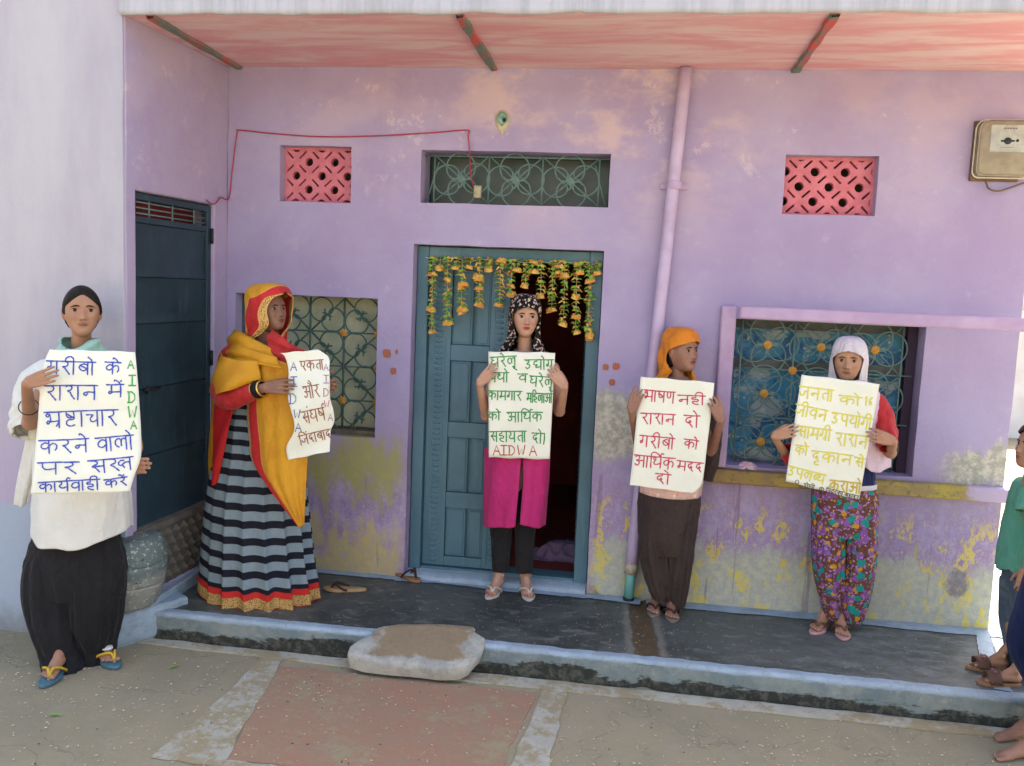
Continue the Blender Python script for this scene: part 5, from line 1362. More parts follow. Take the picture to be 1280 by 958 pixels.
def word_strokes(wd, seed=0):
    """-> (total width, strokes, headline?)"""
    x = 0; st = []; rnd = random.Random(seed)
    latin = all(c in 'AIDWo0126' for c in wd)
    for g, marks in syllables(wd):
        w_, ss = S_[g]
        if 'ि' in marks: st.append(([(x+.12, 0), (x+.12, 1.0), (x+.16, 1.28), (x+.40, 1.40), (x+w_*.7+.15, 1.22), (x+w_*.8+.18, 1.02)], 1)); x += .26
        dy = rnd.uniform(-.03, .03)
        for s in ss: st.append(([(x+a, b+(dy if b < .95 else 0)) for a, b in s], 0 if (len(s) == 2 or g in SHARP) else 1))
        xe = x+w_*.82 if g not in ('र', 'द', 'ट', 'ह', 'उ') else x+w_*.6
        for m_ in marks:
            if m_ in 'ाीोौ':
                xv = x+w_+.12; st.append(([(xv, 1), (xv, 0)], 0)); x += .28
                if m_ == 'ी': st.append(([(xv, 1), (xv-.04, 1.28), (xv-.22, 1.40), (xv-.42, 1.28), (xv-.48, 1.05)], 1))
                if m_ in 'ोौ': st.append(([(xv, 1), (xv-.08, 1.22), (xv-.26, 1.42)], 1))
                if m_ == 'ौ': st.append(([(xv, 1), (xv-.14, 1.14), (xv-.38, 1.28)], 1))
                xe = xv
            elif m_ in 'ेै':
                st.append(([(xe, 1), (xe-.08, 1.20), (xe-.26, 1.38), (xe-.32, 1.30)], 1))
                if m_ == 'ै': st.append(([(xe, 1), (xe-.14, 1.12), (xe-.38, 1.24)], 1))
            elif m_ in 'ुू':
                st.append(([(xe-.05, 0), (xe-.18, -.12), (xe-.10, -.30), (xe+.12, -.30)] if m_ == 'ु' else [(xe-.22, -.02), (xe-.02, -.06), (xe-.02, -.20), (xe-.16, -.16), (xe+.16, -.42)], 1))
            elif m_ == 'ं': st.append(([(xe+.02, 1.28), (xe+.06, 1.34)], 0))
            elif m_ == 'reph': st.append(([(xe, 1), (xe-.03, 1.18), (xe+.08, 1.34), (xe+.22, 1.26)], 1))
        x += w_+.06
    if not latin and '।' not in wd[:1]: 
        end = x-(.34 if wd.endswith('।') else .02); st.append(([(-.05, 1.0+rnd.uniform(-.02, .02)), (end*.5, 1.0+rnd.uniform(-.02, .03)), (end, 1.0+rnd.uniform(-.03, .03))], 1))
    return x, st
def write(mb, S3, words, wpx, seed=0):
    """words: (text, x0, y0, x1, y1, h) in pixels of the photograph; S3(px,py) -> point on the sheet"""
    rnd = random.Random(seed)
    for wi, (txt, x0, y0, x1, y1, h) in enumerate(words):
        Wd, st = word_strokes(txt, seed+wi); ux = Vector((x1-x0, y1-y0)); L = ux.length; ux = ux/L; sx = L/Wd; uy = Vector((-ux.y, ux.x))
        for pts, curved in st:
            if curved and len(pts) > 2: pts = spline(pts, 5)
            elif len(pts) == 2:
                a, b = pts; pts = [a, (lerp(a[0], b[0], .5)+rnd.uniform(-.02, .02), lerp(a[1], b[1], .5)), b]
            q = []
            for a, b in pts:
                jx, jy = .35*noise.noise(Vector((a*3, b*3, seed+wi*5))), .35*noise.noise(Vector((a*3, b*3, 9+seed+wi*5)))
                q.append(Vector((x0, y0))+ux*(a*sx)+uy*((1-b)*h)+Vector((jx, jy)))
            n = len(q); ext = wpx*.35
            q[0] = q[0]+(q[0]-q[1]).normalized()*ext if (q[0]-q[1]).length > 1e-6 else q[0]
            q[-1] = q[-1]+(q[-1]-q[-2]).normalized()*ext if (q[-1]-q[-2]).length > 1e-6 else q[-1]
            l, r = [], []
            for i in range(n):
                t = q[min(i+1, n-1)]-q[max(i-1, 0)]; t = t.normalized() if t.length > 1e-6 else Vector((1, 0)); nn = Vector((-t.y, t.x))*wpx*.5*(1+.18*sin(i*1.7+wi))
                l.append(q[i]+nn); r.append(q[i]-nn)
            S3.off = .0016+.00018*(wi % 3)+rnd.uniform(0, .00012)
            mb.grid([[S3(p.x, p.y) for p in l], [S3(p.x, p.y) for p in r]])
class Sheet:
    def __init__(s, y, bend): s.y = y; s.bend = bend; s.off = 0
    def __call__(s, px, py): return K(px, py, s.y+s.bend(px, py)-s.off)
def ink(name, c): return simple(name, c, tuple(x*.72+.13 for x in c), 70, .6, .3, 0, 10, lo=.42, hi=.72)
def paper_material():
    n = N('chart_paper', .7, .3); f = n.noise(5, 5, .6)
    base = n.mix(n.step(f, .3, .7), (.80, .80, .70), (.74, .75, .64)); n.bump(n.add(n.noise(6, 3, .5), n.mul(n.math('ABSOLUTE', n.math('SUBTRACT', n.noise(3.3, 2, .5), .5)), 1.2)), .5, .025); return n.out(base)
M_paper = paper_material()
def poster(loc, label, sheet, quad=None, rows=None, words=(), n=24, m=32, mat=None):
    root = empty('poster', loc, label, 'poster', 'handwritten posters held up by the women'); mb = MB(); G = []
    for j in range(m+1):
        t = j/m
        if rows:
            R2 = spline(rows, 6); r = R2[min(len(R2)-1, int(t*(len(R2)-1)+.5))]; L, Rr = Vector(r[:2]), Vector(r[2:])
        else: L = Vector(quad[0]).lerp(Vector(quad[3]), t); Rr = Vector(quad[1]).lerp(Vector(quad[2]), t)
        sheet.off = 0; G.append([sheet(*(L.lerp(Rr, i/n)+Vector((0, .5*sin(i*.6+t*3)*(1 if j in (0, m) else 0))))) for i in range(n+1)])
    mb.grid(G, flip=True); mb.build('sheet', mat or M_paper, root, True, solid=.0006)
    for ink_m, wpx, ws in words:
        for i_, w_ in enumerate(ws): t = MB(); write(t, sheet, [w_], wpx, i_*7+len(ws)); t.build('lettering', ink_m, root)
    return root
def crop(ox, oy, s, L): return [(t, ox+a/s, oy+b/s, ox+c/s, oy+d/s, h/s) for t, a, b, c, d, h in L]
def col_letters(ox, oy, s, L):   # (char, cx, cy, size)
    return [(t, ox+(a-z*.42)/s, oy+(b-z*.5)/s, ox+(a+z*.42)/s, oy+(b-z*.5)/s, z/s) for t, a, b, z in L]
# ------------------------------------------------------------------ cloth materials
def lipm(name, c): n = N(name, .45, .4); n.bump(n.noise(120, 3), .1, .002); return n.out(c)
M_white = cloth('white_cotton', (.72, .72, .68), (.64, .64, .60), 600, .9, 4)
M_blackc = cloth('black_cotton', (.014, .014, .016), (.022, .021, .023), 500, .92, 3, wr=1.6)
M_mint = simple('mint_cotton', (.34, .52, .42), (.26, .44, .38), 8, .9)
def mint():
    n = N('mint_printed_cotton', .9, .1); c = n.vor(26, None, 'F1', 'Distance')
    base = n.mix(n.step(n.noise(7, 5), .35, .65), (.40, .60, .49), (.30, .50, .42)); base = n.mix(n.mul(n.step(c, .22, .14), n.step(n.noise(9, 2), .5, .56)), base, (.05, .12, .14))
    n.bump(n.noise(300, 2), .15, .003); return n.out(base)
M_mint = mint()
def saree_border():
    """uv.x measures the distance from the free edge"""
    n = N('yellow_saree_cloth', .62, .3); n.b.inputs['Sheen Weight'].default_value = .1
    u = n.sep(n.uv)[0]; f = n.step(n.noise(6, 5, .6), .35, .65)
    yel = n.mix(f, (.60, .29, .012), (.50, .215, .008))
    red = n.mix(f, (.50, .018, .020), (.42, .012, .014))
    g = n.vor(150, None, 'F1', 'Distance'); gold = n.mix(n.step(g, .30, .45), (.10, .045, .012), (.55, .34, .10))
    base = n.mix(n.step(u, .36, .37), red, yel); base = n.mix(n.step(u, .112, .105), base, gold)
    ln = n.mul(n.step(u, .100, .106), n.step(u, .122, .116)); base = n.mix(ln, base, (.65, .33, .10))
    ln = n.mul(n.step(u, .353, .359), n.step(u, .372, .367)); base = n.mix(ln, base, (.65, .33, .10))
    base = n.mix(n.step(u, .012, .008), base, (.65, .35, .12))
    n.bump(wrinkle(n, .8), .5, .008); return n.out(base)
M_saree = saree_border()
def plain_saree(name, c1, c2):
    n = N(name, .62, .3); n.b.inputs['Sheen Weight'].default_value = .1; n.bump(wrinkle(n, .9), .55, .008)
    return n.out(n.mix(n.step(n.noise(6, 5, .6), .35, .65), c1, c2))
M_redc = plain_saree('red_cotton', (.46, .022, .024), (.38, .015, .018))
def drape_mat():
    n = N('yellow_red_drape', .62, .3); u = n.sep(n.uv)[0]; f = n.step(n.noise(6, 5, .6), .35, .65)
    base = n.mix(n.step(u, .50, .52), n.mix(f, (.60, .29, .012), (.50, .215, .008)), n.mix(f, (.50, .018, .020), (.42, .012, .014)))
    n.bump(n.noise(500, 2), .15, .004); return n.out(base)
M_drape = drape_mat()
def skirt_mat():
    n = N('striped_skirt_cotton', .85, .15); v = n.sep(n.uv)[1]
    s = n.math('FRACT', n.add(n.mul(v, 15.5), .18)); w_ = n.mul(n.step(s, .50, .53), n.step(s, .97, .94))
    base = n.mix(w_, n.mix(n.noise(40, 4), (.16, .22, .26), (.24, .30, .335)), (.012, .013, .022))
    g = n.vor(140, None, 'F1', 'Distance'); gold = n.mix(n.step(g, .30, .45), (.13, .07, .02), (.48, .31, .11))
    base = n.mix(n.step(v, .098, .093), base, (.50, .03, .025)); base = n.mix(n.step(v, .070, .066), base, gold); base = n.mix(n.step(v, .010, .006), base, (.50, .04, .03))
    n.bump(wrinkle(n, .6), .5, .008); return n.out(base)
M_skirt = skirt_mat()
def floral(name, bgc, cols, scale=26):
    n = N(name, .85, .15); vec = n.map(n.obj, (1, 1, 1)); d = n.noise(14, 3, .6, None, 0, True)
    vv = n.new('ShaderNodeVectorMath'); vv.operation = 'MULTIPLY_ADD'; n.put(vv.inputs[0], d); vv.inputs[1].default_value = (.05, .05, .05); n.put(vv.inputs[2], n.obj)
    base = bgc
    for k, (c, sc_, th) in enumerate(cols):
        m = n.map(vv.outputs[0], (1, 1, 1), (k*1.7, k*.9, k*2.3)); f = n.step(n.vor(sc_, m), th+.03, th-.02)
        base = n.mix(f, base, c)
    n.bump(wrinkle(n, .9), .55, .008); return n.out(base)
M_floral = floral('black_scarf_cream_print', (.012, .010, .011), [((.50, .36, .30), 36, .27), ((.62, .52, .42), 58, .30), ((.42, .24, .22), 44, .22), ((.02, .018, .02), 75, .20)])
M_print = floral('bright_printed_cotton', (.13, .055, .05), [((.22, .09, .30), 22, .42), ((.36, .18, .46), 52, .30), ((.50, .24, .02), 22, .27), ((.62, .36, .04), 46, .18), ((.015, .25, .22), 17, .31), ((.02, .33, .28), 40, .14), ((.05, .02, .05), 60, .17)])
M_orangec = plain_saree('orange_cotton', (.66, .235, .012), (.56, .17, .008))
M_magenta = cloth('magenta_cotton', (.50, .035, .17), (.43, .025, .145), 500, .85, 5)
M_brownc = cloth('dark_brown_cotton', (.060, .043, .039), (.045, .032, .030), 500, .9, 5, wr=1.8)
M_pinkpale = floral('pale_pink_print', (.66, .44, .40), [((.62, .25, .16), 34, .18), ((.75, .66, .62), 26, .22)])
M_veil = cloth('white_veil_cotton', (.66, .62, .66), (.56, .52, .57), 500, .9, 5)
M_pinkveil = cloth('pink_white_veil', (.66, .52, .60), (.58, .42, .52), 500, .9, 5)
M_navy = cloth('navy_cotton', (.018, .03, .09), (.014, .022, .07), 500, .9, 5)
M_greenc = cloth('sea_green_cotton', (.08, .28, .19), (.12, .34, .25), 400, .9, 9)
def jeans():
    n = N('faded_jeans', .85, .15); f = n.noise(6, 6, .65)
    base = n.mix(n.step(f, .35, .65), (.07, .10, .13), (.16, .20, .23)); n.bump(n.add(n.noise(400, 2), f), .25, .005); return n.out(base)
M_jeans = jeans()
M_bluer = simple('blue_rubber', (.05, .13, .19), (.08, .17, .22), 30, .7); M_yell = simple('yellow_strap', (.62, .42, .03), (.5, .33, .03), 30, .6)
M_creamr = simple('cream_rubber', (.55, .50, .45), (.45, .40, .35), 30, .7); M_pinkr = simple('pink_rubber', (.52, .30, .30), (.45, .25, .25), 30, .7); M_greyr = simple('grey_brown_rubber', (.22, .18, .15), None, 30, .7)
M_brownstrap = simple('brown_leatherette', (.10, .05, .035), (.15, .08, .05), 40, .6)
M_nail = N('red_nail_polish', .2, .5).out((.30, .01, .015)); M_nailn = N('toenail_plain', .4, .4).out((.42, .27, .20))
M_gold = N('gold_metal', .3, .5, 1.0).out((.75, .48, .15))
sk1 = skin_material('brown_skin', (.40, .215, .135), (.35, .18, .11)); sk2 = skin_material('deep_brown_skin', (.27, .135, .088), (.22, .105, .067))
sk3 = skin_material('light_brown_skin', (.50, .285, .195), (.45, .245, .165)); sk4 = skin_material('dark_brown_skin', (.31, .16, .11), (.26, .13, .09)); sk5 = skin_material('warm_brown_skin', (.41, .225, .14), (.36, .19, .115))

def torso(P, hip, chest, neck, head_base, r=(.10, .105, .10, .045), flat=(0, 1, 0, .7)):
    P.limb([hip, Vector(hip).lerp(Vector(chest), .5), chest], [r[0], r[0]*.85, r[1]], flat=flat, seg=22)
    P.limb([chest, Vector(chest).lerp(Vector(neck), .6), neck], [r[1]*.95, r[2]*.62, r[3]*1.25], flat=(0, 1, 0, .8), seg=22)
    P.limb([neck+Vector((0, .01, -.03)), neck.lerp(head_base, .5), head_base], [r[3]*1.25, r[3], r[3]*.95], seg=20)
def shoulders(P, chest, sl, sr, el, er, k=1.0):
    P.limb([sl, Vector(chest)+Vector((0, 0, .06)), sr], [.048*k, .06*k, .048*k], seg=18)
    P.limb([sl, Vector(sl).lerp(Vector(el), .5), el], [.047*k, .041*k, .036*k], seg=16); P.limb([sr, Vector(sr).lerp(Vector(er), .5), er], [.047*k, .041*k, .036*k], seg=16)
def garment(P, name, mb, mat, solid=.003, weld=0): return mb.build(name, mat, P.root, True, solid=solid, weld=weld)

# ================================================================== 1: woman in white kurta, on the street at the left
def woman_white():
    Y = -1.06; P = Person((-2.33, -1.1, 0), 'woman in white kurta, mint scarf and baggy black trousers standing at far left', sk1, lipm('lips_brown', (.27, .11, .085)))
    hc = K(102.5, 390, Y-.02); P.head(hc, .96, yaw=R(37), pitch=R(2), brow=1.15, look=.1)
    torso(P, K(100, 640, Y), K(102, 478, Y), K(102, 445, Y+.02), K(102, 415, Y), (.10, .105, .10, .041))
    sh = Sheet(-1.35, lambda px, py: (px-105)*.0011+.010*sin((px-40)*.045)+.006*sin(py*.05)-(py-530)*.0004)
    el, er = K(38, 528, -1.19), K(168, 560, -1.10)
    shoulders(P, K(102, 470, Y), K(62, 466, Y+.0), K(146, 466, Y+.03), el, er)
    f = lambda px, py: sh.y+sh.bend(px, py)
    W = K(33, 480, f(33, 480)-.016)
    P.hand(W, (.80, .30, .34), (.28, -1, .12), -1, .80, E=el, curls=(-.12, .30, .22), thumb=(.62, .30, -.75))
    W2 = K(192, 583, f(170, 580)+.020); P.hand(K(150, 585, f(150, 585)+.035), (1, .22, .12), (.1, 1, 0), 1, .92, E=er, curls=(.0, .5, .6), spread=.0, thumb=(.4, .6, .2))
    # legs and feet
    H1, H2 = Vector((-2.405, -1.125, 0)), KZ(116, 817, 0)
    for heel, ang, hip in ((H1, R(14), K(80, 640, Y)), (H2, R(58), K(120, 640, Y))):
        P.foot(heel, ang, .93, lift=.020, shin=heel+Vector((.0, .05, .30)))
        P.limb([heel+Vector((0, .05, .28)), heel.lerp(hip, .55), hip], [.045, .055, .075])
        sandal('s', heel+Vector((0, 0, .003)), ang, .245, .092, M_bluer, M_yell, P.root, foot_h=.052)
        P.toenails(heel, ang, .93, M_nailn, lift=.020)
    P.finish(.0040)
    # a white flower stuck on the right sandal strap
    mb = MB(); c = H2+Vector((sin(R(58))*.135, -cos(R(58))*.135, .070)); mb.ellipsoid(c, .030, .024, .012); mb.build('plaster_bandage', M_veil, P.root, True)
    # trousers
    mb = MB(); z = lambda py, xl, xr, ry, y=Y: ring_px(py, xl, xr, ry, y)
    loft(mb, [z(612, 70, 136, .08), z(650, 56, 142, .11), z(676, 44, 149, .13), z(705, 36, 153, .15), z(740, 38, 149, .14)], folds(9, .03, 17, .02, 1, 1), top_t=0)
    loft(mb, [z(652, 60, 103, .09), z(678, 48, 104, .115), z(710, 37, 103, .135, Y-.02), z(750, 37, 103, .135, Y-.03), z(790, 46, 105, .12, Y-.05), z(815, 54, 106, .10, Y-.06), z(832, 57, 103, .090, Y-.10), z(846, 62, 100, .078, Y-.12)], folds(7, .09, 15, .045, 2.0, 2.2, .8, .4))
    loft(mb, [z(652, 92, 138, .09), z(678, 92, 145, .115), z(710, 90, 152, .135), z(750, 92, 150, .135), z(785, 92, 145, .12, Y+.0), z(808, 98, 141, .10, Y+.02), z(827, 104, 137, .080, Y-.0)], folds(7, .09, 16, .045, -2.0, 4.1, .8, .4))
    garment(P, 'trousers', mb, M_blackc)
    # kurta
    mb = MB(); loft(mb, [z(449, 82, 122, .07), z(456, 62, 144, .10), z(470, 52, 152, .125), z(520, 52, 155, .135), z(580, 48, 154, .145), z(630, 48, 158, .18), z(664, 49, 159, .195)], folds(6, .03, 11, .02, 1.4, 3.0), hem=lambda a, t: -.030*max(0, -sin(a))**1.5*sstep(.6, 1, t)+.025*abs(cos(a))**3*sstep(.7, 1, t)+.005*sin(a*7)*sstep(.8, 1, t))
    garment(P, 'kurta', mb, M_white)
    # sleeve bunched at the elbow
    mb = MB(); sleeve(mb, [K(88, 462, Y), K(50, 482, Y-.02), K(38, 522, -1.12), K(37, 540, -1.155)], [.075, .083, .082, .070], 1.3, .20); garment(P, 'sleeve', mb, M_white)
    mb = MB(); sleeve(mb, [K(134, 466, Y+.03), K(147, 500, Y+.02), K(150, 545, -1.10)], [.060, .058, .052], 5.3, .18); garment(P, 'sleeve', mb, M_white)
    # loose dupatta end down the left side
    G, uv = patch([[K(34, 535, -1.08), K(44, 537, -1.12), K(55, 540, -1.10)], [K(27, 570, -1.05), K(36, 572, -1.10), K(47, 575, -1.09)], [K(21, 605, -1.02), K(30, 608, -1.08), K(42, 600, -1.08)], [K(19, 630, -1.02), K(26, 634, -1.06), K(36, 626, -1.06)]], 8, 10, lambda u, v: .008*sin(u*14+v*3))
    mb = MB(); mb.grid(G, uv=uv); garment(P, 'dupatta_end', mb, M_white)
    # mint scarf round the neck
    mb = MB(); c = K(102, 433, Y-.005); rows = []
    for j in range(15):
        t = j/14; row = []
        for i in range(61):
            a = 2*pi*i/60; fr = max(0, -sin(a)); r = lerp(.062, .115, t)+.010*sin(t*pi*3+a*2)+.007*noise.noise(Vector((cos(a)*3, sin(a)*3, t*6)))
            row.append(Vector((c.x+r*1.08*cos(a), c.y+r*.92*sin(a)-.01, c.z+.035-t*.075-.050*fr**2*(1-t)+.010*sin(t*pi*2))))
        rows.append(row)
    mb.grid(rows, closed_u=False); garment(P, 'scarf', mb, M_mint)
    # hair pulled back
    mb = MB(); HM = P.HM; n, m = 64, 36; rows = []
    for j in range(m+1):
        t = pi*(.003+.994*j/m); row = []
        for i in range(n):
            a = 2*pi*i/n; X, Y_, Z = cos(a)*sin(t), sin(a)*sin(t), -cos(t); p = P.head_pt(X, Y_, Z); 
            line = .052+.030*(1-abs(X)**1.5*1.6) if True else 0
            front = sstep(-.25, -.05, -Y_)
            o_ = 1.115+.008*sin(a*26+Z*5)
            hl = .077-.040*(abs(p.x)/.055)**1.4        # hairline height on the forehead
            if p.y < -.012:
                k = sstep(hl-.006, hl+.006, p.z); side = sstep(.0, .008, abs(p.x)-.0560)*sstep(-.022, -.004, p.z)
                k = max(k, side*sstep(-.060, -.030, p.y)); 
            else: k = sstep(-.085, -.06, p.z) if p.y > .02 else max(sstep(.010, .030, p.z), sstep(.0, .03, p.y)*sstep(-.07, -.05, p.z))
            f_ = lerp(.93, o_, k); q = Vector((p.x*f_, p.y*f_, p.z*(lerp(.95, 1.055, k) if p.z > 0 else f_)))
            row.append(HM@q)
        rows.append(row)
    mb.grid(rows, closed_u=True); mb.ellipsoid(HM@Vector((0, .105, -.035)), .040, .035, .045); mb.build('hair', M_hair, P.root, True)
    mb = MB(); a_ = el.lerp(W, .42); d = (W-el).normalized(); u_ = d.cross(Vector((0, 1, 0))).normalized(); v_ = d.cross(u_)
    mb.tube([a_+u_*.037*cos(q*pi/10)+v_*.037*sin(q*pi/10) for q in range(20)], .0022, 6, closed=True); mb.build('bracelet', M_kohl, P.root, True)
    blue = crop(20, 425, 4.565, [('गरीबो', 178, 120, 458, 130, 72), ('के', 512, 127, 602, 130, 66), ('राशन', 168, 262, 468, 262, 82), ('में', 522, 256, 618, 256, 68), ('भ्रष्टाचार', 165, 415, 585, 398, 88), ('करने', 135, 577, 418, 563, 76), ('वालो', 455, 562, 672, 545, 78), ('पर', 130, 702, 365, 697, 66), ('सख्त', 415, 692, 672, 668, 72), ('कार्यवाही', 130, 815, 480, 797, 56), ('करें', 505, 800, 636, 782, 46)])
    grn = col_letters(20, 425, 4.565, [('A', 658, 140, 48), ('I', 666, 232, 58), ('D', 664, 328, 64), ('W', 668, 412, 64), ('A', 674, 486, 46)])
    poster((-2.2, -1.35, .7), 'white poster with blue lines and a green column of letters, held at far left', sh, rows=[(62, 437, 169, 440), (55, 455, 171, 462), (50, 490, 174, 500), (47, 530, 176.5, 545), (44, 560, 176, 572), (42, 590, 168, 595), (38, 618, 162, 615)], words=[(ink('blue_marker', (.02, .055, .42)), 1.75, blue), (ink('green_marker', (.03, .36, .06)), 1.7, grn)])
woman_white()

# ================================================================== 2: woman in the yellow saree, profile
def woman_saree():
    Y = -.46; P = Person((-1.70, -.5, .13), 'woman in yellow saree with red border and striped skirt, turned to the right', sk2, lipm('lips_dark', (.17, .06, .05)))
    hc = K(336, 389, Y-.02); P.head(hc, .90, yaw=R(66), pitch=R(6), brow=1.0)
    nk = K(326, 432, Y+.01)
    torso(P, K(320, 600, Y), K(318, 470, Y), nk, K(329, 412, Y))
    sh = Sheet(-.70, lambda px, py: .018*sin((py-430)*.052+(px-360)*.03)+(px-380)*.0007)
    f = lambda px, py: sh.y+sh.bend(px, py)
    el = K(286, 495, -.64); W = K(331, 485, f(350, 480)-.02); er = K(372, 500, -.50)
    shoulders(P, K(318, 462, Y), K(289, 462, Y-.10), K(352, 462, Y+.12), el, er)
    P.hand(W, (1, -.02, .10), (-.05, -1, .25), -1, .92, E=el, curls=(-.06, .26, .20), thumb=(.7, .35, -.6))
    P.hand(K(396, 482, f(396, 480)+.028), (1, -.1, .05), (.1, 1, 0), 1, .88, E=er, curls=(.1, 1.0, .9), spread=.0, thumb=(.5, .6, .1))
    H1 = KZ(299, 752, .13); P.foot(H1+Vector((-.03, .17, 0)), R(18), .95, lift=.016, shin=K(300, 700, Y)); P.foot(KZ(352, 750, .13)+Vector((0, .19, 0)), R(40), .95, lift=.016, shin=K(345, 700, Y))
    for hh, hip in ((K(300, 700, Y), K(305, 600, Y)), (K(345, 700, Y), K(335, 600, Y))): P.limb([hh, hh.lerp(hip, .5), hip], [.045, .06, .08])
    sandal('s', H1+Vector((-.03, .17, 0)), R(18), .24, .09, M_greyr, M_brownstrap, P.root, strap='band', foot_h=.05); sandal('s', KZ(352, 750, .13)+Vector((0, .19, 0)), R(40), .24, .09, M_greyr, M_brownstrap, P.root, strap='band', foot_h=.05)
    P.finish(.0042)
    z = lambda py, xl, xr, ry, y=Y, dz=0: ring_px(py, xl, xr, ry, y, dz)
    def sf(a, t):   # calm at the back, pleats at the front right
        fr = sstep(-.2, .9, cos(a-5.35)); return (.016+.085*t)*fr*(1-2*abs(sin(8.5*a+.5*sin(3*t)))**.8)+.02*(1-fr)*cos(5*a+t*2)+.012*noise.noise(Vector((cos(a)*2, sin(a)*2, t*5)))
    mb = MB(); loft(mb, [z(488, 282, 368, .12), z(520, 277, 370, .135), z(570, 270, 377, .15), z(630, 261, 383, .17), z(690, 256, 390, .19), z(742, 252, 397, .205)], sf, n=240, sub=14, hem=lambda a, t: (-.018*max(0, -sin(a))+.03*max(0, cos(a-2.6)))*sstep(.3, 1, t)+.006*cos(a*19)*sstep(.8, 1, t)*sstep(-.2, .9, cos(a-5.35))); garment(P, 'skirt', mb, M_skirt)
    # blouse bodice
    mb = MB(); loft(mb, [z(444, 308, 346, .07), z(455, 292, 358, .10), z(480, 286, 362, .115), z(520, 285, 368, .12)], folds(5, .02, 9, .01), sub=6); garment(P, 'blouse', mb, M_redc)
    mb = MB(); sleeve(mb, [K(290, 466, Y-.16), K(280, 488, -.64), K(287, 497, -.68), K(303, 493, -.70), K(317, 488, -.705)], [.060, .060, .058, .050, .041], 2.2, .12); garment(P, 'sleeve', mb, M_redc)
    # veil over the head
    sl = [(.132, .004, .004, .004, 0, 0, .0), (.129, .045, .060, .050, 0, 0, -.002), (.114, .076, .094, .090, 0, 0, -.004), (.090, .092, .110, .108, 0, 0, -.006), (.070, .097, .116, .114, 12, 0, -.006), (.054, .099, .117, .115, 36, 0, -.006), (.005, .100, .118, .112, 52, 0, -.004), (-.03, .100, .115, .108, 54, 0, -.002), (-.07, .099, .114, .102, 48, .05, 0), (-.11, .105, .120, .100, 40, .3, 0), (-.155, .130, .132, .098, 30, .7, 0), (-.20, .160, .140, .110, 18, 1, 0), (-.26, .178, .150, .130, 8, 1, 0), (-.33, .186, .155, .150, 2, 1, 0)]
    mb = MB(); HMv = P.HM.copy(); hood(mb, HMv, K(322, 389, Y), sl, seed=1.0, amp=.008, k=1.0, folds_n=7); garment(P, 'saree_veil', mb, M_saree, .004, .0006)
    # drapes
    G, uv = patch([[K(300, 415, Y-.10), K(286, 440, Y-.17), K(284, 470, Y-.18)][::-1] and [K(276, 455, Y-.06), K(283, 450, Y-.16), K(300, 446, Y-.20), K(325, 446, Y-.22), K(350, 450, Y-.22), K(366, 458, Y-.20)],
        [K(267, 478, Y-.04), K(274, 478, Y-.18), K(295, 476, Y-.225), K(325, 476, Y-.235), K(352, 476, Y-.235), K(372, 478, Y-.21)],
        [K(264, 497, Y-.02), K(270, 502, Y-.17), K(292, 497, Y-.20), K(322, 500, Y-.215), K(352, 505, Y-.22), K(378, 505, Y-.20)]], 8, 8, lambda u, v: .008*sin(u*16+v*5)+.005*sin(u*31))
    # upper drape lies under the forearm: only the part above the sleeve
    mb = MB(); mb.grid(G, uv=[(1-.0*u, v) for u, v in uv]); 
    G1, uv1 = patch([[K(306, 440, Y-.14), K(325, 446, Y-.19), K(352, 452, Y-.20), K(375, 462, Y-.19)], [K(309, 475, Y-.16), K(328, 478, Y-.20), K(356, 484, Y-.21), K(383, 490, Y-.20)], [K(308, 520, Y-.16), K(330, 520, Y-.21), K(358, 522, Y-.22), K(386, 525, Y-.19)], [K(311, 550, Y-.17), K(333, 552, Y-.22), K(360, 556, Y-.225), K(385, 560, Y-.19)], [K(315, 576, Y-.18), K(337, 592, Y-.225), K(362, 600, Y-.225), K(383, 600, Y-.19)], [K(340, 614, Y-.20), K(352, 622, Y-.225), K(368, 628, Y-.22), K(381, 630, Y-.20)], [K(374, 657, Y-.21), K(375, 658, Y-.215), K(377, 658, Y-.21), K(379, 656, Y-.20)]], 10, 10, lambda u, v: .006*sin(u*13+v*4)*(1-v)+.004*sin(u*29+2*v))
    mb = MB(); mb.grid(G1, uv=[(u*1.55, v) for u, v in uv1]); garment(P, 'saree_front_drape', mb, M_saree, .004)
    G2, uv2 = patch([[K(276, 440, Y-.02), K(280, 446, Y-.20), K(298, 450, Y-.26), K(322, 452, Y-.23)], [K(266, 472, Y+.0), K(271, 472, Y-.24), K(292, 474, Y-.30), K(326, 474, Y-.24)], [K(263, 490, Y+.02), K(268, 494, Y-.24), K(284, 489, Y-.31), K(318, 478, Y-.25)]], 8, 8, lambda u, v: .005*sin(u*12+v*4))
    mb = MB(); mb.grid(G2, uv=[(.3, v) for u, v in uv2]); garment(P, 'saree_shoulder_drape', mb, M_drape, .004)
    G3, uv3 = patch([[K(264, 492, Y-.02), K(275, 500, Y-.14), K(298, 498, Y-.19)], [K(263, 530, Y-.02), K(271, 535, Y-.13), K(288, 530, Y-.18)], [K(262, 575, Y-.02), K(267, 580, Y-.12), K(277, 575, Y-.16)], [K(264, 603, Y-.03), K(267, 607, Y-.11), K(272, 603, Y-.13)]], 8, 8, lambda u, v: .006*sin(u*10+v*6))
    mb = MB(); mb.grid(G3, uv=[(u*.9+.18, v) for u, v in uv3]); garment(P, 'saree_side_drape', mb, M_drape, .004)
    G4, uv4 = patch([[K(292, 412, Y+.02), K(300, 414, Y-.10), K(318, 424, Y-.15), K(336, 436, Y-.16)], [K(284, 432, Y+.02), K(296, 432, Y-.15), K(320, 440, Y-.20), K(346, 449, Y-.20)], [K(278, 452, Y+.0), K(292, 452, Y-.18), K(322, 456, Y-.235), K(352, 462, Y-.235)]], 8, 9, lambda u, v: .008*sin(v*15+u*3)+.003*sin(v*33))
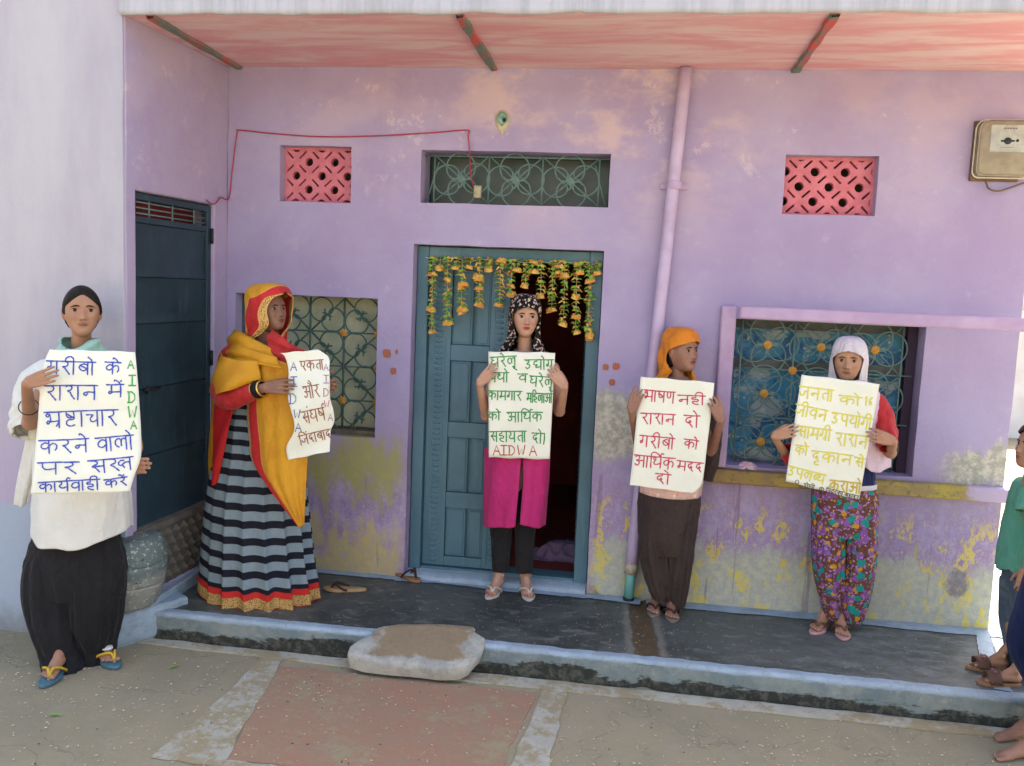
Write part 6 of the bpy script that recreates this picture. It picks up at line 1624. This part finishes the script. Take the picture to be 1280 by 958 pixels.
    mb = MB(); mb.grid(G4, uv=[(.3, v) for u, v in uv4]); garment(P, 'saree_neck_fold', mb, M_drape, .004)
    G5, uv5 = patch([[K(340, 412, Y-.16), K(350, 420, Y-.19), K(364, 430, Y-.17), K(378, 437, Y-.12)], [K(334, 425, Y-.15), K(348, 434, Y-.175), K(364, 441, Y-.175), K(382, 444, Y-.13)], [K(336, 440, Y-.16), K(350, 447, Y-.19), K(366, 452, Y-.19), K(384, 453, Y-.14)]], 8, 9, lambda u, v: .006*sin(v*13+u*2))
    mb = MB(); mb.grid(G5, uv=uv5); garment(P, 'saree_red_fold', mb, M_redc, .004)
    # bangles and ring
    d = (W-el).normalized(); u_ = d.cross(Vector((0, 1, 0))).normalized(); v_ = d.cross(u_)
    for k, (t, r, th, m) in enumerate([(.74, .036, .0055, M_gold), (.80, .036, .008, M_kohl), (.86, .035, .008, M_kohl), (.93, .035, .0048, M_gold)]):
        c = el.lerp(W, t); mb = MB(); mb.tube([c+u_*r*cos(q*pi/12)+v_*r*sin(q*pi/12) for q in range(24)], th, 8, closed=True); mb.build('bangle', m, P.root, True)
    br = crop(345, 430, 6.39, [('एकता', 192, 140, 378, 125, 78), ('और', 212, 345, 342, 325, 98), ('संघर्ष', 200, 545, 385, 508, 98), ('जिंदाबाद', 178, 740, 435, 678, 74)])
    bl = col_letters(345, 430, 6.39, [('A', 145, 182, 66), ('I', 146, 302, 76), ('D', 140, 440, 84), ('W', 172, 560, 66), ('A', 182, 668, 68)])
    pk = col_letters(345, 430, 6.39, [('W', 408, 478, 52)]); pu = col_letters(345, 430, 6.39, [('A', 403, 186, 52), ('I', 404, 282, 62), ('D', 403, 388, 62), ('A', 438, 588, 52)])
    q = lambda y, l, r: (345+l/6.39, 430+y/6.39, 345+r/6.39, 430+(y-(0 if y < 850 else 0))/6.39)
    rows = [(350, 441.5, 398, 437.5), (356, 446, 411, 447), (360.5, 462, 411.6, 462), (360, 480, 412.6, 480), (360, 497, 412.6, 498), (363, 511, 416.5, 512), (367.5, 528, 418, 527), (367, 541, 413.5, 538), (359, 556, 412.8, 551), (358, 566, 412.4, 558), (360.5, 575.5, 412, 564.5)]
    poster((-1.45, -.7, .8), 'narrow wavy white poster with brown and blue letters held by the woman in yellow', sh, rows=rows, words=[(ink('brown_marker', (.28, .075, .03)), 1.25, br), (ink('blue_pen', (.03, .10, .36)), 1.15, bl), (ink('pink_pen', (.50, .12, .34)), 1.0, pk), (ink('purple_pen', (.30, .12, .30)), .95, pu)], n=20, m=40)
woman_saree()

# ================================================================== 3: young woman in the doorway
def woman_door():
    Y = -.03; P = Person((-.55, -.02, .13), 'young woman in magenta kurta and black floral scarf standing in the doorway', sk3, lipm('lips_red', (.42, .035, .03)))
    hc = K(656.5, 397, Y-.015); P.head(hc, .92, yaw=R(14), pitch=R(-1), brow=1.1, look=.35, lips=1.15, narrow=.97)
    torso(P, K(648, 600, Y), K(654, 478, Y), K(656, 446, Y+.01), K(656, 424, Y), (.09, .095, .09, .040))
    sh = Sheet(-.215, lambda px, py: .006*sin((px-610)*.04)-.004*sin(py*.04))
    f = lambda px, py: sh.y+sh.bend(px, py)
    el, er = K(608, 520, -.10), K(699, 514, -.10)
    shoulders(P, K(654, 462, Y), K(622, 462, Y), K(690, 462, Y), el, er, .88)
    Wl, Wr = K(599, 480, f(606, 480)-.014), K(706, 484, f(690, 480)-.014)
    P.hand(Wl, (.66, 0, .75), (-.25, -1, .1), -1, .84, E=el, curls=(-.1, .45, .4), fore=(.034, .023), thumb=(.5, .3, -.7)); P.hand(Wr, (-.66, 0, .75), (.25, -1, .1), 1, .84, E=er, curls=(-.1, .45, .4), fore=(.034, .023), thumb=(.5, .3, -.7))
    F = [(KZ(617, 750, .13)+Vector((.005, .20, 0)), R(-10)), (KZ(652, 751, .13)+Vector((-.012, .20, 0)), R(14))]
    for (hh, an), kn in zip(F, (K(627, 670, Y), K(655, 670, Y))):
        P.foot(hh, an, .88, lift=.012, shin=hh+Vector((.0, -.035, .16)), sr=(.026, .027)); P.toenails(hh, an, .88, M_nail, lift=.012)
        sandal('s', hh, an, .215, .078, M_creamr, M_creamr, P.root, foot_h=.046, th=.011)
        P.limb([hh+Vector((0, -.035, .15)), kn, K(634 if an < 0 else 658, 590, Y)], [.026, .034, .052])
    P.finish(.0040)
    for i, (dz, r) in enumerate(((.085, .0345), (.098, .0345))):
        c = F[1][0]+Vector((.004, -.037, dz+.02)); mb = MB(); mb.tube([c+Vector((r*cos(q*pi/12), r*sin(q*pi/12), .004*cos(q*pi/12))) for q in range(24)], .0045, 6, closed=True); mb.build('anklet', M_kohl, P.root, True)
    mb = MB(); z = lambda py, xl, xr, ry, y=Y: ring_px(py, xl, xr, ry, y)
    for rr, sd_ in ([(575, 618, 650), (640, 612, 643), (680, 614, 639), (713, 615, 636)], 1), ([(575, 648, 678), (640, 643, 672), (680, 644, 668), (714, 644.5, 666)], 2):
        loft(mb, [z(a, b, c, (K(c, a, Y)-K(b, a, Y)).length*.5, Y+.0) for a, b, c in rr], folds(4, .02, 9, .015, 1, sd_), n=50, hem=None)
        # gathered rings at the ankle
    garment(P, 'leggings', mb, M_blackc)
    mb = MB(); loft(mb, [z(452, 640, 672, .05), z(460, 622, 692, .085), z(500, 616, 690, .10), z(545, 614, 686, .10), z(578, 612, 686, .105)], folds(5, .02, 9, .01), sub=6); garment(P, 'kurta', mb, M_magenta)
    for k, rows in enumerate(([[(606, 560), (620, 562), (636, 563), (652, 563)], [(605, 600), (618, 601), (634, 602), (649, 602)], [(603, 630), (617, 632), (632, 634), (646, 634)], [(603, 657), (616, 659.5), (630, 660), (643.5, 659)]], [[(654, 563), (666, 563), (678, 562), (688, 560)], [(654, 602), (665, 602), (677, 601), (687, 600)], [(652, 632), (664, 632), (675, 631), (685, 630)], [(650.5, 655), (662, 659), (672, 660), (683, 657)]])):
        dep = [[-.035, -.10, -.125, -.125], [-.125, -.125, -.10, -.035]][k]
        G, uv = patch([[K(a, b, Y+d_-.01) for (a, b), d_ in zip(r, dep)] for r in rows], 9, 9, lambda u, v: (.004+.005*v)*sin(u*11+k*2+v*2))
        mb = MB(); mb.grid(G, uv=uv); garment(P, 'kurta_panel', mb, M_magenta, .003)
    # back panel of the kurta, seen through the slit, and the scarf end hanging behind
    G, uv = patch([[K(a, b, Y+.085) for a, b in r] for r in ([(612, 570), (648, 572), (684, 570)], [(610, 625), (646, 626), (680, 622)])], 8, 8); mb = MB(); mb.grid(G, uv=uv); garment(P, 'kurta_back', mb, M_magenta)
    G, uv = patch([[K(a, b, Y+.06) for a, b in r] for r in ([(626, 640), (640, 640)], [(627, 668), (640, 670)], [(630, 684), (638, 697)])], 8, 8, lambda u, v: .006*sin(u*9)); mb = MB(); mb.grid(G, uv=uv); garment(P, 'scarf_end', mb, M_floral)
    mb = MB(); sl = [tuple([s[0]+(.004 if i < 5 else 0), *s[1:]]) for i, s in enumerate(SL)]
    hood(mb, P.HM, K(656, 400, Y), sl, seed=2.0, amp=.007, k=.93, folds_n=8); garment(P, 'headscarf', mb, M_floral, .003, .0006)
    w = crop(595, 430, 6.39, [('घरेलू', 116, 108, 325, 98, 78), ('उद्योग', 390, 128, 622, 128, 76), ('धंधो', 98, 228, 264, 232, 76), ('व', 338, 240, 415, 242, 64), ('घरेलू', 432, 256, 622, 270, 78), ('कामगार', 97, 375, 370, 382, 70), ('महिलाओ', 407, 396, 612, 400, 72), ('को', 98, 546, 198, 546, 62), ('आर्थिक', 250, 548, 535, 548, 74), ('सहायता', 110, 702, 405, 700, 82), ('दो।', 452, 712, 568, 720, 80)])
    r = col_letters(595, 430, 6.39, [('A', 170, 850, 78), ('I', 226, 850, 76), ('D', 290, 852, 78), ('W', 366, 850, 78), ('A', 460, 852, 80)])
    poster((-.55, -.215, .8), 'tall white poster with green lines and red letters at the bottom, in the doorway', sh, quad=[(610.5, 439.5), (694, 441), (687, 574.5), (611, 572)], words=[(ink('green_ink', (.02, .26, .055)), 1.45, w), (ink('red_ink', (.45, .05, .03)), 1.3, r)])
woman_door()

# ================================================================== 4: girl with the orange scarf looking right
def girl_orange():
    Y = -.15; P = Person((.24, -.15, .13), 'girl in orange headscarf and dark brown trousers, looking to the right', sk4, lipm('lips_plum', (.20, .055, .055)))
    hc = K(851, 439, Y-.01); P.head(hc, .90, yaw=R(46), pitch=R(0), brow=.9, look=.3, child=.5, lips=1.1)
    torso(P, K(840, 640, Y), K(846, 505, Y), K(845, 482, Y+.01), K(846, 462, Y), (.09, .09, .085, .037))
    sh = Sheet(-.335, lambda px, py: .005*sin((px-790)*.04)+.004*sin(py*.03)+(py-540)*.0001)
    f = lambda px, py: sh.y+sh.bend(px, py)
    el, er = K(799, 560, -.16), K(890, 565, -.16)
    shoulders(P, K(846, 495, Y), K(816, 496, Y), K(879, 498, Y), el, er, .82)
    Wl, Wr = K(789, 514, f(800, 510)-.012), K(901, 526, f(885, 520)-.012)
    P.hand(Wl, (.30, 0, .95), (-.3, -1, .1), -1, .82, E=el, curls=(-.1, .5, .45), fore=(.030, .022), thumb=(.5, .3, -.7), gather=.3); P.hand(Wr, (-.38, 0, .92), (.3, -1, .1), 1, .82, E=er, curls=(-.1, .5, .45), fore=(.030, .022), thumb=(.5, .3, -.7), gather=.3)
    F = [(KZ(817, 771, .13)+Vector((.02, .19, 0)), R(-8)), (KZ(838, 777, .13)+Vector((.0, .19, 0)), R(3))]
    for (hh, an), hip in zip(F, (K(825, 640, Y), K(850, 640, Y))):
        P.foot(hh, an, .86, lift=.010, shin=hh+Vector((0, -.03, .16))); P.toenails(hh, an, .86, M_nailn, lift=.010)
        sandal('s', hh, an, .21, .078, M_greyr, M_darkstrap, P.root, foot_h=.044, th=.009)
        P.limb([hh+Vector((0, -.03, .15)), hh.lerp(hip, .5), hip], [.032, .045, .065])
    P.finish(.0040)
    z = lambda py, xl, xr, ry, y=Y: ring_px(py, xl, xr, ry, y)
    mb = MB(); loft(mb, [z(600, 800, 875, .10), z(630, 797, 876, .12), z(665, 797, 869, .12), z(690, 802, 864, .10)], folds(9, .03, 15, .02, 1, 1.5))
    loft(mb, [z(625, 800, 842, .09), z(680, 799, 840, .105), z(715, 804, 840, .09), z(738, 811, 839, .07), z(748, 815, 837, .055)], folds(6, .16, 13, .08, 2.6, 1.2, .7, .7)); loft(mb, [z(625, 834, 876, .10), z(680, 831, 868, .105), z(720, 831, 863, .09), z(748, 832, 858, .065), z(757, 834, 856, .052)], folds(6, .16, 13, .08, -2.4, 3.2, .7, .7)); garment(P, 'trousers', mb, M_brownc)
    mb = MB(); loft(mb, [z(484, 830, 862, .05), z(490, 810, 882, .085), z(520, 804, 886, .10), z(570, 800, 882, .11), z(616, 798, 877, .12)], folds(6, .025, 11, .015, 1, 2), sub=7, hem=lambda a, t: -.006*sstep(.8, 1, t)*max(0, -sin(a-.3))); garment(P, 'kurta', mb, M_pinkpale)
    mb = MB(); sleeve(mb, [K(881, 497, Y), K(890, 520, Y-.0), K(892, 560, Y-.0), K(884, 600, Y+.01)], [.045, .042, .036, .030], 4.0, .15); garment(P, 'sleeve', mb, M_brownc)  # plain dark brown tube hanging from the shoulder to the hip
    mb = MB(); sl = [(.126, .004, .004, .004, 0, 0, .010), (.122, .040, .055, .048, 0, 0, .008), (.104, .066, .088, .078, 0, 0, .006), (.078, .080, .102, .092, 0, 0, .004), (.060, .084, .108, .097, 0, 0, .002), (.055, .085, .108, .097, 14, 0, .002), (.048, .086, .110, .096, 28, 0, .002), (.038, .086, .110, .094, 48, 0, .002), (.026, .086, .110, .092, 68, 0, .002), (.005, .088, .112, .086, 88, 0, .004), (-.03, .090, .114, .082, 96, 0, .006), (-.07, .088, .112, .080, 92, .0, .008), (-.11, .090, .106, .078, 62, .3, .008), (-.15, .105, .098, .084, 36, .8, .008), (-.19, .130, .096, .092, 26, 1, .008), (-.24, .152, .098, .104, 16, 1, .008), (-.29, .160, .10, .112, 8, 1, .008)]
    hood(mb, P.HM, K(846, 440, Y), sl, seed=5.0, amp=.009, k=.93, folds_n=8); garment(P, 'headscarf', mb, M_orangec, .003, .0006)
    mb = MB(); HM = P.HM; mb.ellipsoid(HM@Vector((0, .03, -.03)), .069*.9, .066*.9, .075*.9, 24, 16); mb.build('hair', M_hair, P.root, True)
    w = crop(775, 465, 6.177, [('भाषण', 192, 140, 430, 158, 84), ('नही', 450, 180, 664, 188, 68), ('राशन', 165, 318, 432, 332, 82), ('दो', 500, 335, 622, 342, 90), ('गरीबो', 157, 492, 428, 516, 84), ('को', 500, 520, 612, 535, 66), ('आर्थिक', 115, 642, 430, 670, 86), ('मदद', 445, 686, 648, 706, 72), ('दो', 280, 785, 398, 797, 74)])
    poster((.24, -.335, .7), 'white poster with crimson lines held by the girl in the orange scarf', sh, rows=[(801, 471, 893, 478.5), (799, 490, 891, 499), (796, 520, 887.5, 528), (793, 550, 884, 556), (790, 580, 880, 590), (788, 598, 876, 608), (787, 606.5, 866, 617)], words=[(ink('crimson_marker', (.52, .025, .10)), 1.5, w)])
girl_orange()

# ================================================================== 5: girl with the white veil
def girl_white():
    Y = -.17; P = Person((1.0, -.2, .13), 'girl in white veil, red sleeves and colourful printed trousers by the grille window', sk5, lipm('lips_soft', (.27, .10, .08)))
    hc = K(1061, 451, Y-.02); P.head(hc, .88, yaw=R(-17), pitch=R(-3), brow=.9, look=0, child=1, lips=.85)
    torso(P, K(1053, 630, Y), K(1058, 515, Y), K(1061, 492, Y+.01), K(1061, 475, Y), (.09, .09, .085, .036))
    sh = Sheet(-.365, lambda px, py: .006*sin((px-990)*.04)+.004*sin(py*.03)-(px-1040)*.0003)
    f = lambda px, py: sh.y+sh.bend(px, py)
    el, er = K(990, 580, -.20), K(1113, 566, -.20)
    shoulders(P, K(1058, 506, Y), K(1028, 508, Y), K(1094, 506, Y), el, er, .82)
    Wl, Wr = K(967, 546, f(985, 540)-.010), K(1117, 552, f(1095, 545)-.012)
    P.hand(Wl, (.85, -.25, .40), (-.2, -1, .2), -1, .78, E=el, curls=(-.05, .45, .4), fore=(.030, .022), thumb=(.5, .3, -.6)); P.hand(Wr, (-.95, 0, .22), (.1, -1, .2), 1, .80, E=er, curls=(-.1, .4, .4), fore=(.030, .022), thumb=(.6, .35, -.7), gather=.2)
    F = [(KZ(1017, 792, .13)+Vector((.10, .155, 0)), R(-33)), (KZ(1059, 800, .13)+Vector((-.005, .19, 0)), R(-4))]
    for (hh, an), hip in zip(F, (K(1035, 640, Y), K(1070, 640, Y))):
        P.foot(hh, an, .86, lift=.013, shin=hh+Vector((0, -.03, .16))); P.toenails(hh, an, .86, M_nailn, lift=.013)
        sandal('s', hh, an, .212, .080, M_pinkr, M_brownstrap, P.root, foot_h=.046, th=.012)
        P.limb([hh+Vector((0, -.03, .15)), hh.lerp(hip, .5), hip], [.032, .045, .065])
    P.finish(.0040)
    z = lambda py, xl, xr, ry, y=Y: ring_px(py, xl, xr, ry, y)
    mb = MB(); loft(mb, [z(597, 1018, 1094, .09), z(620, 1014, 1097, .115), z(650, 1014, 1097, .12), z(668, 1018, 1094, .10)], folds(16, .035, 9, .02, 1, 1.5))
    loft(mb, [z(630, 1015, 1057, .105), z(680, 1014, 1056, .11), z(720, 1017, 1055, .095), z(750, 1024, 1053, .075), z(770, 1030, 1050, .055)], folds(7, .08, 13, .045, 1.6, 1.2, .8, .6)); loft(mb, [z(630, 1052, 1097, .105), z(680, 1054, 1096, .11), z(720, 1052, 1092, .095), z(755, 1051, 1085, .07), z(777, 1052, 1078, .052)], folds(7, .08, 13, .045, -1.4, 3.2, .8, .6)); garment(P, 'trousers', mb, M_print)
    mb = MB(); loft(mb, [z(496, 1046, 1078, .05), z(502, 1024, 1096, .08), z(540, 1020, 1096, .10), z(580, 1020, 1094, .105), z(603, 1020, 1094, .11)], folds(6, .02, 11, .015, 1, 2), sub=7); garment(P, 'kurta', mb, M_navy)
    mb = MB(); loft(mb, [z(601, 1018, 1096, .112), z(607, 1018, 1096, .113)], folds(16, .01, 9, .005), sub=3); garment(P, 'waistband', mb, M_veil)
    mb = MB(); sleeve(mb, [K(1090, 498, Y), K(1101, 520, Y-.02), K(1108, 545, -.24), K(1110, 561, -.285)], [.050, .056, .052, .040], 3.0, .14); garment(P, 'sleeve', mb, M_redc)
    mb = MB(); sleeve(mb, [K(1030, 502, Y), K(1010, 540, Y-.02), K(991, 572, -.22), K(984, 562, -.27)], [.050, .050, .045, .036], 6.0, .14); garment(P, 'sleeve', mb, M_redc)
    mb = MB(); sl = [tuple([*s[:4], max(0, s[4]*1.0), *s[5:]]) for s in SL[:-1]]; hood(mb, P.HM, K(1061, 454, Y), sl, seed=7.0, amp=.007, k=.90, folds_n=7); garment(P, 'veil', mb, M_veil, .003, .0006)
    G, uv = patch([[K(a, b, Y+c) for a, b, c in r] for r in ([(1066, 476, -.12), (1080, 476, -.11), (1094, 487, -.06), (1101, 498, .0)], [(1068, 510, -.14), (1082, 510, -.13), (1096, 512, -.06), (1103, 515, .02)], [(1076, 550, -.12), (1088, 550, -.11), (1100, 552, -.04), (1112, 550, .03)], [(1080, 583, -.11), (1090, 590, -.10), (1101, 590, -.05), (1112, 584, .03)])], 9, 9, lambda u, v: .006*sin(u*14+v*3))
    mb = MB(); mb.grid(G, uv=uv); garment(P, 'veil_end', mb, M_pinkveil, .003)
    w = crop(970, 460, 5.473, [('जनता', 165, 126, 400, 156, 78), ('को', 437, 188, 590, 205, 58), ('16', 612, 196, 672, 204, 58), ('जीवन', 142, 250, 360, 296, 72), ('उपयोगी', 387, 306, 665, 350, 76), ('सामग्री', 152, 396, 385, 428, 76), ('राशन', 415, 446, 635, 472, 82), ('को', 137, 528, 225, 540, 62), ('दुकान', 250, 568, 530, 602, 68), ('से', 542, 612, 612, 622, 68), ('उपलब्ध', 92, 672, 345, 735, 66)])
    w2 = crop(970, 460, 5.473, [('कराओ', 372, 768, 590, 792, 72)])
    w3_ = crop(970, 460, 5.473, [('o', 134, 762, 166, 768, 34), ('रोमी', 192, 790, 268, 806, 26), ('2', 298, 812, 334, 818, 34), ('पिटरका', 345, 822, 462, 850, 26), ('बहादुर', 472, 856, 574, 878, 24)])
    poster((1.0, -.365, .7), 'tilted cream poster with yellow lines and small black writing, by the grille window', sh, quad=[(1002, 468.5), (1099.5, 480), (1074, 625), (982, 602)], words=[(ink('yellow_marker', (.66, .60, .06)), 1.7, w), (ink('ochre_marker', (.55, .40, .03)), 1.9, w2), (ink('black_pen', (.02, .025, .03)), .75, w3_)])
girl_white()

# ================================================================== children at the right edge
def child_green():
    Y = -.50; P = Person((1.78, -.5, .13), 'small child in sea green shirt and faded jeans at the right edge', sk5, lipm('lips_child', (.24, .09, .07)))
    hc = K(1297, 560, Y-.02); P.head(hc, .86, yaw=R(-82), child=1, pitch=R(4))
    torso(P, K(1290, 690, Y), K(1292, 620, Y), K(1293, 600, Y), K(1293, 585, Y), (.085, .08, .075, .034))
    el, er = K(1288, 662, Y-.12), K(1310, 665, Y+.10); shoulders(P, K(1292, 612, Y), K(1288, 616, Y-.09), K(1300, 612, Y+.08), el, er, .72)
    P.hand(K(1282, 712, Y-.14), (-.15, -.1, -1), (-.3, -1, 0), 1, .68, E=el, curls=(.2, .4, .3), fore=(.027, .020)); P.hand(K(1318, 715, Y+.10), (0, 0, -1), (1, .3, 0), 1, .68, E=er, fore=(.027, .020))
    F = [(KZ(1254, 838, .13)+Vector((.02, .0, 0)), R(-84)), (KZ(1270, 858, .13)+Vector((.02, 0, 0)), R(-86))]
    for (hh, an), hip in zip(F, (K(1282, 715, Y+.05), K(1290, 715, Y-.06))):
        P.foot(hh, an, .72, lift=.016, shin=hh+Vector((.03, .0, .15))); P.limb([hh+Vector((.03, 0, .14)), hh.lerp(hip, .5)+Vector((-.01, 0, 0)), hip], [.03, .042, .055])
        sandal('s', hh, an, .185, .072, M_tan, M_brownstrap, P.root, strap='band', foot_h=.040, th=.016)
        T = Matrix.Translation(hh) @ Matrix.Rotation(an, 4, 'Z')
        for sx in (-.014, .014):
            mb = MB(); c = T@Vector((sx, -.118, .062)); pts = [c+Vector(((.011 if q % 2 else .0045)*cos(q*pi/5), (.011 if q % 2 else .0045)*sin(q*pi/5), .002)) for q in range(10)]
            mb.add([c+Vector((0, 0, .006))]+pts, [(0, 1+q, 1+(q+1) % 10) for q in range(10)]); mb.build('flower_trim', simple('pink_trim', (.50, .12, .22), None, 9), P.root)
    P.finish(.0045)
    z = lambda py, xl, xr, ry, y=Y: ring_px(py, xl, xr, ry, y)
    mb = MB(); loft(mb, [z(598, 1282, 1306, .05), z(606, 1268, 1318, .09), z(640, 1258, 1326, .11), z(680, 1249, 1332, .12), z(712, 1245, 1335, .125)], folds(6, .03, 14, .02, 1, 5), hem=lambda a, t: .008*sin(a*9)*sstep(.85, 1, t)+.004*sin(a*31)*sstep(.95, 1, t)); garment(P, 'shirt', mb, M_greenc)
    mb = MB(); sleeve(mb, [K(1288, 612, Y-.09), K(1285, 640, Y-.12)], [.05, .05], 1, .1); garment(P, 'sleeve', mb, M_greenc)
    mb = MB(); loft(mb, [z(695, 1254, 1328, .10), z(740, 1252, 1326, .105)], folds(6, .02, 9, .01), sub=6)
    loft(mb, [z(725, 1250, 1305, .075, Y+.05), z(770, 1249, 1298, .07, Y+.05), z(805, 1255, 1292, .06, Y+.04), z(836, 1258, 1288, .05, Y+.03)], folds(5, .05, 13, .04, 2, 1)); loft(mb, [z(725, 1262, 1326, .075, Y-.06), z(780, 1262, 1320, .07, Y-.06), z(820, 1266, 1308, .06, Y-.06), z(856, 1272, 1304, .05, Y-.06)], folds(5, .05, 13, .04, 2, 4)); garment(P, 'jeans', mb, M_jeans)
    mb = MB(); HM = P.HM; hood(mb, HM, hc, [(.122, .004, .004, .004, 0, 0, .012), (.116, .045, .06, .05, 0, 0, .008), (.098, .070, .090, .078, 0, 0, .006), (.074, .080, .102, .090, 4, 0, .004), (.058, .081, .104, .092, 40, 0, .004), (.030, .080, .104, .09, 80, 0, .004), (-.01, .078, .102, .09, 95, 0, .004), (-.05, .074, .098, .09, 108, 0, .004), (-.08, .066, .088, .09, 122, 0, .004)], seed=3, amp=.006, k=.88, folds_n=22)
    garment(P, 'hair', mb, simple('brown_black_hair', (.035, .018, .012), (.06, .032, .02), 60, .5, .4, .5, 200), .003)
child_green()
def child_navy():
    Y = -1.02; P = Person((1.75, -1.0, 0), 'barefoot child in navy trousers cut off by the lower right edge', sk4, lipm('lips_child_dark', (.2, .07, .06)))
    hc = Vector((1.79, Y, 1.22)); P.head(hc, .88, yaw=R(-80), child=1)
    torso(P, Vector((1.69, Y, .66)), Vector((1.75, Y, .96)), Vector((1.775, Y, 1.06)), Vector((1.785, Y, 1.13)), (.085, .085, .08, .036))
    el, er = Vector((1.74, Y-.17, .84)), Vector((1.76, Y+.17, .84)); shoulders(P, Vector((1.76, Y, 1.0)), Vector((1.76, Y-.11, 1.02)), Vector((1.76, Y+.11, 1.02)), el, er, .76)
    P.hand(el+Vector((-.02, 0, -.20)), (0, 0, -1), (0, -1, 0), 1, .72, E=el, curls=(.2, .4, .3), fore=(.028, .021)); P.hand(er+Vector((-.02, 0, -.20)), (0, 0, -1), (0, 1, 0), -1, .72, E=er, curls=(.2, .4, .3), fore=(.028, .021))
    h1 = KZ(1285, 946, 0)+Vector((.030, .0, 0)); h2 = h1+Vector((.06, .16, 0))
    for hh in (h1, h2):
        P.foot(hh, R(-74), .84, lift=.001, shin=hh+Vector((.025, 0, .16))); P.limb([hh+Vector((.03, 0, .15)), Vector((1.665, hh.y, .38)), Vector((1.69, hh.y*.6+Y*.4, .62))], [.032, .045, .06])
    P.toenails(h1, R(-74), .84, M_nailn, lift=.001)
    P.finish(.0045)
    mb = MB()
    for hh in (h1, h2): loft(mb, [(1.69, hh.y*.6+Y*.4, .70, .10, .085), (1.68, hh.y*.8+Y*.2, .58, .095, .085), (1.66, hh.y, .38, .080, .078), (hh.x+.028, hh.y, .20, .068, .064), (hh.x+.024, hh.y, .085, .062, .060)], folds(5, .04, 13, .03, 2, hh.x))
    garment(P, 'trousers', mb, M_navy)
    mb = MB(); loft(mb, [(1.775, Y, 1.07, .04, .05), (1.77, Y, 1.04, .07, .11), (1.74, Y, .90, .10, .13), (1.70, Y, .62, .115, .15)], folds(6, .03, 14, .02, 1, 5)); garment(P, 'shirt', mb, M_brownc)
    mb = MB(); hood(mb, P.HM, hc, [(.122, .004, .004, .004, 0, 0, .012), (.116, .045, .06, .05, 0, 0, .008), (.098, .070, .090, .078, 0, 0, .006), (.074, .080, .102, .090, 4, 0, .004), (.058, .081, .104, .092, 40, 0, .004), (.030, .080, .104, .09, 80, 0, .004), (-.01, .078, .102, .09, 95, 0, .004), (-.05, .074, .098, .09, 108, 0, .004)], seed=4, amp=.005, k=.90, folds_n=22); garment(P, 'hair', mb, M_hair, .003)
child_navy()
